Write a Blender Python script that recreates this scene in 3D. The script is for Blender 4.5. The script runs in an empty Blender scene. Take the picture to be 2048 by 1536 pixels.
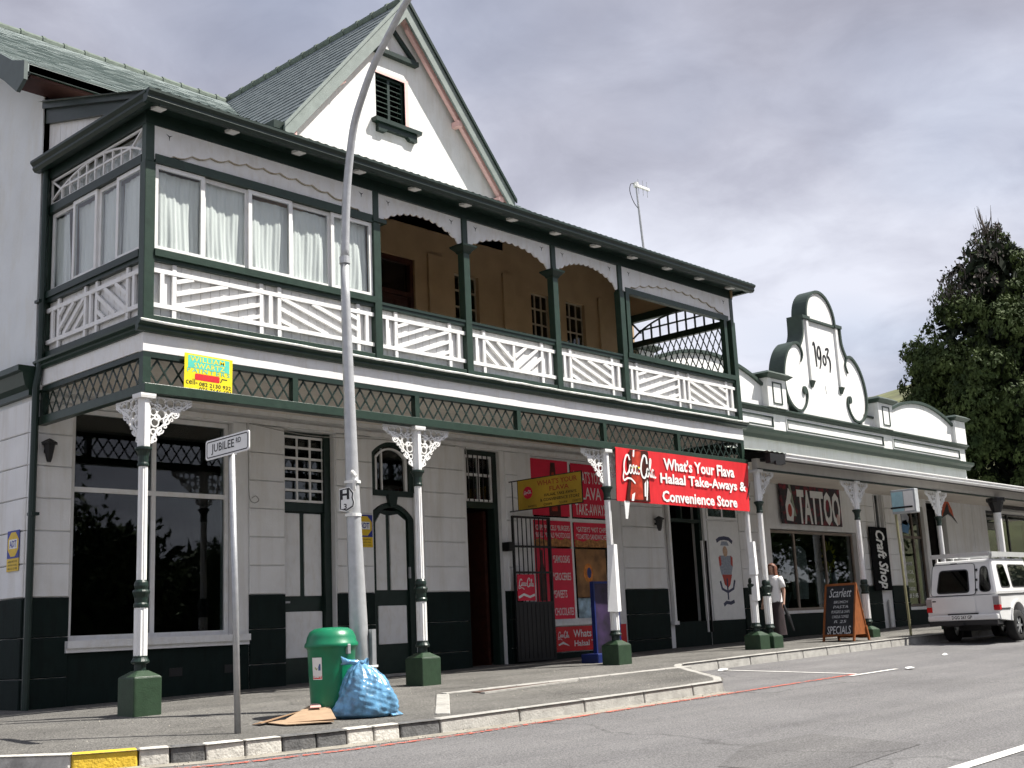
import bpy, math, random
import numpy as np
from mathutils import Vector, Matrix
random.seed(7); rng = np.random.default_rng(7)
sc = bpy.context.scene
col = sc.collection
R = math.radians

# ------------------------------------------------------------------ camera
cam_d = bpy.data.cameras.new('camera'); cam = bpy.data.objects.new('camera', cam_d); col.objects.link(cam)
sc.camera = cam
yaw, pitch, roll = R(47.455), R(11.514), R(-2.681)
fw = Vector((math.sin(yaw)*math.cos(pitch), math.cos(yaw)*math.cos(pitch), math.sin(pitch)))
rt = Vector((math.cos(yaw), -math.sin(yaw), 0)); up = rt.cross(fw)
rt2 = rt*math.cos(roll) + up*math.sin(roll); up2 = up*math.cos(roll) - rt*math.sin(roll)
M = Matrix((rt2, up2, -fw)).transposed().to_4x4(); M.translation = Vector((-7.654, -13.242, 0.796))
cam.matrix_world = M
cam_d.sensor_width = 36; cam_d.lens = 36*2394/2048; cam_d.clip_end = 9000; cam_d.clip_start = .05
sc.render.resolution_x = 1024; sc.render.resolution_y = 768

# ------------------------------------------------------------------ sky, sun, exposure
SUN = Vector((.418, -.397, .817)).normalized()
w = bpy.data.worlds.new('World'); sc.world = w; w.use_nodes = True
nt = w.node_tree; nt.nodes.clear()
def N(t, **k):
    n = nt.nodes.new(t)
    for a, b in k.items(): setattr(n, a, b)
    return n
lk = lambda a, b: nt.links.new(a, b)
sky = N('ShaderNodeTexSky', sky_type='NISHITA', sun_disc=False)
sky.sun_elevation = math.asin(SUN.z); sky.sun_rotation = math.atan2(SUN.x, SUN.y)
tc = N('ShaderNodeTexCoord')
sep = N('ShaderNodeSeparateXYZ'); lk(tc.outputs['Generated'], sep.inputs[0])
zz = N('ShaderNodeMath', operation='MAXIMUM'); lk(sep.outputs['Z'], zz.inputs[0]); zz.inputs[1].default_value = 0.0
za = N('ShaderNodeMath', operation='ADD'); lk(zz.outputs[0], za.inputs[0]); za.inputs[1].default_value = 0.22
dv = N('ShaderNodeVectorMath', operation='DIVIDE'); lk(tc.outputs['Generated'], dv.inputs[0])
cb = N('ShaderNodeCombineXYZ')
for i in range(3): lk(za.outputs[0], cb.inputs[i])
lk(cb.outputs[0], dv.inputs[1])
def noise(scale, det, rough, off, dist=0.0):
    mp = N('ShaderNodeMapping'); mp.inputs['Location'].default_value = off; lk(dv.outputs[0], mp.inputs[0])
    n = N('ShaderNodeTexNoise'); n.inputs['Scale'].default_value = scale; n.inputs['Detail'].default_value = det
    n.inputs['Roughness'].default_value = rough; n.inputs['Distortion'].default_value = dist; lk(mp.outputs[0], n.inputs['Vector']); return n.outputs['Fac']
nb0 = noise(1.15, 5, .5, (1.2, 4.4, 2), .12)     # big masses: light against dark
nf = noise(4.2, 7, .6, (2.7, 1.1, 5), .35)        # torn edges and lumps
m1 = N('ShaderNodeMath', operation='MULTIPLY'); lk(nf, m1.inputs[0]); m1.inputs[1].default_value = .30
m2 = N('ShaderNodeMath', operation='MULTIPLY_ADD'); lk(nb0, m2.inputs[0]); m2.inputs[1].default_value = .86; lk(m1.outputs[0], m2.inputs[2])
m3 = N('ShaderNodeMath', operation='SUBTRACT'); lk(m2.outputs[0], m3.inputs[0]); m3.inputs[1].default_value = .08
nb = m3.outputs[0]
ns = noise(1.0, 4, .45, (9.4, 5.3, 1), .1)       # openings of blue
rampc = N('ShaderNodeValToRGB'); lk(nb, rampc.inputs[0])
CR = rampc.color_ramp; CR.elements[0].position = .36; CR.elements[0].color = (2.95, 3.0, 3.7, 1)
CR.elements[1].position = .66; CR.elements[1].color = (6.7, 6.9, 7.8, 1)
e = CR.elements.new(.50); e.color = (4.35, 4.45, 5.3, 1)
rampm = N('ShaderNodeValToRGB'); lk(ns, rampm.inputs[0])
rampm.color_ramp.elements[0].position = .33; rampm.color_ramp.elements[0].color = (.66, .66, .66, 1)
rampm.color_ramp.elements[1].position = .50; rampm.color_ramp.elements[1].color = (1, 1, 1, 1)
mix = N('ShaderNodeMix', data_type='RGBA'); lk(rampm.outputs[0], mix.inputs[0])
lk(sky.outputs[0], mix.inputs[6]); lk(rampc.outputs[0], mix.inputs[7])
bg = N('ShaderNodeBackground'); bg.inputs['Strength'].default_value = .068; lk(mix.outputs[2], bg.inputs['Color'])
wo = N('ShaderNodeOutputWorld'); lk(bg.outputs[0], wo.inputs[0])

sd = bpy.data.lights.new('sun', 'SUN'); sd.energy = 5.0; sd.angle = R(.53); sd.color = (1, .955, .88)
so = bpy.data.objects.new('sun', sd); col.objects.link(so); so.rotation_euler = (-SUN).to_track_quat('-Z', 'Y').to_euler()
sc.view_settings.view_transform = 'Standard'; sc.view_settings.look = 'None'
sc.view_settings.exposure = .88; sc.view_settings.gamma = 1
sc.view_settings.use_curve_mapping = False

# ------------------------------------------------------------------ materials
MATS = {}
def pmat(name, c, rough=.6, var=.12, scale=6, bump=0.0, bscale=60, metal=0, spec=.4, dirt=0, dirtc=(.12, .10, .08), emit=None, coat=0, trans=0):
    if name in MATS: return MATS[name]
    m = bpy.data.materials.new(name); m.use_nodes = True; t = m.node_tree; b = t.nodes['Principled BSDF']
    b.inputs['Roughness'].default_value = rough; b.inputs['Metallic'].default_value = metal
    b.inputs['Specular IOR Level'].default_value = spec
    if coat: b.inputs['Coat Weight'].default_value = coat; b.inputs['Coat Roughness'].default_value = .08
    g = t.nodes.new('ShaderNodeNewGeometry')
    n = t.nodes.new('ShaderNodeTexNoise'); n.inputs['Scale'].default_value = scale; n.inputs['Detail'].default_value = 5
    t.links.new(g.outputs['Position'], n.inputs['Vector'])
    r = t.nodes.new('ShaderNodeValToRGB'); t.links.new(n.outputs['Fac'], r.inputs[0])
    r.color_ramp.elements[0].position = .3; r.color_ramp.elements[1].position = .7
    r.color_ramp.elements[0].color = tuple(max(0, x*(1-var)) for x in c) + (1,)
    r.color_ramp.elements[1].color = tuple(min(1, x*(1+var)) for x in c) + (1,)
    out = r.outputs[0]
    if dirt:
        n2 = t.nodes.new('ShaderNodeTexNoise'); n2.inputs['Scale'].default_value = scale*.37; n2.inputs['Detail'].default_value = 8; n2.inputs['Roughness'].default_value = .7
        t.links.new(g.outputs['Position'], n2.inputs['Vector'])
        r2 = t.nodes.new('ShaderNodeValToRGB'); t.links.new(n2.outputs['Fac'], r2.inputs[0])
        r2.color_ramp.elements[0].position = .52; r2.color_ramp.elements[0].color = (0, 0, 0, 1)
        r2.color_ramp.elements[1].position = .75; r2.color_ramp.elements[1].color = (dirt, dirt, dirt, 1)
        mx = t.nodes.new('ShaderNodeMix'); mx.data_type = 'RGBA'
        t.links.new(r2.outputs[0], mx.inputs[0]); t.links.new(out, mx.inputs[6]); mx.inputs[7].default_value = dirtc + (1,)
        out = mx.outputs[2]
    t.links.new(out, b.inputs['Base Color'])
    if bump:
        n3 = t.nodes.new('ShaderNodeTexNoise'); n3.inputs['Scale'].default_value = bscale; n3.inputs['Detail'].default_value = 3
        t.links.new(g.outputs['Position'], n3.inputs['Vector'])
        bp = t.nodes.new('ShaderNodeBump'); bp.inputs['Strength'].default_value = bump; bp.inputs['Distance'].default_value = .02
        t.links.new(n3.outputs['Fac'], bp.inputs['Height']); t.links.new(bp.outputs[0], b.inputs['Normal'])
    if trans:
        b.inputs['Transmission Weight'].default_value = trans
    MATS[name] = m; return m

def glass(name, tint=(.75, .8, .8), refl=1.0):
    m = bpy.data.materials.new(name); m.use_nodes = True; t = m.node_tree; t.nodes.clear()
    o = t.nodes.new('ShaderNodeOutputMaterial'); tr = t.nodes.new('ShaderNodeBsdfTransparent'); gl = t.nodes.new('ShaderNodeBsdfGlossy')
    tr.inputs[0].default_value = tint + (1,); gl.inputs['Roughness'].default_value = .015; gl.inputs['Color'].default_value = (refl, refl, refl, 1)
    lw_ = t.nodes.new('ShaderNodeLayerWeight'); lw_.inputs[0].default_value = .5
    pw = t.nodes.new('ShaderNodeMath'); pw.operation = 'POWER'; t.links.new(lw_.outputs['Facing'], pw.inputs[0]); pw.inputs[1].default_value = 3.5
    f = t.nodes.new('ShaderNodeMath'); f.operation = 'MULTIPLY_ADD'; t.links.new(pw.outputs[0], f.inputs[0]); f.inputs[1].default_value = .8; f.inputs[2].default_value = .045
    mx = t.nodes.new('ShaderNodeMixShader'); t.links.new(f.outputs[0], mx.inputs[0]); t.links.new(tr.outputs[0], mx.inputs[1]); t.links.new(gl.outputs[0], mx.inputs[2])
    t.links.new(mx.outputs[0], o.inputs[0]); MATS[name] = m; return m

WHITE = pmat('white_plaster', (.80, .80, .79), .75, .05, 2.2, .25, 30, dirt=.28, dirtc=(.50, .47, .41))
TRIM = pmat('white_gloss_paint', (.80, .80, .79), .42, .04, 5, .05, 30, dirt=.15, dirtc=(.5, .48, .42))
SIDEW = pmat('pale_side_plaster', (.74, .77, .78), .8, .04, 2, .2, 30, dirt=.12, dirtc=(.5, .52, .5))
GREEN = pmat('green_gloss_paint', (.020, .040, .028), .35, .18, 9, .12, 45, dirt=.25, dirtc=(.045, .065, .05))
DGREEN = pmat('dark_green_trim_and_shade', (.011, .025, .019), .38, .15, 8, .08, 40, dirt=.2, dirtc=(.022, .034, .028))  # dark trim paint, also green parts coloured darker where shade falls
DADO = pmat('dark_green_dado', (.004, .012, .010), .7, .15, 5, .12, 30, spec=.2, dirt=.35, dirtc=(.014, .022, .019))
PLGREEN = pmat('plinth_green_paint', (.024, .050, .026), .45, .15, 12, .15, 50, dirt=.3, dirtc=(.045, .07, .045))
SLATE = pmat('slate_green_grey', (.26, .302, .294), .7, .10, 9, .2, 50, dirt=.35, dirtc=(.33, .37, .35))
SLATE2 = pmat('slate_shaded_blue_grey', (.125, .150, .160), .7, .2, 9, .2, 50, dirt=.25, dirtc=(.2, .23, .23))  # cross gable slate: shade of its sunless slope put into the darker colour
RIDGE = pmat('ridge_tile_cement', (.12, .15, .125), .8, .2, 8, .2, 40)
TIN = pmat('painted_corrugated_tin', (.30, .33, .30), .5, .12, 5, .1, 50, dirt=.3, dirtc=(.42, .40, .35))
TAN = pmat('ochre_plaster', (.43, .31, .185), .8, .08, 3, .15, 30, dirt=.2, dirtc=(.30, .19, .09))
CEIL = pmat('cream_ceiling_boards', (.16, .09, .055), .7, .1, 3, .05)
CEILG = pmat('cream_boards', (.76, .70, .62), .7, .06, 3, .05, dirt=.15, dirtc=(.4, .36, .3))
PINK = pmat('salmon_paint', (.84, .53, .50), .6, .05, 4, .05)
REDWOOD = pmat('red_brown_wood', (.045, .014, .009), .4, .25, 8, .1)
BLACK = pmat('black_iron', (.012, .012, .013), .45, .1, 9, .1)
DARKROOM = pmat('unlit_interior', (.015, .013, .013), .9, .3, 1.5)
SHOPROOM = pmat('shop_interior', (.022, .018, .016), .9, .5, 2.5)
CURT = pmat('net_curtain', (.86, .87, .84), .9, .03, 3, .1, 25)
STEEL = pmat('galvanised_steel', (.40, .41, .42), .42, .10, 14, .08, 60, metal=.55, spec=.5)
LAMPSTEEL = pmat('weathered_steel_paint', (.47, .48, .49), .40, .10, 10, .1, 50, metal=.35, dirt=.25, dirtc=(.3, .29, .27))
BINM = pmat('green_plastic', (.002, .165, .075), .34, .10, 6, .04, 50, spec=.5, dirt=.12, dirtc=(.03, .16, .08))
BLACKM = pmat('black_print', (.01, .01, .012), .5, .1)
SIGNW = pmat('sign_white', (.78, .78, .76), .35, .04, 9, dirt=.12, dirtc=(.5, .48, .44))
SIGNR = pmat('sign_red', (.62, .022, .028), .42, .08, 3, .35, 2.6)
POSTR = pmat('poster_red', (.70, .016, .055), .45, .08, 4)
SIGNY = pmat('sign_yellow', (.80, .66, .02), .4, .08, 6, dirt=.2, dirtc=(.72, .58, .1))
AQUA = pmat('sign_aqua', (.10, .56, .44), .45, .08, 8)
LEAFY = pmat('sign_yellow_green', (.55, .66, .08), .45, .08, 8)
CONC = pmat('kerb_concrete', (.35, .34, .315), .9, .18, 7, .5, 40, dirt=.5, dirtc=(.19, .18, .165))
KBLACK = pmat('kerb_black_paint', (.105, .105, .105), .8, .3, 11, .5, 40, dirt=.6, dirtc=(.25, .24, .22))
KWHITE = pmat('kerb_white_paint', (.52, .50, .455), .8, .2, 11, .5, 40, dirt=.85, dirtc=(.22, .205, .18))
KYEL = pmat('kerb_yellow_paint', (.62, .42, .035), .75, .15, 10, .5, 40, dirt=.45, dirtc=(.38, .30, .1))
GLASS = glass('window_glass', (.55, .60, .60)); GLASSC = glass('clear_glass', (.95, .97, .97), .55)

def streak(m, lo, sx=2.4, sz=.22):
    # rain streaks and grubby runs on old paint
    t = m.node_tree; b = t.nodes['Principled BSDF']; src = b.inputs['Base Color'].links[0].from_socket
    g = t.nodes.new('ShaderNodeNewGeometry'); mp = t.nodes.new('ShaderNodeMapping'); mp.inputs['Scale'].default_value = (sx, sx, sz); t.links.new(g.outputs['Position'], mp.inputs[0])
    n = t.nodes.new('ShaderNodeTexNoise'); n.inputs['Scale'].default_value = 2.2; n.inputs['Detail'].default_value = 7; n.inputs['Roughness'].default_value = .65; t.links.new(mp.outputs[0], n.inputs['Vector'])
    r = t.nodes.new('ShaderNodeValToRGB'); t.links.new(n.outputs['Fac'], r.inputs[0]); r.color_ramp.elements[0].position = .30; r.color_ramp.elements[0].color = (lo, lo*.975, lo*.93, 1); r.color_ramp.elements[1].position = .52; r.color_ramp.elements[1].color = (1, 1, 1, 1)
    mx = t.nodes.new('ShaderNodeMix'); mx.data_type = 'RGBA'; mx.blend_type = 'MULTIPLY'; mx.inputs[0].default_value = 1; t.links.new(src, mx.inputs[6]); t.links.new(r.outputs[0], mx.inputs[7]); t.links.new(mx.outputs[2], b.inputs['Base Color'])
streak(WHITE, .88); streak(SIDEW, .94, 1.2, .5); streak(TRIM, .92, 5, 2.0); streak(DADO, .6, 3, .8); streak(SIGNR, .85, 3, .6)
def asphalt(name, c, patch, fine, cracks):
    m = bpy.data.materials.new(name); m.use_nodes = True; t = m.node_tree; b = t.nodes['Principled BSDF']; b.inputs['Roughness'].default_value = .92; b.inputs['Specular IOR Level'].default_value = .25
    g = t.nodes.new('ShaderNodeNewGeometry')
    def nz(s, d=6, r=.6):
        n = t.nodes.new('ShaderNodeTexNoise'); n.inputs['Scale'].default_value = s; n.inputs['Detail'].default_value = d; n.inputs['Roughness'].default_value = r; t.links.new(g.outputs['Position'], n.inputs['Vector']); return n.outputs['Fac']
    def ramp(x, p0, c0, p1, c1):
        r = t.nodes.new('ShaderNodeValToRGB'); t.links.new(x, r.inputs[0]); r.color_ramp.elements[0].position = p0; r.color_ramp.elements[1].position = p1
        r.color_ramp.elements[0].color = c0 + (1,); r.color_ramp.elements[1].color = c1 + (1,); return r.outputs[0]
    def mul(a, bb):
        mx = t.nodes.new('ShaderNodeMix'); mx.data_type = 'RGBA'; mx.blend_type = 'MULTIPLY'; mx.inputs[0].default_value = 1; t.links.new(a, mx.inputs[6]); t.links.new(bb, mx.inputs[7]); return mx.outputs[2]
    base = ramp(nz(.45, 8, .65), .3, tuple(x*(1-patch) for x in c), .7, tuple(x*(1+patch) for x in c))
    a = mul(base, ramp(nz(55, 2), .35, (1-fine,)*3, .68, (1+fine,)*3))
    v = t.nodes.new('ShaderNodeTexVoronoi'); v.inputs['Scale'].default_value = 38; t.links.new(g.outputs['Position'], v.inputs['Vector'])
    a = mul(a, ramp(v.outputs['Distance'], .06, (1.9, 1.85, 1.75), .13, (1, 1, 1)))
    v2 = t.nodes.new('ShaderNodeTexVoronoi'); v2.feature = 'DISTANCE_TO_EDGE'; v2.inputs['Scale'].default_value = cracks
    w_ = t.nodes.new('ShaderNodeVectorMath'); w_.operation = 'MULTIPLY_ADD'
    wn = t.nodes.new('ShaderNodeTexNoise'); wn.inputs['Scale'].default_value = 1.3; wn.inputs['Detail'].default_value = 5; t.links.new(g.outputs['Position'], wn.inputs['Vector'])
    t.links.new(wn.outputs['Color'], w_.inputs[0]); w_.inputs[1].default_value = (1.3, 1.3, 0); t.links.new(g.outputs['Position'], w_.inputs[2]); t.links.new(w_.outputs[0], v2.inputs['Vector'])
    a = mul(a, ramp(v2.outputs['Distance'], .001, (.68, .68, .68), .006, (1, 1, 1)))
    mp_ = t.nodes.new('ShaderNodeMapping'); mp_.inputs['Scale'].default_value = (.05, 1.1, 1); t.links.new(g.outputs['Position'], mp_.inputs[0])
    n5 = t.nodes.new('ShaderNodeTexNoise'); n5.inputs['Scale'].default_value = 1.6; n5.inputs['Detail'].default_value = 6; t.links.new(mp_.outputs[0], n5.inputs['Vector'])
    a = mul(a, ramp(n5.outputs['Fac'], .32, (.84, .84, .85), .68, (1.10, 1.10, 1.09)))
    a = mul(a, ramp(nz(1.7, 7, .7), .24, (.62, .61, .60), .36, (1, 1, 1)))
    t.links.new(a, b.inputs['Base Color'])
    bp = t.nodes.new('ShaderNodeBump'); bp.inputs['Strength'].default_value = .6; bp.inputs['Distance'].default_value = .012; t.links.new(nz(70, 2), bp.inputs['Height']); t.links.new(bp.outputs[0], b.inputs['Normal'])
    MATS[name] = m; return m
ROADM = asphalt('road_asphalt', (.150, .147, .148), .16, .40, .16)
PAVEM = asphalt('pavement_asphalt', (.132, .127, .117), .30, .6, .3)

# ------------------------------------------------------------------ mesh helpers
class MB:
    def __init__(s): s.v = []; s.f = []
    def add(s, vs, fs):
        o = len(s.v); s.v += [tuple(x) for x in vs]; s.f += [tuple(i+o for i in q) for q in fs]; return s
    def box(s, x0, x1, y0, y1, z0, z1):
        return s.add([(x0,y0,z0),(x1,y0,z0),(x1,y1,z0),(x0,y1,z0),(x0,y0,z1),(x1,y0,z1),(x1,y1,z1),(x0,y1,z1)],
              [(0,3,2,1),(4,5,6,7),(0,1,5,4),(1,2,6,5),(2,3,7,6),(3,0,4,7)])
    def hexa(s, p):   # 8 points: bottom 4 (ccw) then top 4
        return s.add(p, [(0,3,2,1),(4,5,6,7),(0,1,5,4),(1,2,6,5),(2,3,7,6),(3,0,4,7)])
    def beam(s, a, b, w, h, u=(0,0,1)):
        a = Vector(a); b = Vector(b); d = (b-a).normalized(); u = Vector(u); x = d.cross(u)
        if x.length < 1e-4: x = d.cross(Vector((1,0,0)))
        x.normalize(); z = x.cross(d); x = x*w/2; z = z*h/2
        return s.hexa([a-x-z, a+x-z, b+x-z, b-x-z, a-x+z, a+x+z, b+x+z, b-x+z])
    def prism(s, poly, d0, d1, mp):      # poly of 2d pts, mp(a,b,d)->xyz
        n = len(poly)
        vs = [mp(a, b, d0) for a, b in poly] + [mp(a, b, d1) for a, b in poly]
        fs = [tuple(range(n)), tuple(range(2*n-1, n-1, -1))] + [(i, i+n, (i+1) % n + n, (i+1) % n) for i in range(n)]
        return s.add(vs, fs)
    def tube(s, pts, rad, n=8, caps=True):
        pts = [Vector(p) for p in pts]
        if not hasattr(rad, '__len__'): rad = [rad]*len(pts)
        vs = []; prev = None
        for i, p in enumerate(pts):
            d = (pts[min(i+1, len(pts)-1)] - pts[max(i-1, 0)]).normalized()
            if prev is None:
                x = d.orthogonal().normalized()
            else:
                x = (prev - d*prev.dot(d)).normalized()
            prev = x; y = d.cross(x)
            vs += [p + (x*math.cos(2*math.pi*k/n) + y*math.sin(2*math.pi*k/n))*rad[i] for k in range(n)]
        fs = [(i*n+k, i*n+(k+1) % n, (i+1)*n+(k+1) % n, (i+1)*n+k) for i in range(len(pts)-1) for k in range(n)]
        if caps: fs += [tuple(range(n-1, -1, -1)), tuple((len(pts)-1)*n+k for k in range(n))]
        return s.add(vs, fs)
    def lathe(s, prof, n=16, c=(0,0,0), ph=0, star=0, sq=None):
        vs = []
        for r, z in prof:
            for k in range(n):
                a = ph + 2*math.pi*k/n; rr = r*(1-star*(k % 2)); vs.append((c[0]+rr*math.cos(a), c[1]+rr*math.sin(a), c[2]+z))
        m = len(prof)
        fs = [(i*n+k, i*n+(k+1) % n, (i+1)*n+(k+1) % n, (i+1)*n+k) for i in range(m-1) for k in range(n)]
        fs += [tuple(range(n-1, -1, -1)), tuple((m-1)*n+k for k in range(n))]
        return s.add(vs, fs)
    def sweepx(s, prof, x0, x1):   # prof (y,z) closed
        return s.prism(prof, x0, x1, lambda a, b, d: (d, a, b))
    def sweepy(s, prof, y0, y1):   # prof (x,z)
        return s.prism(prof, y0, y1, lambda a, b, d: (a, d, b))
    def ribbon(s, pts, w, d0, d1, mp, closed=False):
        pts = [Vector((p[0], p[1])) for p in pts]; n = len(pts); L = []; Rr = []
        ws = w if hasattr(w, '__len__') else [w]*n
        for i in range(n):
            if closed: t = pts[(i+1) % n]-pts[i-1]
            else: t = pts[min(i+1, n-1)]-pts[max(i-1, 0)]
            t.normalize(); nn = Vector((-t.y, t.x)); L.append(pts[i]+nn*ws[i]/2); Rr.append(pts[i]-nn*ws[i]/2)
        vs = []
        for i in range(n):
            vs += [mp(L[i].x, L[i].y, d0), mp(Rr[i].x, Rr[i].y, d0), mp(Rr[i].x, Rr[i].y, d1), mp(L[i].x, L[i].y, d1)]
        fs = []
        for i in range(n if closed else n-1):
            a = i*4; b = ((i+1) % n)*4
            for k in range(4): fs.append((a+k, a+(k+1) % 4, b+(k+1) % 4, b+k))
        if not closed: fs += [(3, 2, 1, 0), ((n-1)*4, (n-1)*4+1, (n-1)*4+2, (n-1)*4+3)]
        return s.add(vs, fs)
    def mesh(s, name, mat, smooth=False):
        import bmesh
        me = bpy.data.meshes.new(name); me.from_pydata(s.v, [], s.f)
        b = bmesh.new(); b.from_mesh(me); bmesh.ops.recalc_face_normals(b, faces=b.faces); b.to_mesh(me); b.free()
        if mat: me.materials.append(mat)
        if smooth: me.shade_smooth()
        return me
    def build(s, name, mat, parent=None, smooth=False, bevel=0, **tags):
        return obj(name, s.mesh(name, mat, smooth), parent, bevel=bevel, **tags)

def wm(o):
    m = o.matrix_basis.copy()
    if o.parent: m = wm(o.parent) @ o.matrix_parent_inverse @ m
    return m
def obj(name, me, parent=None, loc=(0,0,0), rot=(0,0,0), bevel=0, **tags):
    o = bpy.data.objects.new(name, me); col.objects.link(o)
    o.location = loc; o.rotation_euler = rot
    if parent: o.parent = parent; o.matrix_parent_inverse = wm(parent).inverted()
    if bevel:
        b = o.modifiers.new('bevel', 'BEVEL'); b.width = bevel; b.segments = 2; b.limit_method = 'ANGLE'
    for k, v in tags.items(): o[k] = v
    return o
def tag(o, label=None, cat=None, group=None, kind=None):
    if label: o['label'] = label
    if cat: o['category'] = cat
    if group: o['group'] = group
    if kind: o['kind'] = kind
    return o
def empty(name, loc, label, cat, group=None):
    o = bpy.data.objects.new(name, None); col.objects.link(o); o.location = loc; o.empty_display_size = .2
    return tag(o, label, cat, group)
def copy_tree(o, parent=None):
    c = o.copy(); col.objects.link(c)
    if parent: c.parent = parent
    for ch in list(o.children): copy_tree(ch, c)
    return c
def spline(pts, n=6, closed=False):
    P = [Vector(p) for p in pts]; out = []; m = len(P)
    rg = range(m) if closed else range(m-1)
    for i in rg:
        if closed: a, b, c, d = P[i-1], P[i], P[(i+1) % m], P[(i+2) % m]
        else: a, b, c, d = P[max(i-1, 0)], P[i], P[i+1], P[min(i+2, m-1)]
        for k in range(n):
            t = k/n; out.append(.5*((2*b)+(c-a)*t+(2*a-5*b+4*c-d)*t*t+(3*b-a-3*c+d)*t**3))
    if not closed: out.append(P[-1])
    return out
def lettering(body, o, r, u, w, h, mat, parent=None, name='lettering', depth=.003, bold=0.0, shear=0.0, spacing=1.0):
    """flat print: text fitted to w x h, centred on o, running along r with up u"""
    c = bpy.data.curves.new('t', 'FONT'); c.body = body; c.resolution_u = 2; c.offset = bold; c.shear = shear; c.space_character = spacing; c.align_x = 'CENTER'; c.space_line = .95
    t = bpy.data.objects.new('t', c); col.objects.link(t)
    dg = bpy.context.evaluated_depsgraph_get(); me0 = bpy.data.meshes.new_from_object(t.evaluated_get(dg))
    vs = np.array([v.co[:2] for v in me0.vertices]); fs = [tuple(p.vertices) for p in me0.polygons]
    bpy.data.objects.remove(t); bpy.data.curves.remove(c); bpy.data.meshes.remove(me0)
    mn, mx = vs.min(0), vs.max(0); vs = (vs-(mn+mx)/2)/(mx-mn)*np.array([w, h])
    r = Vector(r).normalized(); u = Vector(u).normalized(); nn = r.cross(u); o = Vector(o)
    me = bpy.data.meshes.new(name); me.from_pydata([tuple(o+r*a+u*b+nn*depth) for a, b in vs.tolist()], [], fs); me.materials.append(mat)
    return obj(name, me, parent)
def plate(name, o, r, u, w, h, mat, parent=None, t=.004, poly=None, off=0.0, **k):
    """flat board of thickness t centred on o, front face towards r x u"""
    r = Vector(r).normalized(); u = Vector(u).normalized(); nn = r.cross(u); o = Vector(o)
    P = poly or [(-w/2,-h/2),(w/2,-h/2),(w/2,h/2),(-w/2,h/2)]
    return MB().prism(P, off, off+t, lambda a, b, d: tuple(o+r*a+u*b+nn*d)).build(name, mat, parent, **k)
def script_mark(o, r, u, w, h, mat, parent, depth=.004, name='script_lettering', lw=1.0):
    """flowing script of two capital C words joined by a hyphen"""
    S = [([(2.1,2.9),(1.8,3.6),(1.2,3.5),(.6,2.5),(.45,1.4),(.9,.75),(1.5,1.0),(1.9,1.6)], .34),
         ([(.45,1.4),(.1,.4),(.3,-.2),(1.2,.15),(2.3,.1),(3.3,-.5)], .30),
         ([(2.45,1.6),(2.3,2.2),(1.95,1.9),(1.9,1.2),(2.2,.95),(2.5,1.3),(2.4,1.9)], .24),
         ([(3.35,1.95),(3.1,2.25),(2.8,1.8),(2.8,1.15),(3.1,.95),(3.4,1.3)], .24),
         ([(4.15,2.0),(3.8,2.2),(3.55,1.7),(3.6,1.1),(3.9,1.0),(4.15,1.5),(4.25,2.15),(4.15,1.2),(4.4,.95),(4.6,1.2)], .24),
         ([(4.55,1.75),(4.95,1.85)], .24),
         ([(6.9,2.7),(6.75,3.7),(6.1,3.9),(5.4,2.9),(5.1,1.7),(5.4,.7),(6.1,.55),(6.6,1.2)], .38),
         ([(7.2,1.4),(7.05,2.0),(6.7,1.7),(6.65,1.0),(6.95,.75),(7.25,1.1),(7.15,1.7)], .25),
         ([(7.4,1.2),(7.95,2.6),(8.1,3.4),(7.85,3.5),(7.6,2.5),(7.6,1.2),(7.8,.75),(8.05,1.0)], .25),
         ([(8.75,1.75),(8.4,1.95),(8.15,1.5),(8.2,.9),(8.5,.75),(8.75,1.3),(8.85,1.9),(8.75,.95),(9.0,.7),(9.25,.9)], .25)]
    m = MB(); r = Vector(r).normalized(); u = Vector(u).normalized(); nn = r.cross(u); o = Vector(o)
    k = 0
    for pts, wd in S:
        k += 1; p = spline([(a, b) for a, b in pts], 5)
        p = [(((q[0])/9.3-.5)*w, ((q[1]+.6)/4.6-.5)*h) for q in p]; wd *= w/9.3*lw
        m.ribbon(p, wd, depth*.4, depth+.0004*k, lambda a, b, d: tuple(o+r*a+u*b+nn*d))
    return m.build(name, mat, parent)
EX, EY, EZ = (1,0,0), (0,1,0), (0,0,1)
D, L = 2.72, 13.71
def zp(x, y): return .0115*x + (.04*y if y < 0 else .008*y)
def zr(x, y): return -.285 + .0112*x + .034*(y+3.6)

# ------------------------------------------------------------------ ground, road, pavement
g = MB(); 
gx = [-2500, -600, -200, -90, 160, 400, 1200, 3000]; gy = [-2500, -600, -160, -75, 80, 200, 700, 3000]
g.add([(x, y, zr(max(-90, min(160, x)), max(-75, min(80, y)))-.12) for y in gy for x in gx], [(j*8+i, j*8+i+1, (j+1)*8+i+1, (j+1)*8+i) for j in range(7) for i in range(7)])
g.build('ground', pmat('dry_ground', (.16, .14, .10), .95, .3, .2), None, kind='structure')
rd = MB()
xs = np.linspace(-70, 120, 40); ys = np.linspace(-16.5, 30, 24)
rd.add([(x, y, zr(x, y)) for y in ys for x in xs], [(j*40+i, j*40+i+1, (j+1)*40+i+1, (j+1)*40+i) for j in range(23) for i in range(39)])
road = rd.build('road', ROADM, None, kind='structure')
fp = MB(); fp.add([(x, y, zr(x, y)+.13) for y in (-26, -16.6) for x in (-70, 120)], [(0,1,3,2)])
fp.box(-70, 120, -16.6, -16.45, -1.6, -1.59)
fp.build('far_pavement', PAVEM, None, kind='structure')

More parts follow.
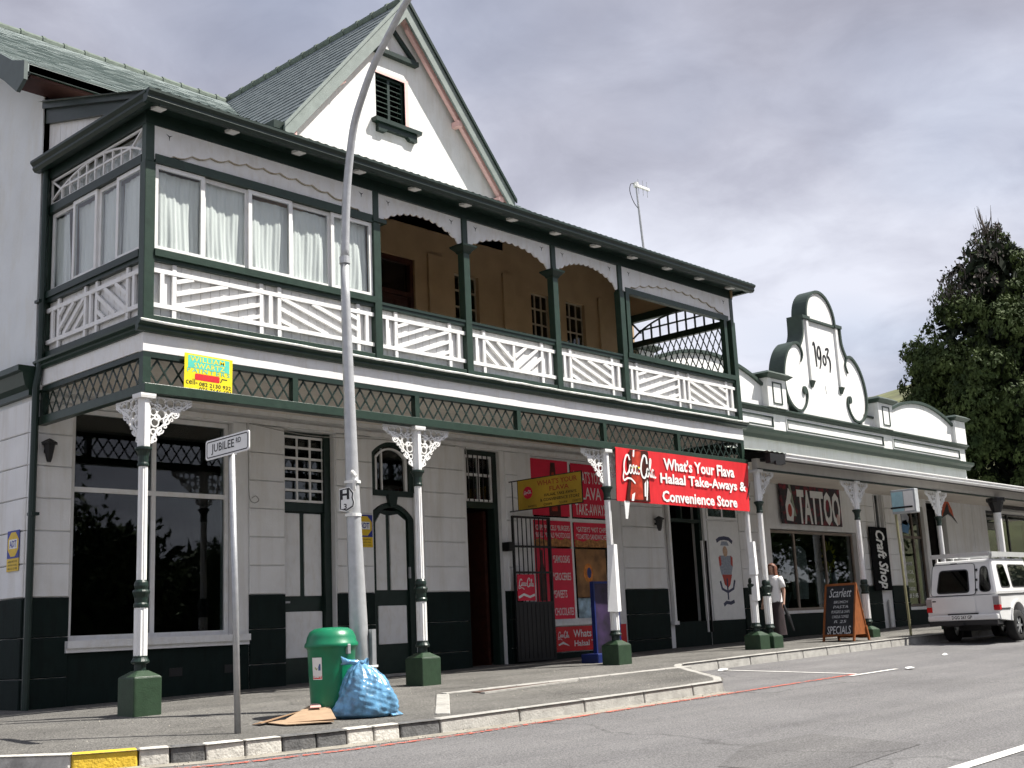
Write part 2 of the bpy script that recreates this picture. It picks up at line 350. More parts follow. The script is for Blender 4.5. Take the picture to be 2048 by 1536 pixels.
kpx = [0,140,275,340,415,487,556,622,685,745,805,900,1040,1170,1280,1380,1447]
kxx = np.interp(kpx, [0,140,420,640,900,1175,1447], [-2.75,-2.24,-1.13,.08,1.48,3.91,6.94])
kln = [(-3.55,16),(-3.55,.3),(-3.45,-.6),(-3.15,-1.5),(-2.75,-2.2),(-2.24,-2.72),(-1.13,-3.2),(.08,-3.42),(1.48,-3.6),(3.91,-3.63),(6.94,-3.60)]
ret = [(6.94,-3.60),(7.45,-3.25),(9.05,-1.42),(9.55,-1.10),(11.8,-1.02),(17.7,-.93),(60,-.93)]
def kpt_x(x):
    a = kln[4:]; return (x, float(np.interp(x, [p[0] for p in a], [p[1] for p in a])))
pv = MB()
outline = kln[:1]+kln[1:-1]+ret
# pavement sheet as strips from the kerb line up to the building line
def along(pts, step):
    out = []
    for a, b in zip(pts[:-1], pts[1:]):
        n = max(1, int(math.dist(a, b)/step)); out += [(a[0]+(b[0]-a[0])*k/n, a[1]+(b[1]-a[1])*k/n) for k in range(n)]
    return out+[pts[-1]]
front = [p for p in along(kln[5:-1]+ret, .5)]
n = len(front); rows = 6; vs = []
for x, y in front:
    for k in range(rows): 
        yy = y+(3.2-y)*k/(rows-1); vs.append((x, yy, zp(x, yy)+.006*math.sin(x*2.1+yy*1.3)*(0 < k < rows-1)))
pv.add(vs, [(i*rows+k, (i+1)*rows+k, (i+1)*rows+k+1, i*rows+k+1) for i in range(n-1) for k in range(rows-1)])
left = along(kln[:6], .5); vs = []
for x, y in left:
    for k in range(4):
        q = k/3; xx = x+((-.0 if y > 3.2 else -2.24)-x)*q; yy = y if y > 3.2 else y+(3.2-y)*q*(1 if True else 0)
        vs.append((xx, yy, zp(xx, yy)))
m_ = len(left); pv.add(vs, [(i*4+k, (i+1)*4+k, (i+1)*4+k+1, i*4+k+1) for i in range(m_-1) for k in range(3)])
pv.add([(-2.24,3.2,zp(-2.24,3.2)-.001),(0,3.2,zp(0,3.2)-.001),(0,16,zp(0,16)),(-2.24,16,zp(-2.24,16))], [(0,1,2,3)])
pavement = pv.build('pavement', PAVEM, None, kind='structure')

def kerb_stone(a, b, mat, wd=.15, lift=.006):
    a = Vector(a); b = Vector(b); d = (b-a); ln = d.length; d.normalize(); nrm = Vector((-d.y, d.x)); g_ = .008
    a2 = a+d*g_; b2 = b-d*g_; P = []
    j = lambda: random.uniform(-.006, .006)
    for z in (0, 1):
        for p in (a2, b2, b2+nrm*wd, a2+nrm*wd):
            top = zp(p.x, p.y)+lift+j()
            off = nrm*(.018 if z == 1 and p in (a2, b2) else 0)
            q = p+off if z else p
            P.append((q.x+j()*.5, q.y+j()*.5, top if z else zr(p.x, p.y)-.05))
    mb = MB(); mb.hexa([P[0], P[1], P[2], P[3], P[4], P[5], P[6], P[7]])
    return mb.build('kerb_stone', mat, pavement, bevel=.018)
seq = [KWHITE, KYEL, KWHITE, KBLACK, KWHITE, KWHITE, KBLACK, KBLACK, KWHITE, KWHITE, KBLACK] + [CONC]*6
for i in range(len(kxx)-1): kerb_stone(kpt_x(kxx[i]), kpt_x(kxx[i+1]), seq[i])
lp = along(kln[:5], .55)
for i, (a, b) in enumerate(zip(lp[:-1], lp[1:])):
    if a[1] < 4: kerb_stone(a, b, [KWHITE, KBLACK][i % 2])
rp = along(ret, .95)
for a, b in zip(rp[:-1], rp[1:]):
    if a[0] < 30: kerb_stone(a, b, CONC)
ks = MB(); ks.box(30, 60, -.93, -.78, .1, .55); ks.build('kerb_run', CONC, pavement)

# gutter channel of pale concrete along the outer kerb, painted lines
def strip(name, pts, wd, mat, lift, zf=zr, parent=None):
    m = MB(); P = [Vector(p) for p in pts]; vs = []
    for i, p in enumerate(P):
        t = (P[min(i+1, len(P)-1)]-P[max(i-1, 0)]).normalized(); nn = Vector((-t.y, t.x))*wd/2
        for q in (p+nn, p-nn): vs.append((q.x, q.y, zf(q.x, q.y)+lift))
    m.add(vs, [(2*i, 2*i+1, 2*i+3, 2*i+2) for i in range(len(P)-1)])
    return m.build(name, mat, parent or road)
def worn(name, c, amount):
    m = pmat(name, c, .85, .1, 12); t = m.node_tree; b = t.nodes['Principled BSDF']
    g_ = t.nodes.new('ShaderNodeNewGeometry'); n_ = t.nodes.new('ShaderNodeTexNoise'); n_.inputs['Scale'].default_value = 14; n_.inputs['Detail'].default_value = 8; n_.inputs['Roughness'].default_value = .75
    t.links.new(g_.outputs['Position'], n_.inputs['Vector']); r = t.nodes.new('ShaderNodeValToRGB'); t.links.new(n_.outputs['Fac'], r.inputs[0])
    r.color_ramp.elements[0].position = amount; r.color_ramp.elements[0].color = (0,0,0,1); r.color_ramp.elements[1].position = amount+.09; r.color_ramp.elements[1].color = (1,1,1,1)
    t.links.new(r.outputs[0], b.inputs['Alpha']); return m
RLINE = worn('worn_red_paint', (.46, .11, .075), .44); WLINE = worn('worn_white_paint', (.66, .65, .62), .33)
off = lambda pts, d: [(x, y-d) for x, y in pts]
CHAN = pmat('gutter_concrete', (.27, .25, .21), .95, .2, 6, .4, 40, dirt=.5, dirtc=(.15, .14, .12))
strip('gutter_channel', off(along([kpt_x(x) for x in (-2.2,-1.1,0,1.4,2.6,3.9,5.4,6.9)], .4), .10), .22, CHAN, .004)
strip('red_line', along([(-2.4,-3.15),(-1.1,-3.63),(.08,-3.82),(1.48,-3.92),(3.91,-3.88),(6.9,-3.86),(10.4,-3.82)], .5), .085, RLINE, .009)
strip('bay_line', along([(10.4,-1.35),(10.42,-3.82)], .5), .085, WLINE, .009)
strip('bay_line', along([(10.0,-3.93),(11.6,-3.93)], .5), .085, WLINE, .0095)
strip('centre_line', along([(.4,-9.05),(5.0,-9.05)], .5), .13, WLINE, .008)
strip('centre_line', along([(9.0,-9.05),(13.5,-9.05)], .5), .13, WLINE, .008)
PATCH = asphalt('asphalt_patch', (.126, .123, .123), .12, .4, .2)
pp = [(1.2,-8.35),(3.1,-8.2),(3.3,-7.0),(2.2,-6.9),(1.0,-7.4)]
MB().add([(x, y, zr(x, y)+.004) for x, y in pp], [(0,1,2,3,4)]).build('asphalt_patch', PATCH, road)
# flush edging of the old kerb, cross strip of setts and the long cover
ed = along([(3.62,-1.40),(6.3,-1.45),(9.1,-1.52)], .62)
for a, b in zip(ed[:-1], ed[1:]):
    m = MB(); x0, x1 = a[0]+.01, b[0]-.01
    m.hexa([(x0,a[1]-.06,zp(x0,a[1])-.05),(x1,b[1]-.06,zp(x1,b[1])-.05),(x1,b[1]+.06,zp(x1,b[1])-.05),(x0,a[1]+.06,zp(x0,a[1])-.05),
            (x0,a[1]-.06,zp(x0,a[1]-.06)+.012),(x1,b[1]-.06,zp(x1,b[1]-.06)+.012),(x1,b[1]+.06,zp(x1,b[1]+.06)+.012),(x0,a[1]+.06,zp(x0,a[1]+.06)+.012)])
    m.build('edging_stone', CONC, pavement, bevel=.008)
ed = [(3.50-(1.65)*k/5, -1.52-1.72*k/5) for k in range(6)]
for a, b in zip(ed[:-1], ed[1:]):
    m = MB(); c1 = Vector((a[0], a[1])); c2 = Vector((b[0], b[1])); d = (c2-c1).normalized(); nn = Vector((-d.y, d.x))*.085; c1 = c1+d*.012; c2 = c2-d*.012
    q = [c1-nn, c2-nn, c2+nn, c1+nn]
    m.hexa([(p.x, p.y, zp(p.x, p.y)-.05) for p in q]+[(p.x, p.y, zp(p.x, p.y)+.016) for p in q]); m.build('paving_sett', CONC, pavement, bevel=.012)
RUST = pmat('rusty_iron_cover', (.085, .05, .038), .75, .3, 12, .4, 60)
dc = empty('drain_cover', (4.9,-1.62,zp(4.9,-1.62)), 'long narrow rusty drain cover set in the pavement asphalt', 'drain cover')
m = MB(); q = [(3.95,-1.82),(5.85,-1.66),(5.85,-1.58),(3.95,-1.60)]
m.hexa([(x, y, zp(x, y)-.04) for x, y in q]+[(x, y, zp(x, y)+.010) for x, y in q]); m.build('iron_plate', RUST, dc)
m = MB(); m.beam((3.9,-1.86,zp(3.9,-1.86)+.005),(6.0,-1.70,zp(6,-1.70)+.005),.07,.03); m.build('concrete_rim', CONC, dc)

# far hill
hv = []; hf = []; nx, ny = 70, 14
az0, az1 = R(30), R(115)
for j in range(ny):
    for i in range(nx):
        az = az0+(az1-az0)*i/(nx-1); q = j/(ny-1); dist = 900+900*q
        top = 212+14*math.sin(az*9+2.2)+6*math.sin(az*37+1)
        h = top*2.15*(q**.8)+14*math.sin(i*1.7+j*2.3)*q*(1-q)*2
        hv.append((-7.6+dist*math.sin(az), -13+dist*math.cos(az), h*.715-4))
hill = MB().add(hv, [(j*nx+i, j*nx+i+1, (j+1)*nx+i+1, (j+1)*nx+i) for j in range(ny-1) for i in range(nx-1)]).build('hill', pmat('fynbos_hillside', (.115, .125, .055), .95, .45, .03, .5, .12, dirt=.6, dirtc=(.17, .15, .11)), None, smooth=True, kind='structure')

# ================================================================== corner building
B = empty('corner_shop_building', (6.8, 2.8, 0), 'two storey white corner shop with dark green trim, verandah, balcony and pointed gable', 'building')
WT = D+.03          # wall face behind the proud blocks
TOPG = 4.42
# openings on the ground floor
OP = [(.49,3.15,.86,4.2),(4.15,5.19,-.3,4.2),(6.03,7.07,-.3,4.2),(8.34,9.29,-.3,4.2),(10.2,12.75,.83,4.2)]
XE = 14.6
m = MB(); x = -.12
for a, b, z0, z1 in OP:
    m.box(x, a, WT, WT+.34, -.3, TOPG); m.box(a, b, WT, WT+.34, z1, TOPG)
    if z0 > 0: m.box(a, b, WT+.01, WT+.33, -.3, z0)
    x = b
m.box(x, XE, WT, WT+.34, -.3, TOPG)
front_wall = m.build('front_wall', WHITE, B)
# dado paint on recessed wall below sills and stone courses on the piers
blockcache = {}
def block(x0, x1, z0, z1, mat, parent, y=D, th=.06, name='stone_block', axis='x', xw=None):
    c = .012; j = .005
    key = (round(x1-x0, 2), round(z1-z0, 2), mat.name, axis)
    if key not in blockcache:
        w_, h_ = x1-x0, z1-z0; mb = MB()
        f = [(c, c+j), (w_-c, c+j), (w_-c, h_-c-j), (c, h_-c-j)]; bk = [(0, j), (w_, j), (w_, h_-j), (0, h_-j)]
        if axis == 'x':
            mb.add([(a, 0, b) for a, b in f]+[(a, c, b) for a, b in bk]+[(a, th, b) for a, b in bk], [(0,1,2,3),(0,4,5,1),(1,5,6,2),(2,6,7,3),(3,7,4,0),(4,8,9,5),(5,9,10,6),(6,10,11,7),(7,11,8,4)])
        else:
            mb.add([(0, a, b) for a, b in f]+[(c, a, b) for a, b in bk]+[(th, a, b) for a, b in bk], [(0,1,2,3),(0,4,5,1),(1,5,6,2),(2,6,7,3),(3,7,4,0),(4,8,9,5),(5,9,10,6),(6,10,11,7),(7,11,8,4)])
        blockcache[key] = mb.mesh(name, mat)
    return obj(name, blockcache[key], parent, loc=(x0, y, z0) if axis == 'x' else (xw, x0, z0))
courses = [1.50+.452*k for k in range(7)]    # z of joints above the dado
def pier(x0, x1, parent, y=D):
    zs = [-.15, .42, .96, 1.50]
    for a, b in zip(zs[:-1], zs[1:]): block(x0, x1, a, b, DADO, parent, y-.012 if y == D else y)
    for a, b in zip(courses[:-1], courses[1:]): block(x0, x1, a, b, WHITE, parent, y)
for a, b in ((-.15,.47),(3.45,4.13),(5.21,6.01),(7.22,8.26),(9.42,9.78),(13.05,14.58)): pier(a, b, front_wall)
for a, b, z in ((.475,3.44,.80),(9.79,13.04,.27),(8.27,8.335,1.5),(7.075,7.21,1.5),(9.30,9.41,1.5)): MB().box(a, b, WT-.012, WT+.01, -.3, z).build('dado', DADO, front_wall)
m = MB(); m.box(-.13, XE, WT-.05, WT+.02, 4.22, 4.30); m.box(-.13, XE, WT-.09, WT+.02, 4.36, 4.43); m.build('cornice', TRIM, front_wall)
# air bricks
for x in (2.05, 3.0): MB().box(x, x+.22, WT-.018, WT, .33, .45).build('air_brick', BLACK, front_wall)

# side wall (faces the side street)
m = MB(); m.box(-.12, .25, WT+.34, 14.2, -.3, 9.1); m.box(-.12, .25, WT, WT+.34, TOPG, 9.1)
gbl = [(WT+.0,9.1),(14.2,9.1),(8.4,12.65)]
m.prism(gbl, -.12, .25, lambda a, b, d: (d, a, b))
side_wall = m.build('side_wall', SIDEW, B)
for yy0, yy1 in ((2.79,4.6),(4.6,6.4),(6.4,8.2)):
    for a, b in zip([-.25,.42,.96],[.42,.96,1.50]): block(yy0, yy1, a, b, DADO, side_wall, axis='y', xw=-.17)
    for a, b in zip(courses[:-1], courses[1:]):
        if b < 4.3: block(yy0, yy1, a, b, WHITE, side_wall, axis='y', xw=-.165)
m = MB(); m.sweepy([(-.1,4.28),(-.2,4.28),(-.2,4.36),(-.26,4.42),(-.30,4.60),(-.36,4.62),(-.36,4.70),(-.1,4.70)], 2.73, 14.2); m.build('string_course', GREEN, side_wall)
# upper front wall behind the balcony, ochre
m = MB(); UO = [(6.25,7.20,4.7,7.72),(8.25,8.92,6.35,7.68),(10.48,11.08,6.35,7.68),(11.60,12.24,6.35,7.68)]
x = -.10
for a, b, z0, z1 in UO:
    m.box(x, a, WT, WT+.3, TOPG, 9.0); m.box(a, b, WT, WT+.3, z1, 9.0)
    if z0 > 5: m.box(a, b, WT, WT+.3, TOPG, z0)
    x = b
m.box(x, 14.0, WT, WT+.3, TOPG, 9.0)
upw = m.build('upper_wall', TAN, B)
MB().box(13.7, 14.0, WT+.3, 14.0, -.3, 9.0).build('party_wall', WHITE, B)
for a, b in ((7.52,7.95),(9.6,9.95),(12.7,13.0)): MB().box(a, b, WT-.05, WT, 4.7, 7.9).build('pilaster', TAN, upw)

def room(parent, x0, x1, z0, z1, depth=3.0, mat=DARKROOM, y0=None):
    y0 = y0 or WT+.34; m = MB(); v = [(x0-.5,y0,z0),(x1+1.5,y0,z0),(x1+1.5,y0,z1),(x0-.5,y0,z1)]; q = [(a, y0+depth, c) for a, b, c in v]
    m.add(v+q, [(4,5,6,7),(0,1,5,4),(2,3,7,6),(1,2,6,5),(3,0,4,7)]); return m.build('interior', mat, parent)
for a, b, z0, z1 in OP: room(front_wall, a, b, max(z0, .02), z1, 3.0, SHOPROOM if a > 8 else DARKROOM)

# --- corner shop window
def window_frame(parent, x0, x1, z0, z1, y, bars_x, bars_z, mat=TRIM, fw=.07, glassm=GLASS, name='shop_window', th=.07):
    m = MB(); m.box(x0, x1, y, y+th, z0, z0+fw); m.box(x0, x1, y, y+th, z1-fw, z1); m.box(x0, x0+fw, y+.001, y+th-.001, z0+fw, z1-fw); m.box(x1-fw, x1, y+.001, y+th-.001, z0+fw, z1-fw)
    for b in bars_x: m.box(b-fw/2, b+fw/2, y+.002, y+th-.002, z0+fw, z1-fw)
    for b in bars_z: m.box(x0+fw, x1-fw, y-.004, y+th-.004, b-fw/2, b+fw/2)
    fo = m.build(name, mat, parent)
    xs_ = [x0+fw/2]+list(bars_x)+[x1-fw/2]; zs_ = [z0+fw/2]+list(bars_z)+[z1-fw/2]
    for a, b in zip(xs_[:-1], xs_[1:]):
        for c, d in zip(zs_[:-1], zs_[1:]):
            MB().box(a+.01, b-.01, y+th*.45, y+th*.55, c+.01, d-.01).build('pane', glassm, fo)
    return fo
sw = window_frame(front_wall, .50, 3.14, .90, 4.19, WT+.10, [1.83], [3.02])
m = MB(); m.box(.42, 3.40, WT-.13, WT+.2, .80, .90); m.box(.42, 3.40, WT-.09, WT+.1, .74, .80); m.build('sill', TRIM, sw)
MB().box(3.16,3.43,WT-.012,WT,.9,4.2).build('jamb_panel', WHITE, front_wall)

# --- stable door with barred fanlight
dr = MB(); dr.box(4.16,4.22,WT+.14,WT+.26,-.1,4.19); dr.box(5.05,5.18,WT+.10,WT+.30,-.1,4.19); dr.box(4.22,5.05,WT+.14,WT+.26,2.86,3.00); dr.box(4.22,5.05,WT+.14,WT+.26,4.13,4.19)
dr.box(4.22,5.05,WT+.20,WT+.26,0.0,2.86)
door = dr.build('door', DGREEN, B)
for a, b, z0, z1 in ((4.25,4.58,1.47,2.83),(4.67,5.02,1.47,2.83),(4.28,5.03,.48,1.22)): MB().box(a, b, WT+.17, WT+.205, z0, z1).build('door_panel', TRIM, door, bevel=.012)
m = MB()
for k in range(4): x = 4.23+.27*k; m.box(x, x+.035, WT+.145, WT+.165, 3.01, 4.12)
for k in range(7): z = 3.01+1.075*k/6; m.box(4.23, 5.05, WT+.14, WT+.17, z, z+.04)
m.build('burglar_bars', TRIM, door); MB().box(4.23,5.05,WT+.2,WT+.21,3.0,4.13).build('fanlight_glass', GLASS, door)
MB().box(4.26,4.36,WT+.155,WT+.18,1.36,1.39).build('letter_slot', STEEL, door)

# --- arched door
def arch(x0, x1, zs, rise, n=14): 
    w2 = (x1-x0)/2; r = (w2*w2+rise*rise)/(2*rise); cz = zs+rise-r; a0 = math.asin(w2/r)
    return [((x0+x1)/2+r*math.sin(-a0+2*a0*k/n), cz+r*math.cos(-a0+2*a0*k/n)) for k in range(n+1)]
m = MB()
ap = arch(6.03, 7.07, 3.95, .22); m.prism([(6.03,4.21)]+ap+[(7.07,4.21)], WT+.003, WT+.3, lambda a, b, d: (a, d, b)); m.build('arch_spandrel', WHITE, front_wall)
ad = MB()
def ringband(mb, x0, x1, zs, rise, wd, y0, y1, legs=None):
    o_ = arch(x0, x1, zs, rise); i_ = arch(x0+wd, x1-wd, zs, rise-wd*.55)
    if legs is not None: o_ = [(x0, legs)]+o_+[(x1, legs)]; i_ = [(x0+wd, legs)]+i_+[(x1-wd, legs)]
    mb.prism(o_+i_[::-1], y0, y1, lambda a, b, d: (a, d, b))
ringband(ad, 6.03, 7.07, 3.95, .22, .12, WT+.06, WT+.2, 3.28); ad.box(6.04,7.06,WT+.07,WT+.19,3.2,3.3)
ringband(ad, 6.03, 7.07, 2.80, .27, .13, WT+.10, WT+.24, -.1)
ad.box(6.16,6.94,WT+.16,WT+.22,0,2.95)
ad.prism([(6.48,3.02),(6.62,3.02),(6.66,3.22),(6.44,3.22)], WT+.04, WT+.2, lambda a, b, d: (a, d, b))
adoor = ad.build('arched_door', DGREEN, B)
m = MB(); m.prism([(6.03,3.2),(7.07,3.2)]+[(a, b+.02) for a, b in arch(6.03,7.07,2.80,.27)][::-1], WT+.12, WT+.2, lambda a, b, d: (a, d, b)); m.build('tympanum', WHITE, adoor)
MB().box(6.15,6.95,WT+.13,WT+.15,3.3,4.1).build('fanlight_glass', GLASS, adoor)
m = MB(); m.box(6.33,6.36,WT+.1,WT+.14,3.3,4.05); ringband(m, 6.16, 6.94, 3.88, .19, .06, WT+.09, WT+.14, 3.3); m.build('fanlight_bars', TRIM, adoor)
for a, b, z0, zt, za in ((6.19,6.43,1.55,2.72,2.86),(6.53,6.90,1.55,2.86,2.78)):
    MB().prism([(a,z0),(b,z0),(b,za),((a+b)/2,max(za,zt)+.03),(a,zt)], WT+.13, WT+.165, lambda p, q, d: (p, d, q)).build('door_panel', TRIM, adoor)
MB().box(6.22,6.88,WT+.13,WT+.165,.62,1.28).build('door_panel', TRIM, adoor, bevel=.012)
MB().box(6.93,6.96,WT+.08,WT+.12,1.75,1.95).build('handle', STEEL, adoor)
MB().box(7.10,7.15,WT-.03,WT+.02,.1,1.5).build('white_trim', TRIM, adoor)
MB().box(6.02,7.08,WT-.28,WT+.14,-.1,.12).build('doorstep', CONC, adoor, bevel=.01)

# --- shop entrance, open
m = MB(); m.box(8.345,8.42,WT+.08,WT+.24,0,4.19); m.box(9.17,9.285,WT+.08,WT+.26,0,4.19); m.box(8.42,9.17,WT+.08,WT+.24,3.08,3.20); m.box(8.42,9.17,WT+.08,WT+.24,4.1,4.19)
ent = m.build('shop_entrance', DGREEN, B)
window_frame(ent, 8.42, 9.17, 3.2, 4.1, WT+.10, [8.80], [3.72], TRIM, .05, GLASS, 'fanlight')
m = MB()
for k in range(6): x = 8.47+.13*k; m.box(x, x+.016, WT+.04, WT+.056, 3.2, 4.1)
m.build('window_bars', BLACK, ent)
MB().box(9.08,9.16,WT+.3,WT+1.0,.05,3.05).build('open_door', REDWOOD, ent)
m = MB()
for k in range(4): m.box(8.5,10.2,WT+2.6,WT+2.9,.4+.55*k,.43+.55*k)
shelf = m.build('shop_shelves', pmat('shelf_grey', (.2,.19,.18), .6), ent)
cols = [(.5,.05,.03),(.05,.15,.4),(.6,.45,.05),(.5,.5,.5),(.1,.3,.1)]
for k in range(4):
    for i in range(7):
        c = random.choice(cols); MB().box(8.6+.22*i, 8.75+.22*i, WT+2.5, WT+2.7, .435+.55*k, .435+.55*k+random.uniform(.2,.4)).build('packet', pmat('packet_%d' % cols.index(c), c, .5), shelf)
# --- shop window with posters
sw2 = window_frame(front_wall, 10.21, 12.74, .86, 4.19, WT+.06, [11.45], [2.93], TRIM, .08)
m = MB(); m.box(10.15,12.85,WT-.06,WT+.1,.80,.87); m.build('sill', TRIM, sw2)

# --- verandah floor/ceiling, beam, fascia
V = MB(); V.box(0.02, L, .1, WT, 4.56, 4.66); V.build('balcony_floor', CEILG, B)
m = MB()
for k in range(14): y = .12+k*.186; m.box(.05, L-.02, y, y+.178, 4.425, 4.45)
m.build('verandah_ceiling', CEILG, B, kind='stuff')
m = MB(); m.box(-.06, L+.06, -.05, .06, 4.40, 4.66); m.box(-.055, .055, .06, WT, 4.41, 4.655); m.box(L-.05, L+.055, .06, WT, 4.41, 4.655)
m.build('fascia_board', TRIM, B, bevel=.006)
m = MB(); m.box(-.05, L+.06, -.045, .05, 4.33, 4.398); m.box(-.045, .045, .05, WT, 4.332, 4.40); m.box(L-.045, L+.045, .05, WT, 4.332, 4.40); m.build('upper_lattice_rail', DGREEN, B)
m = MB(); m.box(-.06, L+.06, -.11, .06, 3.86, 3.985); m.box(-.055, .055, .06, WT, 3.862, 3.983); m.box(L-.055, L+.055, .06, WT, 3.862, 3.983); m.build('verandah_beam', GREEN, B, bevel=.006)
# floor level gutter: ogee
og = [(-.05,4.64),(-.10,4.645),(-.13,4.68),(-.12,4.71),(-.16,4.735),(-.165,4.765),(-.15,4.77),(-.05,4.755)]
m = MB(); m.sweepx(og, -.17, L+.15); m.sweepy([(a+.012, b-.004) for a, b in og], -.04, WT); m.sweepy([(L-a-.012, b-.004) for a, b in og], -.04, WT); m.build('balcony_gutter', GREEN, B)
m = MB()
pts = [(-.16+k*.35, -.158+random.uniform(-.004,.004), 4.768+random.uniform(-.006,.006)) for k in range(41)]
m.tube(pts, .020, 6); m.build('gutter_lip', pmat('flaked_white_paint', (.62,.63,.60), .6, .2, 9, dirt=.6, dirtc=(.22,.26,.22)), B)

# lattice panels: every lath its own piece
def clip(p, d, x0, x1, z0, z1):
    t0, t1 = -1e9, 1e9
    for o_, dd, a, b in ((p[0], d[0], x0, x1), (p[1], d[1], z0, z1)):
        u, v = (a-o_)/dd, (b-o_)/dd; t0 = max(t0, min(u, v)); t1 = min(t1, max(u, v))
    return None if t1-t0 < .03 else ((p[0]+d[0]*t0, p[1]+d[1]*t0), (p[0]+d[0]*t1, p[1]+d[1]*t1))
def lattice(parent, x0, x1, z0, z1, sp, mp, frame, slope=1.45, w_=.025, mat=DGREEN):  # laths default to the darker green, for the shade below the fascia
    for s in (1, -1):
        n_ = int((x1-x0+(z1-z0)/slope)/sp)+2
        for k in range(-n_, n_+1):
            c = clip((x0+sp*(k+.5), z0 if s > 0 else z1), (1, slope) if s > 0 else (1, -slope), x0, x1, z0, z1)
            if c:
                off_ = .0045*s; (a, b), (a2, b2) = c
                m = MB(); t = Vector((a2-a, b2-b)).normalized(); nn = Vector((-t.y, t.x))*w_/2
                q = [(a+nn.x, b+nn.y), (a-nn.x, b-nn.y), (a2-nn.x, b2-nn.y), (a2+nn.x, b2+nn.y)]
                m.prism(q, off_-.0042, off_+.0042, mp); m.build('lath', mat, frame)
for i in range(6):
    x0, x1 = L*i/6, L*(i+1)/6
    fr = MB(); fr.box(x0-.055 if i == 0 else x0-.045, x0+.055 if i == 0 else x0+.045, -.05, .045, 3.985, 4.33)
    if i == 5: MB().box(x1-.05, x1+.05, -.05, .045, 3.985, 4.33).build('lattice_post', GREEN, B)
    f = fr.build('lattice_post', GREEN, B)
    lattice(B, x0+.05, x1-.05, 3.985, 4.33, .205, lambda a, b, d: (a, -.0+d, b), f)
f = MB().box(-.045, .045, D-.1, D-.02, 3.985, 4.33).build('lattice_post', DGREEN, B)
lattice(B, .05, D-.1, 3.985, 4.33, .205, lambda a, b, d: (0+d, a, b), f)
f = MB().box(L-.045, L+.045, D-.1, D-.02, 3.985, 4.33).build('lattice_post', DGREEN, B)
lattice(B, .05, D-.1, 3.985, 4.33, .30, lambda a, b, d: (L+d, a, b), f)

# --- cast iron columns
def mk(prof, n, mat, nm, ph=0, star=0, smooth=False):
    return MB().lathe(prof, n, ph=ph, star=star).mesh(nm, mat, smooth)
q4 = math.pi/4; s2 = math.sqrt(2)
SH = MB(); SH.lathe([(.060,1.54),(.056,2.98)], 24, star=.13); SH.lathe([(.072*1.06,3.17),(.072*1.06,3.80)], 8, ph=math.pi/8); SH.lathe([(.1*s2,3.80),(.105*s2,3.83),(.105*s2,3.858)], 4, ph=q4)
SH.lathe([(.080,.66),(.080,1.26)], 24, star=.12); shaft_me = SH.mesh('column', TRIM)
cap_me = mk([(.06,2.95),(.07,2.96),(.07,2.98),(.062,3.0),(.064,3.08),(.085,3.14),(.105,3.16),(.105,3.185),(.09,3.19),(.07,3.2)], 16, DGREEN, 'capital', smooth=False)
ring_me = mk([(.08,1.24),(.09,1.25),(.09,1.28),(.075,1.30),(.08,1.36),(.10,1.41),(.105,1.43),(.095,1.45),(.075,1.46),(.085,1.50),(.08,1.54),(.062,1.57)], 16, DGREEN, 'shaft_ring')
base_me = mk([(.07,.44),(.07,.58),(.105,.59),(.11,.61),(.095,.635),(.085,.655),(.088,.67),(.07,.68)], 16, DGREEN, 'shaft_base')
def lace():
    m = MB(); mp = lambda a, b, d: (a, d, b); Wd, Ht, z1 = .60, .62, 3.845; x0 = .075
    def seg(pts, w_=.017, cl=False): m.ribbon(spline(pts, 5, cl) if len(pts) > 2 else [Vector(p) for p in pts], w_, -.011, .011, mp, cl)
    def ring(cx, cz, r, w_=.016):
        p = [(cx+r*math.cos(2*math.pi*k/12), cz+r*math.sin(2*math.pi*k/12)) for k in range(12)]; m.ribbon(p, w_, -.0105, .0105, mp, True)
    def scroll(cx, cz, r, a0, turns=1.4, w_=.018, sg=1):
        p = [(cx+r*(1-.72*k/16)*math.cos(a0+sg*turns*2*math.pi*k/16), cz+r*(1-.72*k/16)*math.sin(a0+sg*turns*2*math.pi*k/16)) for k in range(17)]; m.ribbon(p, w_, -.010, .010, mp)
    seg([(x0, z1-.01), (x0+Wd, z1-.01)], .02); seg([(x0, z1-.01), (x0, z1-Ht)], .016)
    seg([(x0+Wd, z1-.03), (x0+.42, z1-.14), (x0+.30, z1-.20), (x0+.20, z1-.34), (x0+.10, z1-.44), (x0+.02, z1-.60)], .02)
    for cx, cz, r in ((.50,.075,.045),(.40,.085,.055),(.29,.075,.06),(.16,.08,.068),(.06,.06,.05),(.05,.2,.045),(.16,.22,.06),(.26,.185,.04),(.07,.33,.055),(.05,.45,.035),(.335,.17,.03)): ring(x0+cx, z1-cz, r)
    for cx, cz, r, a, sg in ((.55,.055,.05,2,1),(.35,.2,.06,0,-1),(.24,.30,.06,1,1),(.14,.42,.055,0,-1),(.07,.54,.045,1,1),(.40,.13,.045,4,1),(.12,.14,.05,3,-1),(.1,.27,.05,5,1)): scroll(x0+cx, z1-cz, r, a, 1.3, .018, sg)
    for k in range(7): a = k/6; ring(x0+.57-.53*a, z1-.07-.5*a**1.25, .018, .014)
    return m.mesh('lace_bracket', TRIM)
lace_me = lace()
COLG = {}
def column(parent, x, gz, br, y=0, dz=0):
    c = obj('column', shaft_me, parent, loc=(x, y, dz))
    for nm, me in (('capital', cap_me), ('shaft_ring', ring_me), ('shaft_base', base_me)): obj(nm, me, c, loc=(x, y, dz))
    pl = MB(); h = .185; zt = .43+dz; zb = gz-.06
    pl.box(x-h, x+h, y-h, y+h, zb, zt); pl.lathe([(h*s2, zt), (.075*s2, zt+.075)], 4, c=(x, y, 0), ph=q4)
    pl.build('plinth', PLGREEN, c, bevel=.012)
    for a in br: obj('lace_bracket', lace_me, c, loc=(x, y, dz), rot=(0, 0, a))
    return c
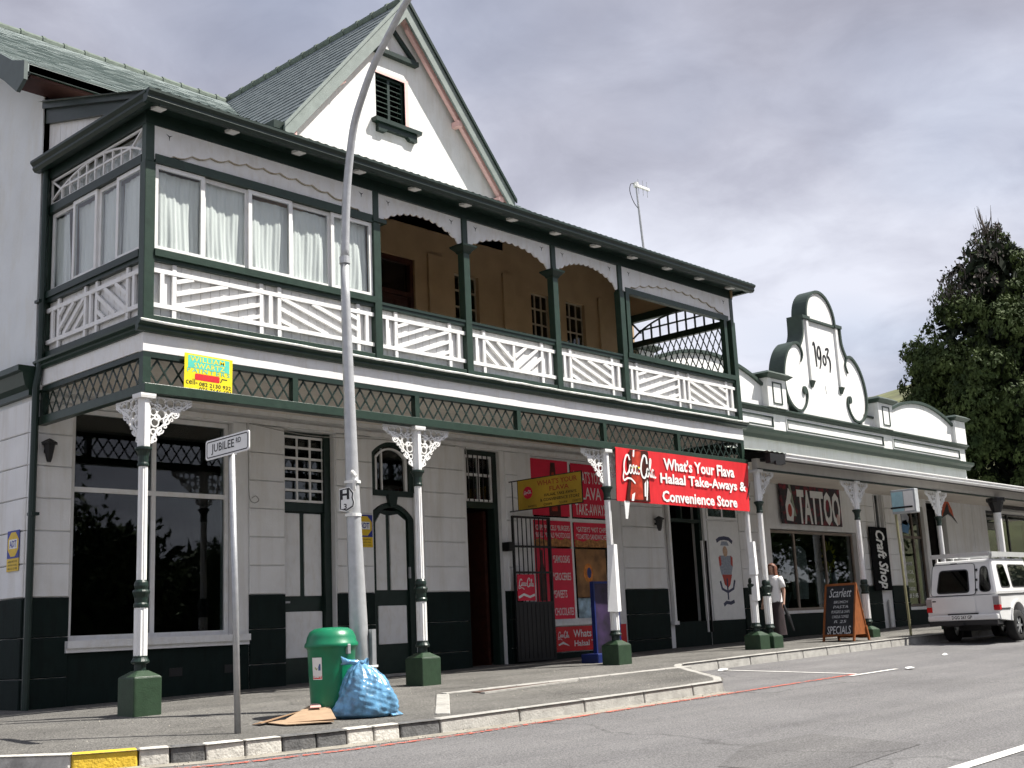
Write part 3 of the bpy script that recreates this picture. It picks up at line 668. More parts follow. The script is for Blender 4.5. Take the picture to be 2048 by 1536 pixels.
for k, br in enumerate(((0, R(90)), (0, R(180)), (0, R(180)), (R(180), R(90)))): column(B, [0, L/3, 2*L/3, L][k], zp([0, L/3, 2*L/3, L][k], 0), br)

# --- balcony posts, balustrade
PX = [0, 3.826, 5.746, 7.964, 9.884, L]
for i, x in enumerate(PX):
    hw = .07 if i not in (0, 5) else .075
    m = MB(); m.box(x-hw, x+hw, -.07, .07, 4.76, 6.93); m.box(x-hw*.82, x+hw*.82, -.055, .055, 6.93, 7.60); p = m.build('balcony_post', GREEN, B, bevel=.008)
    if i in (2, 3): MB().lathe([(.08*s2,6.84),(.10*s2,6.88),(.16*s2,6.94),(.165*s2,6.97),(.08*s2,6.99)], 4, c=(x, 0, 0), ph=q4).build('post_collar', DGREEN, p)
for x in (0, L):
    m = MB(); m.box(x-.06, x+.06, D-.09, D-.01, 4.76, 7.6); m.build('balcony_post', GREEN, B)
BT = .034
def rail_parts(bal, x0, x1, mp, shorts, verts, panels, sgn=1):
    zu, zl = 5.485, 5.025
    k = 0
    def batten(a, b, dd=0.0, wd=.058):
        m = MB(); t = Vector((b[0]-a[0], b[1]-a[1])).normalized(); nn = Vector((-t.y, t.x))*wd/2
        m.prism([(a[0]+nn.x, a[1]+nn.y), (a[0]-nn.x, a[1]-nn.y), (b[0]-nn.x, b[1]-nn.y), (b[0]+nn.x, b[1]+nn.y)], dd, dd+BT, mp); return m.build('batten', TRIM, bal)
    batten((x0, zu), (x1, zu)); batten((x0, zl), (x1, zl))
    for v in verts: batten((v, 4.86), (v, 5.60), .006)
    for v in shorts: batten((v, zl+.025), (v, zu-.025), .002)
    for a, b, s in panels:
        a += .025; b -= .025; z0, z1 = zl+.025, zu-.025; h_ = z1-z0; w_ = b-a
        for k in (-2, -1, 0, 1, 2):
            o_ = .40*k*h_*(1 if w_ > 1 else 1.25)
            c = clip((a, (z0 if s > 0 else z1)+o_), (1, s*h_/w_ if w_ > 1 else s*.72), a, b, z0, z1)
            if c and math.dist(*c) > .15: batten(c[0], c[1], .003, .054)
bays = [(0, 1, [.21,1.89,3.62], [.39,1.74,2.04,3.46], [(.39,1.74,1),(2.04,3.46,-1)]),
        (1, 2, [4.02,5.53], [4.20,5.34], [(4.20,5.34,1)]),
        (2, 3, [5.94,7.75], [6.12,7.55], [(6.12,6.835,-1),(6.835,7.55,1)]),
        (3, 4, [8.14,9.68], [8.31,9.50], [(8.31,9.50,-1)]),
        (4, 5, [10.08,11.78,13.5], [10.25,11.6,11.95,13.31], [(10.25,11.6,1),(11.95,13.31,-1)])]
def boards(parent, a, b, mp, z0=4.84, z1=5.62, d0=.02, d1=.04):
    n_ = max(2, round((b-a)/.15)); w_ = (b-a)/n_
    for k in range(n_):
        m = MB(); m.prism([(a+w_*k+.003, z0), (a+w_*(k+1)-.003, z0), (a+w_*(k+1)-.003, z1), (a+w_*k+.003, z1)], d0, d1, mp); m.build('board', TRIM, parent)
for i, j, sh, vt, pn in bays:
    x0, x1 = PX[i]+.07, PX[j]-.07
    m = MB(); m.box(x0, x1, -.055, .055, 4.77, 4.885); bal = m.build('balustrade', GREEN, B, bevel=.005)
    mp = lambda a, b, d: (a, -.035+d, b)
    rail_parts(bal, x0, x1, mp, sh, vt, pn)
    if i == 2: MB().box(6.81,6.86,-.03,.0,5.05,5.46).build('batten', TRIM, bal)
    boards(bal, x0+.005, x1-.005, lambda a, b, d: (a, d, b))
    m = MB()
    if i in (0, 4): m.box(x0, x1, -.09, .08, 5.66, 5.755); m.box(x0, x1, -.045, .06, 5.605, 5.66); m.build('sill_rail', GREEN, bal)
    else: m.box(x0, x1, -.06, .06, 5.66, 5.70); m.box(x0, x1, -.045, .05, 5.60, 5.66); m.build('hand_rail', DGREEN, bal)
# side balustrade
m = MB(); m.box(-.055, .055, .07, D-.09, 4.77, 4.885); sb = m.build('balustrade', DGREEN, B)
rail_parts(sb, .075, D-.1, lambda a, b, d: (-.035+d, a, b), [.26,1.38,2.45], [.42,1.22,1.53,2.28], [(.42,1.22,1),(1.53,2.28,-1)])
boards(sb, .075, D-.1, lambda a, b, d: (d, a, b))
m = MB(); m.box(-.08, .07, .075, D-.09, 5.66, 5.755); m.box(-.05, .055, .075, D-.09, 5.605, 5.66); m.build('sill_rail', DGREEN, sb)
m = MB(); m.box(L-.05, L+.05, .07, D-.09, 4.77, 4.885); m.box(L-.05, L+.05, .07, D-.09, 5.61, 5.75); eb = m.build('balustrade', DGREEN, B); boards(eb, .075, D-.1, lambda a, b, d: (L-.03+d, a, b))

# --- glazed corner of the balcony
def sash(parent, a, b, z0, z1, mp, back=False, nm='sliding_window'):
    f_ = .058; d0, d1 = (.0, .035) if not back else (.036, .07)
    m = MB()
    for P in ([(a,z0),(b,z0),(b,z0+f_),(a,z0+f_)], [(a,z1-f_),(b,z1-f_),(b,z1),(a,z1)], [(a,z0+f_),(a+f_,z0+f_),(a+f_,z1-f_),(a,z1-f_)], [(b-f_,z0+f_),(b,z0+f_),(b,z1-f_),(b-f_,z1-f_)]): m.prism(P, d0, d1, mp)
    fo = m.build(nm, TRIM, parent)
    MB().prism([(a+f_,z0+f_),(b-f_,z0+f_),(b-f_,z1-f_),(a+f_,z1-f_)], d0+.012, d0+.018, mp).build('pane', GLASSC, fo)
    return fo
def curtain(parent, a, b, z0, z1, mp, seed, depth=.095):
    rr = random.Random(seed); nx_, nz_ = 48, 14; vs = []
    for j in range(nz_+1):
        for i in range(nx_+1):
            u = i/nx_; v = j/nz_; fold = .009*math.sin(u*24+1.2*math.sin(v*3+seed))+.006*math.sin(u*61+seed*2)+.014*math.sin(u*7+v*3+seed)
            uu = u+ .02*math.sin(v*5+seed)*(1-v)
            vs.append(mp(a+(b-a)*uu, z0+(z1-z0)*v, depth+fold*(1.15-v*.4)))
    return MB().add(vs, [(j*(nx_+1)+i, j*(nx_+1)+i+1, (j+1)*(nx_+1)+i+1, (j+1)*(nx_+1)+i) for j in range(nz_) for i in range(nx_)]).build('curtain', CURT, parent, smooth=True)
fmp = lambda a, b, d: (a, -.03+d, b); smp = lambda a, b, d: (-.03+d, a, b)
gx_ = [.09,.82,1.54,2.26,2.98,3.74]
gl = MB(); gl.box(.075, 3.756, -.06, .07, 6.93, 7.05); gl.box(3.756, 4.02, -.075, .075, 6.955, 7.02); gzf = gl.build('transom_rail', GREEN, B)
for i in range(5):
    s_ = sash(gzf, gx_[i]-.01, gx_[i+1]+.012, 5.76, 6.925, fmp, i % 2 == 1); curtain(s_, gx_[i]+.03, gx_[i+1]-.02, 5.78, 6.86+.03*math.sin(i*2), fmp, i+1)
gl = MB(); gl.box(-.055, .06, .075, D-.09, 6.93, 7.05); gzs = gl.build('transom_rail', DGREEN, B)
gy_ = [.09,.74,1.26,1.93,2.6]
for i in range(4):
    s_ = sash(gzs, gy_[i], gy_[i+1], 5.76, 6.925, smp, i % 2 == 1); curtain(s_, gy_[i]+(.0 if i < 3 else .25), gy_[i+1]-.02, 5.78, 6.85, smp, i+11)
# blank boarding behind so the glazed room is enclosed
MB().box(3.77, 3.80, .08, WT, 4.8, 7.6).build('room_partition', TAN, B)
def fanlight(parent, mp, a, b, z0, z1, mat, w_=.028):
    m = MB(); k = 0
    def rb(pts, cl=False):
        nonlocal k; k += 1; m.ribbon([Vector(p) for p in pts], w_, -.012-.0003*k, .012+.0003*k, mp, cl)
    rb([(a,z0+.015),(b,z0+.015)]); rb([(a,z1-.015),(b,z1-.015)]); rb([(a+.015,z0),(a+.015,z1)]); rb([(b-.015,z0),(b-.015,z1)])
    n_ = 9
    rb([(a+(b-a)*t, z0+(z1-z0)*(.12+.80*math.sin(math.pi*t)**.75)) for t in np.linspace(.02,.98,24)])
    rb([(a+.25,(z0+z1)/2),(b-.25,(z0+z1)/2)])
    for t in np.linspace(.13,.87,n_):
        rb([(a+(b-a)*t, z0), (a+(b-a)*t, z0+(z1-z0)*(.12+.80*math.sin(math.pi*t)**.75))])
    rb([(a,z1),(a+.28,z0+.2)]); rb([(b,z1),(b-.28,z0+.2)])
    return m.build('fanlight', mat, parent)
fl = fanlight(gzs, lambda a, b, d: (-.01+d, a, b), .08, D-.1, 7.055, 7.44, TRIM)
MB().box(.03,.036,.08,D-.1,7.055,7.44).build('pane', GLASSC, fl)
MB().box(.10,.11,.08,D-.1,7.05,7.45).build('backing_board', TRIM, fl)
m = MB(); m.box(L-.05, L+.05, .07, D-.09, 6.86, 6.97); esc = m.build('end_rail', DGREEN, B)
fanlight(esc, lambda a, b, d: (L+d, a, b), .08, D-.1, 6.975, 7.50, DGREEN, .034)
lattice(B, .08, D-.1, 5.755, 6.86, .155, lambda a, b, d: (L+d, a, b), esc, 2.3, .024)

# --- fretwork boards under the eaves
def fret(x0, x1, open_, z1=7.44, zend=6.98, zmid=7.29):
    n_ = 13; low = []
    for k in range(n_):
        for q in range(5):
            t = (k+q/5)/n_; zz_ = zend+(zmid-zend)*(math.sin(math.pi*min(1, max(0, (t-.03)/.94)))**.62 if 0 < t < 1 else 0)
            low.append((x0+(x1-x0)*t, zz_-.040*math.sin(math.pi*q/5)))
    low.append((x1, zend))
    y0 = -.045 if not open_ else -.02
    m = MB(); m.prism([(x0, z1)]+low+[(x1, z1)], y0, y0+.025, lambda a, b, d: (a, d, b)); f = m.build('fretwork_board', TRIM, B)
    for s in (1, -1):
        cx = (x0+.22) if s > 0 else (x1-.22); cz = z1-.10
        m = MB()
        for a in (.5, 2.6, 4.7): m.prism([(cx+.008*math.cos(a+1.57), cz+.008*math.sin(a+1.57)), (cx+.055*math.cos(a), cz+.055*math.sin(a)), (cx+.008*math.cos(a-1.57), cz+.008*math.sin(a-1.57))], y0-.002-.0004*a, y0+.01, lambda p, q, d: (p, d, q))
        m.build('painted_cut_out', BLACK, f)  # black prisms stand in for the dark of the fret holes
    if not open_:
        MB().box(x0, x1, -.018, .0, 7.05, 7.45).build('backing_board', TRIM, f)
        m = MB(); p = [(a, b+.004) for a, b in low[2:-2]]; m.ribbon(p, .013, -.046, -.02, lambda a, b, d: (a, d, b)); m.build('fret_shadow_line', pmat('shadow_edge', (.42,.37,.28), .9, .3, 30), f)  # brown ribbon paints the shadow line along the scallops
for i in range(5): fret(PX[i]+.06, PX[i+1]-.06, i in (1, 2, 3))
# frame in the last bay
m = MB(); m.box(10.02, 13.56, -.055, .05, 6.93, 7.04); m.box(10.02, 10.13, -.054, .05, 5.76, 6.93); m.box(13.38, 13.48, -.054, .05, 5.76, 6.93); m.build('opening_frame', GREEN, B)
# plate, eaves, gutter, roof of the verandah
m = MB(); m.box(-.07, L+.07, -.06, .06, 7.44, 7.62); m.box(-.065, .055, .06, WT, 7.45, 7.615); m.box(L-.055, L+.065, .06, WT, 7.45, 7.615); m.build('wall_plate', DGREEN, B)
m = MB(); m.add([(-.2,-.40,7.595),(L+.28,-.40,7.595),(L+.28,.08,7.63),(-.2,.08,7.63)], [(0,1,2,3)]); m.box(-.24,-.06,-.05,WT,7.60,7.615); m.box(L+.06,L+.26,-.05,WT,7.60,7.615); m.build('soffit', DGREEN, B)
G2 = [(-.34,7.56),(-.42,7.56),(-.455,7.60),(-.45,7.64),(-.49,7.68),(-.49,7.715),(-.475,7.72),(-.34,7.70)]
m = MB(); m.sweepx(G2, -.28, L+.34); m.sweepy([(a+.20, b-.003) for a, b in G2], -.40, WT+.0); m.sweepy([(L-a-.14, b-.003) for a, b in G2], -.40, WT); eg = m.build('eaves_gutter', DGREEN, B)
for k in range(13):
    x = -.02+1.115*k; m = MB(); m.hexa([(x-.07,-.35,7.545),(x+.07,-.35,7.545),(x+.07,-.20,7.56),(x-.07,-.20,7.56),(x-.07,-.36,7.585),(x+.07,-.36,7.585),(x+.07,-.20,7.60),(x-.07,-.20,7.60)]); m.build('rafter_end', TRIM, B)
zv = lambda y: 7.73+(8.66-7.73)*(y+.46)/(D+.46)
m = MB(); nn_ = 190; vs = []
for i in range(nn_+1):
    x = -.22+(L+.5)*i/nn_; dz_ = .008*(1 if i % 2 else -1)
    for y in (-.48, WT): vs.append((x, y, zv(y)+dz_))
m.add(vs, [(2*i, 2*i+1, 2*i+3, 2*i+2) for i in range(nn_)]); m.build('corrugated_roof', TIN, B)
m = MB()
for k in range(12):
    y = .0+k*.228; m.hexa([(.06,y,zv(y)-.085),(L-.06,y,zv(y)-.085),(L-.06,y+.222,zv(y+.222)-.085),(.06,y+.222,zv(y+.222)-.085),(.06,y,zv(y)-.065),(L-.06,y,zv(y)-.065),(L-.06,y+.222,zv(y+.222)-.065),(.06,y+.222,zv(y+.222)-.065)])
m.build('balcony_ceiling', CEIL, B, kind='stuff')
# closed end of the balcony roof
MB().prism([(-.10,7.46),(WT-.01,7.46),(WT-.01,zv(WT)-.05),(-.10,zv(-.10)-.05)], L-.02, L+.02, lambda p, q, d: (d, p, q)).build('end_gable', TAN, B)
# side cheek and barge
m = MB()
nb_ = 18
for k in range(nb_):
    a, b = -.35+(D+.35)*k/nb_+.003, -.35+(D+.35)*(k+1)/nb_-.003
    MB().prism([(a,7.62),(b,7.62),(b,zv(b)-.16),(a,max(7.63,zv(a)-.16))], -.03, .0, lambda p, q, d: (d, p, q)).build('cheek_board', TRIM, B)
m = MB(); m.prism([(-.42,zv(-.42)-.20),(WT-.02,zv(WT)-.32),(WT-.02,zv(WT)-.02),(-.42,zv(-.42)-.02)], -.09, -.035, lambda p, q, d: (d, p, q)); m.prism([(-.46,zv(-.46)-.08),(WT-.02,zv(WT)-.1),(WT-.02,zv(WT)+.03),(-.46,zv(-.46)+.02)], -.15, -.092, lambda p, q, d: (d, p, q)); m.build('verandah_barge', DGREEN, B)
# downpipe in the corner
m = MB(); m.tube([(-.10,D-.10,7.58),(-.10,D-.10,4.7),(-.14,D-.08,4.4),(-.14,D-.08,.0)], .05, 10)
for z in (5.6,2.6): m.box(-.17,-.06,D-.14,D+.0,z,z+.04)
m.build('downpipe', DGREEN, B)
MB().box(-.10,-.045,D-.06,D+.0,4.76,7.6).build('corner_strip', GREEN, B)

# upper windows and door under the balcony roof
d_ = MB(); d_.box(6.25,6.33,WT+.05,WT+.2,4.7,7.72); d_.box(7.12,7.20,WT+.05,WT+.2,4.7,7.72); d_.box(6.33,7.12,WT+.05,WT+.2,7.62,7.72); d_.box(6.33,7.12,WT+.12,WT+.18,4.7,7.0); d_.box(6.33,7.12,WT+.05,WT+.2,6.98,7.06)
bd = d_.build('balcony_door', REDWOOD, B); MB().box(6.34,7.11,WT+.13,WT+.14,7.06,7.62).build('pane', GLASS, bd)
for a, b, z0, z1 in ((6.40,6.68,5.0,5.8),(6.77,7.05,5.0,5.8),(6.40,6.68,5.95,6.9),(6.77,7.05,5.95,6.9)): MB().box(a,b,WT+.10,WT+.121,z0,z1).build('door_panel', REDWOOD, bd, bevel=.01)
for a, b, z0, z1 in UO[1:]:
    w_ = window_frame(upw, a, b, z0, z1, WT+.08, [a+(b-a)/3, a+2*(b-a)/3], [z0+(z1-z0)*k/4 for k in (1,2,3)], pmat('cream_sash_paint', (.42,.36,.27), .6), .035, GLASS, 'sash_window', .04)
    MB().box(a-.05,b+.05,WT-.05,WT+.1,z0-.07,z0-.001).build('sill', TAN, w_); room(upw, a, b, z0-.5, z1+.1, 1.5, y0=WT+.3)
room(upw, 6.25, 7.2, 4.7, 7.7, 1.5, y0=WT+.3)

# --- roofs
YE, ZE, YR, ZR = 2.22, 8.98, 8.45, 12.80
def slates(parent, org, ux, us, w_, ln, mat, ex=.215, sw_=.30, keep=None, nm='slates'):
    """org = eave corner, ux along the eave, us up the slope"""
    org = Vector(org); ux = Vector(ux).normalized(); us = Vector(us).normalized(); nn = ux.cross(us); nn = nn if nn.z > 0 else -nn
    m = MB(); vs = []; fs = []
    nr = int(ln/ex)
    for r_ in range(nr):
        nc = int(w_/sw_)+1
        for c in range(nc):
            a = c*sw_-(sw_/2 if r_ % 2 else 0)+.004; b = a+sw_-.008; a = max(a, 0); b = min(b, w_)
            if b-a < .03: continue
            s0 = r_*ex; s1 = min(ln, s0+ex*1.25); j = random.uniform(-.002,.004); k = random.uniform(-.008,.008)
            if keep and not keep(org+ux*(a+b)/2+us*(s0+s1)/2): continue
            P = [org+ux*a+us*(s0+k)+nn*(.022+j), org+ux*b+us*(s0+k)+nn*(.022+j), org+ux*b+us*s1+nn*.006, org+ux*a+us*s1+nn*.006, org+ux*a+us*(s0+k)+nn*.010, org+ux*b+us*(s0+k)+nn*.010]
            o_ = len(vs); vs += [tuple(p) for p in P]; fs += [(o_,o_+1,o_+2,o_+3),(o_+4,o_+5,o_+1,o_),(o_,o_+3,o_+4),(o_+1,o_+5,o_+2)]
    me = bpy.data.meshes.new(nm); me.from_pydata(vs, [], fs); me.materials.append(mat)
    return obj(nm, me, parent, kind='stuff')
# cross gable planes: slope SG from centre line
XC, SG, ZA = 6.92, 1.20, 12.90
zg = lambda x: ZA-SG*abs(x-XC)
usm = Vector((0, YR-YE-.35, ZR-ZE-.12)); 
m = MB(); t_ = .14
m.prism([(YE,ZE-.04),(YE+.35,ZE+.10),(YR,ZR),(2*YR-YE,ZE),(2*YR-YE,ZE-.12),(YR,ZR-t_),(YE+.35,ZE-.04),(YE,ZE-.16)], -.62, 14.2, lambda a, b, d: (d, a, b))
mroof = m.build('main_roof', SLATE, B)
slates(mroof, (-.62,YE+.35,ZE+.10), EX, usm, 14.8, usm.length, SLATE, keep=lambda p: p.z > zg(p.x)-.06 or p.y < 2.2)
slates(mroof, (-.62,YE,ZE-.045), EX, (0,.35,.14), 14.8, .36, SLATE, .18)
m = MB(); m.box(-.60,14.18,YE+.0,YE+.04,ZE-.17,ZE-.05); m.build('eave_board', DGREEN, mroof)
m = MB(); m.box(-.55,14.1,YE+.05,WT,ZE-.21,ZE-.17); m.build('soffit', pmat('red_brown_soffit', (.06,.022,.018), .7), mroof)
# barge on the side gable with kneeler
m = MB(); m.prism([(YE-.02,ZE-.02),(YE+.36,ZE+.12),(YR,ZR+.02),(YR,ZR-.34),(YE+.62,ZE-.10),(YE+.20,ZE-.42),(YE-.02,ZE-.30)], -.68, -.625, lambda a, b, d: (d, a, b)); m.build('barge_board', pmat('grey_green_barge', (.09,.115,.11), .5, .1), mroof)
rt_me = MB(); rt_me.lathe([(.10,0),(.095,.38),(.115,.385),(.115,.45)], 10); RTM = rt_me.mesh('ridge_tile', RIDGE)
for k in range(33): obj('ridge_tile', RTM, mroof, loc=(-.62+.45*k, YR, ZR-.02), rot=(0, R(90)+random.uniform(-.02,.02), 0))
# cross gable roof
GF, GB = 2.52, YR-.05; FX = 2.88
m = MB()
for s in (1, -1):
    xo = XC+s*FX; m.prism([(XC,ZA),(xo,zg(xo)),(xo,zg(xo)-.16),(XC,ZA-.2)], GF, GB, lambda a, b, d: (a, d, b))
groof = m.build('gable_roof', SLATE2, B)
for s in (1, -1):
    xo = XC+s*FX; us = Vector((XC-xo, 0, ZA-zg(xo)))
    slates(groof, (xo, GF, zg(xo)+.002), EY, us, GB-GF, us.length, SLATE2, keep=lambda p: p.z > ZE+(p.y-YE)*(ZR-ZE)/(YR-YE)-.1)
for k in range(14): obj('ridge_tile', RTM, groof, loc=(XC, GF+.02+.45*k, ZA-.01), rot=(R(-90), 0, 0))
BARGE = pmat('grey_green_barge_front', (.20,.235,.22), .5, .12, 6, .1, dirt=.3, dirtc=(.3,.33,.31))
for s in (1, -1):
    xo = XC+s*(FX+.02); sl = math.hypot(1, SG)
    m = MB(); m.prism([(XC,ZA+.01),(xo,zg(xo)+.01),(xo,zg(xo)-.30),(XC,ZA-.38)], GF-.05, GF, lambda a, b, d: (a, d, b)); m.build('barge_board', BARGE, groof)
    m = MB(); m.prism([(XC,ZA+.07),(xo+.03*s,zg(xo)+.05),(xo+.03*s,zg(xo)-.03),(XC,ZA-.03)], GF-.09, GF-.051, lambda a, b, d: (a, d, b)); m.build('verge_cap', DGREEN if s > 0 else BARGE, groof)
    m = MB(); m.prism([(XC,ZA-.205),(xo,zg(xo)-.165),(xo,zg(xo)-.20),(XC,ZA-.24)], GF+.0, WT+.1, lambda a, b, d: (a, d, b)); m.build('gable_soffit', PINK, groof)
    m = MB(); m.prism([(XC+s*.12,ZA-.42),(xo,zg(xo)-.205),(xo,zg(xo)-.32),(XC+s*.12,ZA-.56)], GF+.06, GF+.14, lambda a, b, d: (a, d, b)); m.build('purlin_board', PINK, groof)
    for x in (1.5, 2.62): m = MB(); xx = XC+s*x; m.box(xx-.09, xx+.02, GF+.02, WT, zg(xx)-.40, zg(xx)-.28); m.build('outrigger', PINK, groof)
m = MB(); gwx = FX-.12
vent = (6.33, 7.07, 10.33, 11.28)
a_, b_, c_, d_ = vent
gp = [(XC-gwx,8.4),(XC+gwx,8.4),(XC+gwx,zg(XC+gwx)-.15),(XC,ZA-.15),(XC-gwx,zg(XC-gwx)-.15)]
mpg = lambda a, b, d: (a, d, b)
# wall in pieces around the vent
m.prism([(XC-gwx,8.4),(XC+gwx,8.4),(XC+gwx,zg(XC+gwx)-.15),(b_,zg(XC+gwx)-.15),(b_,c_),(a_,c_),(a_,zg(XC+gwx)-.15),(XC-gwx,zg(XC+gwx)-.15)], WT, WT+.25, mpg)
zl_ = zg(XC+gwx)-.15
m.prism([(XC-gwx,zl_),(a_,zl_),(a_,zg(a_)-.15)], WT, WT+.25, mpg); m.prism([(b_,zl_),(XC+gwx,zl_),(b_,zg(b_)-.15)], WT, WT+.25, mpg)
m.prism([(a_,d_),(b_,d_),(b_,zg(b_)-.15),(XC,ZA-.15),(a_,zg(a_)-.15)], WT, WT+.25, mpg)
gw = m.build('gable_wall', WHITE, B)
vt_ = MB(); vt_.box(a_,a_+.05,WT+.05,WT+.15,c_,d_); vt_.box(b_-.05,b_,WT+.05,WT+.15,c_,d_); vt_.box(a_+.05,b_-.05,WT+.05,WT+.15,c_,c_+.05); vt_.box(a_+.05,b_-.05,WT+.05,WT+.15,d_-.05,d_); vt_.box((a_+b_)/2-.03,(a_+b_)/2+.03,WT+.05,WT+.14,c_+.05,d_-.05)
lv = vt_.build('louvre_vent', DGREEN, gw)
for k in range(8):
    z = c_+.08+.105*k
    for x0, x1 in ((a_+.05,(a_+b_)/2-.03),((a_+b_)/2+.03,b_-.05)):
        MB().hexa([(x0,WT+.05,z),(x1,WT+.05,z),(x1,WT+.15,z+.07),(x0,WT+.15,z+.07),(x0,WT+.05,z+.014),(x1,WT+.05,z+.014),(x1,WT+.15,z+.084),(x0,WT+.15,z+.084)]).build('slat', GREEN, lv)
MB().box(a_,b_,WT+.22,WT+.24,c_,d_).build('vent_backing', BLACK, lv)
m = MB(); m.box(b_,b_+.09,WT-.014,WT+.05,c_,d_+.06); m.box(a_-.01,b_,WT-.014,WT+.05,d_,d_+.06); m.build('vent_surround', PINK, lv)
m = MB(); m.prism([(a_-.10,c_-.10),(b_+.30,c_-.10),(b_+.32,c_-.02),(a_-.12,c_-.02)], WT-.14, WT, mpg); m.prism([(a_-.02,c_-.26),(a_+.16,c_-.26),(a_+.22,c_-.20),(b_-.02,c_-.20),(b_+.04,c_-.26),(b_+.22,c_-.26),(b_+.22,c_-.10),(a_-.02,c_-.10)], WT-.09, WT, mpg); m.build('vent_sill', DGREEN, lv)
m = MB(); m.box(a_-.12,b_+.30,WT-.12,WT,d_+.40,d_+.49); m.build('vent_hood', DGREEN, lv)
m = MB(); hx = (a_+b_)/2+.09; m.ribbon([(a_-.08,d_+.50),(hx,d_+1.0),(b_+.26,d_+.50)], .09, WT-.07, WT-.001, mpg); m.build('hood_pediment', DGREEN, lv)
m = MB(); m.box(XC-FX-.22,XC-FX+.05,GF+.0,GF+.45,zg(XC+FX)-.08,zg(XC+FX)+.06); m.build('roof_gutter_end', DGREEN, groof)

# wires clipped under the verandah ceiling
for P in ([(3.4,WT-.10,4.20),(4.6,WT-.12,4.10),(6.2,WT-.10,4.17),(8.0,WT-.10,4.19)], [(3.35,WT-.10,4.2),(3.38,WT-.10,3.6),(3.40,WT-.09,3.05),(3.46,WT-.12,2.93),(3.56,WT-.12,2.97),(3.52,WT-.10,3.04),(3.44,WT-.10,3.0)], [(8.27,WT-.1,4.2),(8.3,WT-.1,4.02),(8.33,WT-.1,3.6)]):
    MB().tube(spline(P, 5), .008, 5).build('cable', pmat('grey_cable', (.35,.34,.32), .6), B)
# antenna
at = empty('tv_antenna', (15.3,3.4,9.2), 'thin leaning television antenna on a pole behind the balcony roof', 'antenna')
m = MB(); m.tube([(15.35,3.2,8.4),(15.18,3.2,10.3),(15.10,3.2,11.30)], [.03,.028,.02], 8); m.build('mast', STEEL, at)
m = MB(); m.box(15.02,15.62,3.17,3.23,11.28,11.34); m.lathe([(.06,0),(.06,.12)], 8, c=(15.1,3.2,11.26)); m.build('boom', SIGNW, at)
m = MB()
for x in (15.2,15.38,15.55): m.box(x-.005,x+.005,3.195,3.205,11.1,11.5)
m.build('element', STEEL, at)
m = MB(); m.tube(spline([(15.08,3.2,11.33),(14.9,3.2,11.3),(14.83,3.2,11.1),(14.95,3.2,10.85),(15.12,3.2,10.72)], 4), .009, 6); m.build('cable', BLACK, at)
# ================================================================== neighbouring row of shops
NB = empty('parapet_shop_building', (22.9, 3.0, .2), 'single storey white shop row with curved scrolled parapet dated 1903 and green mouldings', 'building')
CXG = 22.86; PGREEN = pmat('parapet_green_paint', (.030, .048, .038), .5, .15, 6, .1, 40, dirt=.2, dirtc=(.05,.07,.06))
NO = [(14.78,16.22,-.1,4.1),(19.2,23.8,.88,2.98),(25.03,25.6,1.6,4.2),(26.75,28.35,.85,3.9),(28.6,30.0,-.1,4.1)]
m = MB(); x = 14.62
for a, b, z0, z1 in NO:
    m.box(x, a, WT, WT+.34, -.2, 5.3); m.box(a, b, WT, WT+.34, z1, 5.3)
    if z0 > 0: m.box(a, b, WT+.01, WT+.33, -.2, z0)
    x = b
m.box(x, 32.1, WT, WT+.34, -.2, 5.3); nwall = m.build('front_wall', WHITE, NB)
for a, b in ((17.7,18.9),(24.1,24.95),(25.65,26.7)):
    for p, q in zip([0,.5,1.0],[.5,1.0,1.5]): block(a, b, p, q, DADO, nwall, D-.012)
    for p, q in zip(courses[:-1], courses[1:]): block(a, b, p, q, WHITE, nwall, D)
for a, b, z in ((16.23,17.69,.75),(18.91,24.09,.82),(26.71,28.59,.8),(30.01,32.1,.8)): MB().box(a, b, WT-.012, WT+.0, -.1, z).build('dado', DADO, nwall)
m = MB(); m.box(13.98, 32.1, D, D+.34, 5.3, 6.02); par = m.build('parapet', WHITE, NB)
c2 = [(D,5.28),(D-.08,5.28),(D-.11,5.36),(D-.22,5.42),(D-.24,5.50),(D,5.52)]
MB().sweepx(c2, 13.98, 32.2).build('lower_cornice', PGREEN, par)
c1 = [(D,5.99),(D-.05,6.0),(D-.07,6.05),(D-.13,6.08),(D-.13,6.12),(D,6.125)]
MB().sweepx(c1, 13.98, 32.2).build('upper_cornice', PGREEN, par)
MB().box(13.98, 32.1, D, D+.34, 6.02, 6.13).build('coping', WHITE, par)
for a, b in ((14.4,19.76),(20.46,26.06),(26.72,31.6)):
    f_ = MB(); mp = lambda p, q, d: (p, d, q); z0, z1 = 5.625, 5.905; t = .035
    f_.box(a,b,D-.035,D,z0,z0+t); f_.box(a,b,D-.035,D,z1-t,z1); f_.box(a,a+t,D-.034,D,z0+t,z1-t); f_.box(b-t,b,D-.034,D,z0+t,z1-t); f_.build('panel_moulding', PGREEN, par)
    f_ = MB(); t = .028; z0 -= .03; z1 += .03; a -= .03; b += .03
    f_.box(a,b,D-.028,D,z0,z0+t); f_.box(a,b,D-.028,D,z1-t,z1); f_.box(a,a+t,D-.027,D,z0+t,z1-t); f_.box(b-t,b,D-.027,D,z0+t,z1-t); f_.build('panel_border', TRIM, par)
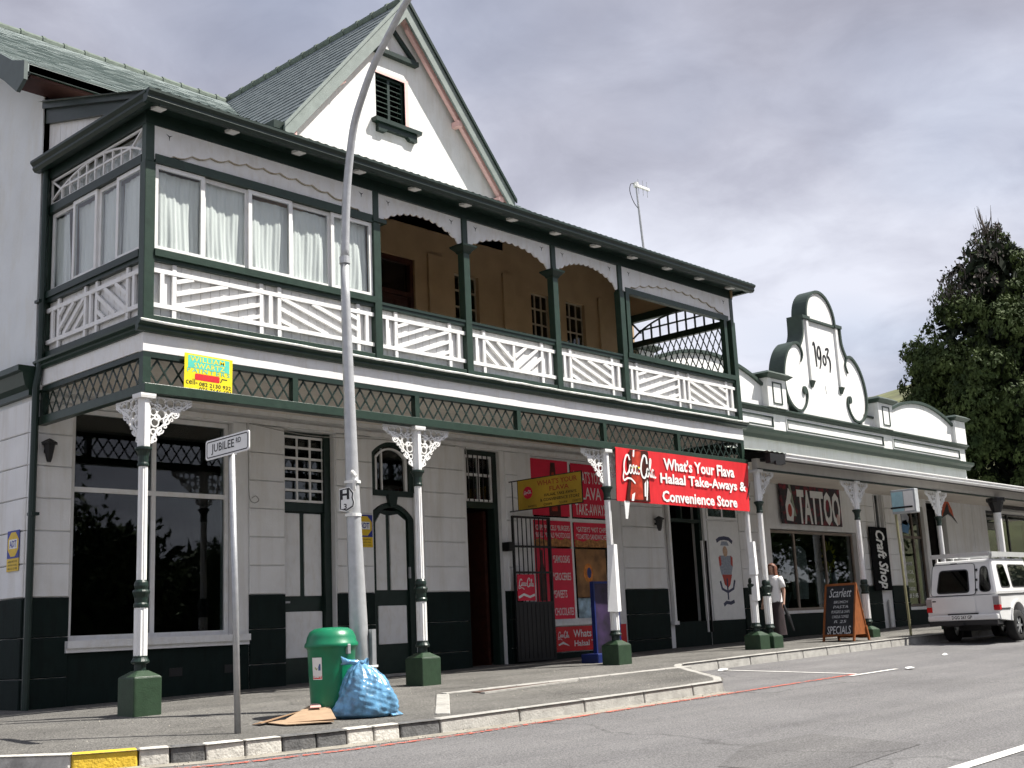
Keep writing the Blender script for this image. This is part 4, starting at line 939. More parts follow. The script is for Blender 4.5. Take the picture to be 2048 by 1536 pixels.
for a, b, d0 in ((13.98,14.55,-.1),(19.36,20.30,-.17),(25.62,26.56,-.17),(31.28,32.12,-.10)):
    pd = MB(); pd.box(a, b, D+d0, D+.36, 6.125, 6.90); p_ = pd.build('pedestal', WHITE, par, bevel=.01)
    pd = MB(); pd.hexa([(a-.04,D+d0-.04,6.90),(b+.04,D+d0-.04,6.90),(b+.04,D+.4,6.90),(a-.04,D+.4,6.90),(a-.16,D+d0-.16,6.99),(b+.16,D+d0-.16,6.99),(b+.16,D+.5,6.99),(a-.16,D+.5,6.99)])
    pd.hexa([(a-.16,D+d0-.16,6.992),(b+.16,D+d0-.16,6.992),(b+.16,D+.5,6.992),(a-.16,D+.5,6.992),(a-.02,D+d0-.05,7.07),(b+.02,D+d0-.05,7.07),(b+.02,D+.4,7.07),(a-.02,D+.4,7.07)]); pd.build('pedestal_cap', PGREEN, p_)
    if b-a > .9:
        f_ = MB(); q0, q1, z0, z1, t = a+.24, b-.24, 6.22, 6.80, .03; y1 = D+d0
        f_.box(q0,q1,y1-.022,y1,z0,z0+t); f_.box(q0,q1,y1-.022,y1,z1-t,z1); f_.box(q0,q0+t,y1-.021,y1,z0+t,z1-t); f_.box(q1-t,q1,y1-.021,y1,z0+t,z1-t); f_.build('panel_moulding', PGREEN, p_)
for a, b in ((14.55,19.36),(26.56,31.28)):
    ap = arch(a, b, 6.70, .50, 26)
    MB().prism([(a,6.13)]+ap+[(b,6.13)], D+.02, D+.32, lambda p, q, d: (p, d, q)).build('curved_parapet', WHITE, par)
    MB().ribbon([(p, q+.03) for p, q in ap], .085, D-.05, D+.36, lambda p, q, d: (p, d, q)).build('curved_coping', PGREEN, par)
# centre gable with scrolls
rh = [(1.62,6.13),(1.72,6.17)]+[tuple(p) for p in spline([(1.75,6.2),(2.05,6.33),(2.28,6.62),(2.36,7.0),(2.27,7.45),(2.05,7.83),(1.75,8.07),(1.52,8.13),(1.36,8.09)], 4)]+[tuple(p) for p in spline([(1.34,8.09),(1.20,8.28),(1.11,8.52),(1.09,8.94)], 4)]
hd = [(.82*math.cos(math.pi*k/24), 9.0+.84*math.sin(math.pi*k/24)) for k in range(25)]
ol = [(CXG+a, b) for a, b in rh]+[(CXG+a, b) for a, b in hd]+[(CXG-a, b) for a, b in rh[::-1]]
mpp = lambda p, q, d: (p, d, q)
gpar = MB().prism(ol, D+.0, D+.40, mpp).build('scrolled_gable', WHITE, par)
MB().ribbon([(CXG+a, b) for a, b in rh[2:]], .075, D-.055, D+.42, mpp).build('scroll_coping', PGREEN, gpar)
MB().ribbon([(CXG-a, b) for a, b in rh[2:]], .075, D-.055, D+.42, mpp).build('scroll_coping', PGREEN, gpar)
MB().ribbon([(CXG+a, b) for a, b in hd], .075, D-.05, D+.41, mpp).build('head_coping', PGREEN, gpar)
for s in (1, -1):
    MB().box(min(CXG+s*1.13, CXG+s*.72), max(CXG+s*1.13, CXG+s*.72), D-.09, D+.42, 8.90, 8.99).build('shoulder_moulding', PGREEN, gpar)
    up_ = [(CXG+s*a, b) for a, b in spline([(1.40,8.10),(1.30,8.00),(1.24,7.85),(1.30,7.70),(1.36,7.62)], 4)]; MB().ribbon(up_, [.07-.05*k/(len(up_)-1) for k in range(len(up_))], D-.05, D, mpp).build('scroll_curl', PGREEN, gpar)
    lo_ = [(CXG+s*a, b) for a, b in spline([(1.75,6.22),(1.50,6.24),(1.28,6.42),(1.16,6.68),(1.20,6.86),(1.32,6.90),(1.36,6.78)], 4)]; MB().ribbon(lo_, .06, D-.05, D, mpp).build('scroll_curl', PGREEN, gpar)
    MB().prism([(CXG+s*1.30+.085*math.cos(k*math.pi/6), 6.82+.11*math.sin(k*math.pi/6)) for k in range(12)], D-.06, D-.001, mpp).build('scroll_eye', PGREEN, gpar)
    MB().box(CXG+s*.84-.055, CXG+s*.84+.055, D-.06, D, 7.14, 8.88).build('pilaster_strip', TRIM, gpar)
    MB().hexa([(CXG+s*.84-.05,D-.03,6.95),(CXG+s*.84+.05,D-.03,6.95),(CXG+s*.84+.05,D,6.95),(CXG+s*.84-.05,D,6.95),(CXG+s*.84-.10,D-.10,7.14),(CXG+s*.84+.10,D-.10,7.14),(CXG+s*.84+.10,D,7.14),(CXG+s*.84-.10,D,7.14)]).build('corbel', PGREEN, gpar)
MB().box(CXG-.80, CXG+.80, D-.07, D, 8.885, 8.95).build('head_moulding', PGREEN, gpar)
for ch, pts, wd in (('1',[(-.50,8.20),(-.46,8.28),(-.41,8.22),(-.39,7.95),(-.38,7.60)],[.03,.05,.06,.06,.035]),
      ('9',[(-.10,8.05),(-.12,8.17),(-.20,8.19),(-.27,8.06),(-.26,7.90),(-.18,7.86),(-.11,7.96),(-.095,8.08),(-.10,7.90),(-.14,7.70),(-.22,7.56)],[.05]*8+[.05,.045,.03]),
      ('0',[(.10,7.98),(.04,7.94),(.02,7.83),(.06,7.73),(.13,7.72),(.18,7.80),(.17,7.92),(.10,7.985)],[.045]*8),
      ('3',[(.20,8.16),(.28,8.20),(.38,8.18),(.27,7.99),(.36,7.95),(.42,7.83),(.41,7.68),(.36,7.52)],[.03,.05,.045,.05,.055,.06,.055,.03])):
    p = spline([(CXG-.05+x, z) for x, z in pts], 4); ww = np.interp(np.linspace(0, 1, len(p)), np.linspace(0, 1, len(wd)), wd); MB().ribbon(p, [1.35*q for q in ww], D-.012, D+.01, mpp).build('date_numeral', BLACKM, gpar)
MB().prism([(CXG-.06,7.10),(CXG-.02,6.86),(CXG+.07,6.90),(CXG+.06,7.16)], D-.012, D, mpp).build('plaster_boss', TRIM, gpar)
MB().box(20.30, 20.75, D+.05, D+.3, 6.13, 6.42).build('link_wall', WHITE, par); MB().box(20.30, 20.75, D+.0, D+.34, 6.42, 6.48).build('link_coping', PGREEN, par)
MB().box(24.95, 25.62, D+.05, D+.3, 6.13, 6.42).build('link_wall', WHITE, par); MB().box(24.95, 25.62, D+.0, D+.34, 6.42, 6.48).build('link_coping', PGREEN, par)
# verandah
m = MB(); vs = []
for i in range(281):
    x = 13.8+i*.1
    for y, z in ((-.50,4.135),(WT,4.86)): vs.append((x, y, z+.011*(1 if i % 2 else -1)))
m.add(vs, [(2*i,2*i+1,2*i+3,2*i+2) for i in range(280)]); m.build('verandah_roof', TIN, NB)
MB().sweepx([(-.40,4.005),(-.47,4.005),(-.505,4.045),(-.50,4.085),(-.53,4.11),(-.53,4.135),(-.40,4.135)], 14.62, 42.4).build('verandah_gutter', TRIM, NB)
MB().box(14.2, 42.4, -.05, .07, 3.83, 4.06).build('verandah_beam', pmat('cream_beam_paint', (.60,.57,.52), .6, .06, 4), NB)
MB().box(14.2, 42.4, -.065, -.052, 3.80, 3.845).build('beam_bead', DGREEN, NB)
MB().hexa([(14.25,-.40,4.03),(42.4,-.40,4.03),(42.4,.04,4.07),(14.25,.04,4.07),(14.25,-.40,4.06),(42.4,-.40,4.06),(42.4,.04,4.13),(14.25,.04,4.13)]).build('eaves_board', BLACK, NB)
MB().prism([(-.45,3.95),(D,4.30),(D,4.70),(-.45,4.12)], 14.34, 14.42, lambda p, q, d: (d, p, q)).build('verandah_end', BLACK, NB)
MB().box(13.85,42.4,.3,WT,4.14,4.16).build('verandah_ceiling', CEILG, NB)
MB().box(14.0,14.6,-.50,-.38,3.90,4.10).build('gutter_box', BLACK, NB)
m = MB(); m.box(14.15,14.4,-.54,-.50,3.86,3.94); m.build('lamp_bracket', BLACK, NB)
for x, br in ((14.23,(0,)),(18.54,(0,R(180))),(23.07,(0,R(180)))): column(NB, x, zp(x, 0), br, 0, -.04)
cx8 = 27.1; cc = MB().lathe([(.11,.2),(.11,3.55)], 12, c=(cx8,0,0)).build('column', TRIM, NB); MB().lathe([(.11,3.4),(.14,3.45),(.22,3.7),(.26,3.72),(.26,3.82)], 12, c=(cx8,0,0)).build('capital', BLACK, cc); MB().box(cx8-.18,cx8+.18,-.18,.18,.1,.6).build('plinth', PLGREEN, cc, bevel=.012)
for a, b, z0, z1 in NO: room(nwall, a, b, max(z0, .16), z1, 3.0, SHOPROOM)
# door of the tattoo shop with mural panel
m = MB(); m.box(14.79,14.87,WT+.06,WT+.2,.1,4.09); m.box(16.12,16.21,WT+.06,WT+.2,.1,4.09); m.box(14.87,16.12,WT+.06,WT+.2,3.02,3.10); m.box(15.4,15.46,WT+.06,WT+.2,3.1,4.09)
nd = m.build('shop_door', DGREEN, NB); MB().box(14.79,16.21,WT+.0,WT+.04,-.1,.76).build('stall_riser', DADO, nd)
m = MB(); m.box(14.68,14.755,WT-.10,WT-.02,.78,4.1); m.box(14.62,14.80,WT-.12,WT-.0,.70,.78); m.build('drain_pipe', TRIM, nd)
MB().box(16.06,16.10,WT-.03,WT+.02,.5,2.6).build('security_bar', TRIM, nd); MB().box(16.18,16.21,WT-.06,WT-.02,.5,2.6).build('security_bar', BLACK, nd)
mur = MB().box(16.34,17.66,WT-.03,WT+.0,.76,3.08).build('mural_panel', SIGNW, nwall)
window_frame(nwall, 16.34, 17.66, 3.12, 4.1, WT-.03, [17.0], [], TRIM, .06, GLASS, 'fanlight', .03)
mo = lambda x, z: (x, WT-.03, z)
mk_ = lambda nm, poly, c, t=.003: MB().prism(poly, WT-.03-t, WT-.03, mpp).build(nm, c, mur)
INK = pmat('mural_ink', (.05,.055,.10), .6); MRED = pmat('mural_red', (.45,.06,.04), .6); MSKIN = pmat('mural_tan', (.50,.33,.22), .6, .2, 20); MBLUE = pmat('mural_grey_blue', (.28,.31,.36), .6, .3, 25)
cxm = 17.0; rib = lambda nm, pts, w_, c, t: MB().ribbon([Vector(p) for p in pts], w_, WT-.03-t, WT-.03, mpp).build(nm, c, mur)
rib('painted_scroll', [(cxm-.34,2.60),(cxm-.2,2.66),(cxm,2.68),(cxm+.2,2.66),(cxm+.34,2.58)], .09, INK, .003)
mk_('painted_hat', [(cxm-.18,2.50),(cxm+.18,2.50),(cxm+.12,2.60),(cxm-.12,2.60)], MBLUE)
mk_('painted_head', [(cxm+.10*math.cos(k*.524), 2.36+.13*math.sin(k*.524)) for k in range(12)], MSKIN, .004)
mk_('painted_shirt', [(cxm-.26,2.26),(cxm+.26,2.26),(cxm+.28,2.0),(cxm+.20,1.80),(cxm-.22,1.80),(cxm-.28,2.0)], MBLUE)
mk_('painted_sleeve', [(cxm-.30,2.22),(cxm-.22,2.26),(cxm-.2,2.05),(cxm-.28,2.0)], MRED, .005)
mk_('painted_sleeve', [(cxm+.22,2.26),(cxm+.30,2.22),(cxm+.28,2.0),(cxm+.2,2.05)], MRED, .005)
mk_('painted_trousers', [(cxm-.20,1.81),(cxm+.22,1.81),(cxm+.12,1.58),(cxm+.02,1.5),(cxm-.12,1.58)], MRED, .004)
rib('painted_anchor', [(cxm-.01,1.72),(cxm-.01,1.22)], .05, INK, .006)
rib('painted_anchor', [(cxm-.30,1.66),(cxm-.24,1.48),(cxm-.01,1.40),(cxm+.24,1.48),(cxm+.32,1.68)], .06, INK, .0065)
rib('painted_scroll', [(cxm-.22,1.10),(cxm-.1,1.16),(cxm+.08,1.14),(cxm+.24,1.18)], .08, INK, .004)
# tattoo shop window
tw = window_frame(nwall, 19.22, 23.78, .90, 2.96, WT+.12, [20.56,22.16], [], pmat('grey_brown_frame', (.26,.21,.17), .5), .07, GLASS, 'shop_window')
m = MB(); m.box(19.1,23.9,WT-.05,WT+.15,.83,.90); m.build('sill', TRIM, tw)
def flat(name, poly, y, mat, parent, t=.05): return MB().prism(poly, y, y+t, mpp).build(name, mat, parent)
ts = flat('white_tunic', [(21.2,2.55),(21.45,2.62),(21.7,2.62),(21.95,2.5),(22.0,1.9),(21.9,1.2),(21.25,1.2),(21.15,1.9)], WT+.6, SIGNW, None, .08); tag(ts, 'white tunic hanging in the middle pane of the tattoo shop window', 'tunic')
sf = empty('sunflower', (23.0,WT+.6,2.1), 'large yellow sunflower decoration in the right pane of the tattoo shop window', 'flower')
for k in range(14):
    a = k*2*math.pi/14; q = lambda r, b: (23.05+r*math.cos(a+b), 2.35+r*math.sin(a+b)); flat('petal', [q(.14,-.2), q(.32,-.14), q(.45,0), q(.32,.14), q(.14,.2)], WT+.5, SIGNY, sf, .02)
flat('seed_head', [(23.05+.18*math.cos(k*.4), 2.35+.18*math.sin(k*.4)) for k in range(16)], WT+.47, BLACK, sf, .05)
MB().box(23.03,23.07,WT+.5,WT+.54,.92,2.3).build('stem', pmat('stem_green', (.05,.14,.04), .6), sf)
lp_ = empty('laptop', (20.2,WT+.4,.93), 'open laptop on the sill inside the left pane of the tattoo shop window', 'laptop')
MB().box(19.75,20.15,WT+.25,WT+.55,.95,.98).build('keyboard', pmat('laptop_teal', (.30,.42,.45), .4), lp_); MB().hexa([(20.15,WT+.25,.97),(20.18,WT+.25,.97),(20.18,WT+.55,.97),(20.15,WT+.55,.97),(20.42,WT+.25,1.38),(20.45,WT+.25,1.38),(20.45,WT+.55,1.38),(20.42,WT+.55,1.38)]).build('screen', MATS['laptop_teal'], lp_)
for x, c in ((22.45,(.5,.5,.48)),(22.75,(.12,.25,.35)),(23.4,(.35,.5,.6))):
    tag(flat('hanging_cloth', [(x-.12,1.9),(x+.1,1.95),(x+.14,1.1),(x-.15,1.05)], WT+.55, pmat('cloth_%d' % int(x*100), c, .8), None), {22.45:'pale narrow cloth hanging nearest the mullion in the tattoo shop window',22.75:'dark blue cloth hanging below the sunflower in the shop window',23.4:'light blue cloth hanging at the right edge of the tattoo shop window'}[x], 'cloth', 'cloths in the tattoo shop window')
window_frame(nwall, 25.04, 25.59, 1.65, 4.18, WT+.1, [25.32], [3.1], TRIM, .05, GLASS, 'narrow_window')
bw = window_frame(nwall, 26.76, 28.34, .88, 3.88, WT+.1, [27.7], [2.95], pmat('dark_wood_frame', (.12,.09,.07), .5), .07, GLASS, 'shop_window')
MB().box(26.7,28.4,WT-.04,WT+.12,.78,.87).build('sill', TRIM, bw)
for k, t_ in enumerate(('HAIR','FACIAL','NAILS','TANNING')): lettering(t_, (27.2, WT+.098, 2.15-.25*k), EX, EZ, .42, .11, SIGNW, bw)
lettering('786 5195', (27.22, WT+.098, 1.20), EX, EZ, .72, .13, SIGNW, bw, bold=.01)
for k, zt in enumerate((3.55,3.3)): flat('painted_mascot_patch', [(26.95,zt-.2),(27.35,zt-.25),(27.5,zt),(27.3,zt+.18),(27.0,zt+.12)], WT+.09, [pmat('patch_grey',(.35,.38,.42),.6), pmat('patch_blue',(.08,.2,.36),.6)][k], bw, .004)
MB().box(26.85,27.65,WT+.4,WT+.6,.95,1.02).build('display_shelf', pmat('shelf_aqua', (.35,.6,.62), .5), bw)
# third shop on the far right
TB = empty('far_shop_building', (36, 3.0, .4), 'cream shop with dark windows behind the parked pickup at right edge', 'building')
m = MB(); m.box(32.12,33.3,WT,WT+.3,-.1,4.86); m.box(33.3,41.5,WT,WT+.3,4.0,4.86); m.box(33.3,41.5,WT,WT+.3,-.1,1.0); m.box(41.5,46,WT,WT+.3,-.1,4.86); tw_ = m.build('front_wall', WHITE, TB)
window_frame(tw_, 33.32, 41.48, 1.0, 4.0, WT+.08, [35.4,37.4,39.4], [2.5], pmat('dark_metal_frame', (.05,.05,.05), .5), .08, GLASS, 'shop_window')
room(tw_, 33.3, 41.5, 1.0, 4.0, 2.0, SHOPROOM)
for k in range(4): MB().box(33.45+2*k,35.2+2*k,WT+.3,WT+.32,2.6,3.9).build('roller_blind', pmat('grey_blind', (.22,.21,.18), .7), tw_)
MB().box(33.0,41.6,WT-.5,WT-.4,4.02,4.12).build('awning_bar', BLACK, tw_); MB().box(33.6,41,WT-.42,WT-.3,3.86,3.94).build('tube_light', SIGNW, tw_)
MB().box(32.1,46,WT+.3,9,4.7,4.86).build('flat_roof', TIN, TB)
MB().box(14.0,32.1,WT+.34,9,5.0,5.1).build('flat_roof', TIN, NB)
# ================================================================== signs
# street name sign on its post
sx, sy = -.46, -2.69; sz = zp(sx, sy)
sg = empty('street_name_sign', (sx, sy, sz), 'white street name plate reading JUBILEE RD on a grey steel post at the kerb', 'street sign')
MB().tube([(sx,sy,sz-.1),(sx-.03,sy,1.2),(sx-.075,sy,2.72)], .033, 12).build('post', STEEL, sg, smooth=True)
bd_ = Vector((.03,-1,.0)).normalized(); bo = Vector((sx-.072-.04, -2.675, 2.80)); tilt = Vector((.03,0,1)).normalized()
tr_ = (bd_+Vector((0,0,.03))).normalized()
def rrect(w_, h_, r_, n_=4):
    P = []
    for cx_, cy_, a0 in ((w_/2-r_,h_/2-r_,0),(-w_/2+r_,h_/2-r_,90),(-w_/2+r_,-h_/2+r_,180),(w_/2-r_,-h_/2+r_,270)):
        P += [(cx_+r_*math.cos(R(a0+90*k/n_)), cy_+r_*math.sin(R(a0+90*k/n_))) for k in range(n_+1)]
    return P
pl_ = plate('name_plate', bo, tr_, EZ, .76, .21, SIGNW, sg, .012, rrect(.76,.21,.03))
m = MB(); nn = tr_.cross(Vector(EZ)); P = rrect(.71,.165,.025); m.ribbon(P, .011, .0122, .0135, lambda a, b, d: tuple(bo+tr_*a+Vector(EZ)*b+nn*d), True); m.build('plate_border', BLACKM, pl_)
lettering('JUBILEE', bo+tr_*(-.075)-Vector(EZ)*.005, tr_, EZ, .40, .115, BLACKM, pl_, depth=.0145, bold=.006)
lettering('RD', bo+tr_*(.20)+Vector(EZ)*.028, tr_, EZ, .085, .055, BLACKM, pl_, depth=.0145, bold=.01)
MB().box(sx-.11,sx-.035,sy-.03,sy+.04,2.70,2.84).build('clamp', STEEL, sg)

# painters' board on the lattice
pc = Vector((.865,-.085,4.19)); pr = Vector((.995,0,-.02)).normalized(); pu = Vector((.02,0,1)).normalized()
pb = empty('painter_advert_board', (.865,-.085,3.95), 'yellow painter advert board with red roller, fixed to the lattice beside the corner column', 'sign')
plate('board', pc, pr, pu, .72, .50, SIGNY, pb, .008)
at_ = lambda a, b: pc+pr*a+pu*b
plate('aqua_panel', at_(0,.145), pr, pu, .62, .165, AQUA, pb, .001, off=.0085)
lettering('WILLIAM', at_(-.02,.185), pr, pu, .52, .065, SIGNY, pb, depth=.0105, bold=.01, spacing=1.1); lettering('SWARTZ', at_(.01,.105), pr, pu, .46, .065, SIGNY, pb, depth=.0105, bold=.01, spacing=1.1)
lettering('PAINTERS', at_(.0,.035), pr, pu, .64, .055, AQUA, pb, depth=.0105, spacing=1.3)
plate('painted_roller', at_(-.02,-.045), pr, pu, .37, .085, SIGNR, pb, .001, rrect(.37,.085,.02), .0085)
MB().ribbon([(.175,-.075),(.19,-.06),(.20,-.03),(.28,-.03)], .014, .0088, .0098, lambda a, b, d: tuple(at_(a, b)+pr.cross(pu)*d)).build('painted_handle', BLACKM, pb)
lettering('cell-', at_(-.25,-.115), pr, pu, .17, .075, BLACKM, pb, depth=.0105); lettering('082 2130 932', at_(.10,-.135), pr, pu, .48, .05, BLACKM, pb, depth=.0105, bold=.01); lettering('076 7646 691', at_(.10,-.20), pr, pu, .48, .05, BLACKM, pb, depth=.0105, bold=.01)

# big red banner between the columns
bn = empty('shop_banner', (11.5,-.13,2.9), 'long red banner with white shop name and cola bottle hung between two columns', 'banner')
by = -.135; TL, TR, BR_, BL = (9.30,3.905), (13.70,3.895), (13.62,2.905), (9.24,2.93)
def bq(u, v): 
    a = Vector(BL).lerp(Vector(BR_), u); b = Vector(TL).lerp(Vector(TR), u); return a.lerp(b, v)
m = MB(); nu = 22; vs = []
for d in (0, .012):
    for j in (0, .5, 1):
        for i in range(nu+1):
            p = bq(i/nu, j); vs.append((p.x, by+d+.012*math.sin(i*.55)*(.4+abs(j-.5)), p.y))
n1 = nu+1; fs = []
for j in range(2):
    for i in range(nu): fs += [(j*n1+i, j*n1+i+1, (j+1)*n1+i+1, (j+1)*n1+i), (3*n1+j*n1+i+1, 3*n1+j*n1+i, 3*n1+(j+1)*n1+i, 3*n1+(j+1)*n1+i+1)]
m.add(vs, fs); m.build('banner_sheet', SIGNR, bn)
def bl(t_, u, v, w_, h_): p = bq(u, v); return lettering(t_, (p.x, by-.013, p.y), (4.4,0,-.02), EZ, w_, h_, SIGNW, bn, depth=.006, bold=.030)
bl("What's Your Flava", .60, .785, 2.42, .235); bl('Halaal Take-Aways &', .635, .475, 2.95, .25); bl('Convenience Store', .60, .16, 2.55, .215)
COLA = pmat('cola_brown', (.055,.012,.008), .3, .5, 9); CGLOW = pmat('cola_orange', (.36,.035,.018), .3, .6, 6)
bp = lambda P, nm, mt, t: MB().prism([tuple(bq(u, v)) for u, v in P], by-.013-t, by-.013, mpp).build(nm, mt, bn)
bp([(.06,.02),(.085,.5),(.075,.72),(.09,.98),(.215,.99),(.225,.72),(.218,.5),(.225,.02)], 'printed_bottle', COLA, .002)
bp([(.085,.05),(.10,.5),(.105,.95),(.165,.97),(.17,.5),(.175,.05)], 'printed_glow', CGLOW, .003)
bp([(.093,.62),(.12,.64),(.165,.62),(.165,.66),(.13,.68),(.093,.66)], 'printed_glint', SIGNY, .0035)
bp([(.095,.02),(.11,.02),(.12,.18),(.10,.14)], 'printed_glint', SIGNW, .0042); bp([(.185,.12),(.195,.12),(.198,.42),(.186,.36)], 'printed_glint', SIGNW, .0042); bp([(.196,.05),(.204,.05),(.212,.4),(.204,.45)], 'printed_glint', SIGNW, .0042); bp([(.108,.86),(.118,.84),(.122,.98),(.112,.98)], 'printed_glint', SIGNW, .0042)
q = bq(.15,.62); script_mark((q.x, by-.018, q.y), (1,0,-.02), EZ, 1.0, .56, SIGNW, bn, .006, lw=1.0)
MB().ribbon([(13.70,3.5),(13.62,3.3),(13.53,3.15)], [.01,.035,.01], by-.017, by-.0135, mpp).build('banner_tear', BLACK, bn)
MB().hexa([(9.50,by+.02,2.62),(9.56,by+.02,2.62),(9.56,by+.03,2.62),(9.50,by+.03,2.62),(9.46,by-.0,2.94),(9.62,by-.0,2.94),(9.62,by+.01,2.94),(9.46,by+.01,2.94)]).build('loose_strip', SIGNW, bn)
m = MB()
for x, z in ((9.27,3.9),(9.25,2.95),(13.69,3.88),(13.63,2.93)): m.tube([(x,by,z),(x+(-.12 if x < 10 else .06),-.02,z+.02)], .006, 5)
m.build('tie', BLACK, bn, kind='stuff')

# projecting yellow sign at the shop door (perpendicular to the wall)
hs = empty('projecting_sign', (9.5,1.7,3.0), 'faded yellow projecting sign hung at right angles to the wall above shop door', 'sign')
FADE = pmat('faded_yellow_sign', (.52,.33,.035), .5, .30, 1.3)
plate('board', (9.5,1.66,3.31), (0,-1,0), EZ, 1.60, .56, FADE, hs, .02)
m = MB()
for z in (3.02,3.60): m.tube([(9.49,2.70,z),(9.49,.84,z)], .012, 6)
for y in (2.62,2.47,.85): m.tube([(9.49,y,3.02),(9.49,y,3.60)], .012, 6)
m.build('bracket_frame', BLACK, hs)
BRN = pmat('faded_red_print', (.42,.06,.03), .6, .2); hl = lambda t_, y, z, w_, h_, mt, nm='lettering': lettering(t_, (9.478,y,z), (0,-1,0), EZ, w_, h_, mt, hs, nm, .003, .012)
hl("WHAT'S YOUR",1.45,3.49,1.0,.10,BRN); hl('FLAVA',1.40,3.36,.48,.09,BRN); hl('HALAAL TAKE AWAYS',1.38,3.25,.80,.055,BLACKM); hl('& CONVENIENCE STORE',1.40,3.16,.98,.055,BLACKM)
for k, (t_, y) in enumerate((('SWEETS',2.1),('CHIPS',1.7),('COLD DRINK',1.32),('CIGARETTES',.98))): hl(t_,y,3.07,.22,.04,BLACKM)
plate('round_logo', (9.478,2.20,3.34), (0,-1,0), EZ, .2, .2, POSTR, hs, .003, [(.12*math.cos(k*.393),.12*math.sin(k*.393)) for k in range(16)])
script_mark((9.474,2.20,3.34), (0,-1,0), EZ, .19, .09, SIGNW, hs, .003)

# posters in the shop window: each its own sheet
def poster(name, x0, x1, z0, z1, label, mat=POSTR, y=WT+.045):
    return tag(plate(name, ((x0+x1)/2, y, (z0+z1)/2), EX, EZ, x1-x0, z1-z0, mat, None, .004), label, 'poster')
def pl(p, t_, x, z, w_, h_, mt=SIGNW, b=.004):
    o = lettering(t_, (x, WT+.040, z), EX, EZ, w_, h_, mt, p, depth=.002, bold=b); o['kind'] = 'stuff'
    return o
p = poster('window_poster', 10.24, 11.40, 3.0, 4.15, 'red poster with a cola bottle in the upper left shop window')
plate('printed_bottle', (10.92,WT+.04,3.55), EX, EZ, .4, 1.1, COLA, p, .001, [(-.16,-.55),(.2,-.55),(.2,-.1),(.1,.25),(.08,.55),(-.06,.55),(-.1,.25),(-.18,-.1)]); plate('printed_glow', (10.92,WT+.0385,3.6), EX, EZ, .2, .9, CGLOW, p, .001, [(-.08,-.5),(.1,-.5),(.08,-.1),(.03,.3),(-.03,.3),(-.08,-.1)])
p = poster('window_poster', 11.50, 12.66, 3.0, 4.13, "red poster reading WHAT'S YOUR FLAVA TAKE-AWAYS in the upper right shop window")
pl(p,"WHAT'S YOUR",12.08,3.85,.98,.26); pl(p,'FLAVA',12.08,3.51,.78,.26); pl(p,'TAKE-AWAYS',12.10,3.17,1.02,.24)
FOOD = pmat('printed_fried_food', (.38,.17,.05), .6, .6, 14)
p = poster('window_poster', 10.24, 11.40, 2.38, 2.90, 'red poster listing chips, parcels, burgers and hotdogs behind the gate'); pl(p,'*CHIPS *PARCELS *BURGERS',10.82,2.76,1.08,.11); pl(p,'*ROLLS *MEALS *HOTDOGS',10.82,2.61,1.08,.11)
plate('printed_food', (10.82,WT+.04,2.46), EX, EZ, 1.1, .14, FOOD, p, .001, [(-.57,-.08),(.57,-.08),(.57,.06),(.4,.1),(.25,.05),(.05,.09),(-.15,.03),(-.4,.08),(-.57,.04)])
p = poster('window_poster', 11.50, 12.66, 2.38, 2.89, "red poster listing gatsby's, hot chips and toasted sandwiches beside the column"); pl(p,"*GATSBY'S *HOT CHIPS",12.08,2.75,1.0,.11); pl(p,'*TOASTED SANDWICHES',12.08,2.60,1.04,.11)
plate('printed_food', (12.08,WT+.04,2.46), EX, EZ, 1.1, .14, FOOD, p, .001, [(-.57,-.08),(.57,-.08),(.57,.04),(.35,.1),(.15,.05),(-.1,.09),(-.3,.03),(-.57,.08)])
p = poster('window_poster', 10.70, 11.40, .93, 2.34, 'tall red poster listing samoosas, groceries, sweets and chocolates')
for k, t_ in enumerate(('*SAMOOSAS','*GROCERIES','*SWEETS','*CHOCOLATES')): pl(p,t_,11.05-(.0 if k != 2 else .08),2.13-.35*k,(.52,.55,.42,.62)[k],.16)
p = poster('window_poster', 10.24, 10.66, 1.25, 2.34, 'narrow cola bottle poster half hidden by the open gate'); plate('printed_bottle', (10.45,WT+.04,1.8), EX, EZ, .3, 1.0, COLA, p, .001, [(-.1,-.5),(.12,-.5),(.12,0),(.04,.25),(.04,.5),(-.04,.5),(-.04,.25),(-.1,0)])
p = poster('window_poster', 11.52, 12.5, 1.35, 2.34, 'dark orange and blue drinks poster in the lower right shop window', pmat('drinks_poster', (.25,.12,.04), .5, .7, 3)); plate('printed_emblem', (11.9,WT+.04,1.85), EX, EZ, .4, .4, pmat('emblem_orange', (.6,.2,.03), .5, .4, 8), p, .001, [(.16*math.cos(k*.5),.2*math.sin(k*.5)) for k in range(12)]); plate('printed_emblem', (11.92,WT+.038,1.85), EX, EZ, .4, .4, pmat('emblem_navy', (.03,.05,.2), .5), p, .001, [(.07*math.cos(k*.5),.11*math.sin(k*.5)) for k in range(12)])
p = poster('window_poster', 11.52, 12.5, .93, 1.33, 'pale blue ice poster along the bottom of the shop window', pmat('ice_poster', (.30,.42,.50), .5, .6, 6))
p = poster('sill_board', 10.70, 12.98, .29, .775, 'red board below the sill reading Whats Your Flava Halaal Take-Aways', SIGNR, WT-.02)
for t_, x, z, w_ in (('Whats Your Flava',12.0,.63,1.55),('Halaal Take-Aways',12.02,.42,1.55)): lettering(t_, (x, WT-.025, z), EX, EZ, w_, .15, SIGNW, p, depth=.002, bold=.015)
script_mark((10.92,WT-.024,.60), EX, EZ, .34, .18, SIGNW, p, .003); MB().ribbon([(10.76,.42),(10.9,.46),(11.08,.40)], [.03,.05,.01], WT-.0262, WT-.0245, mpp).build('printed_wave', SIGNW, p)

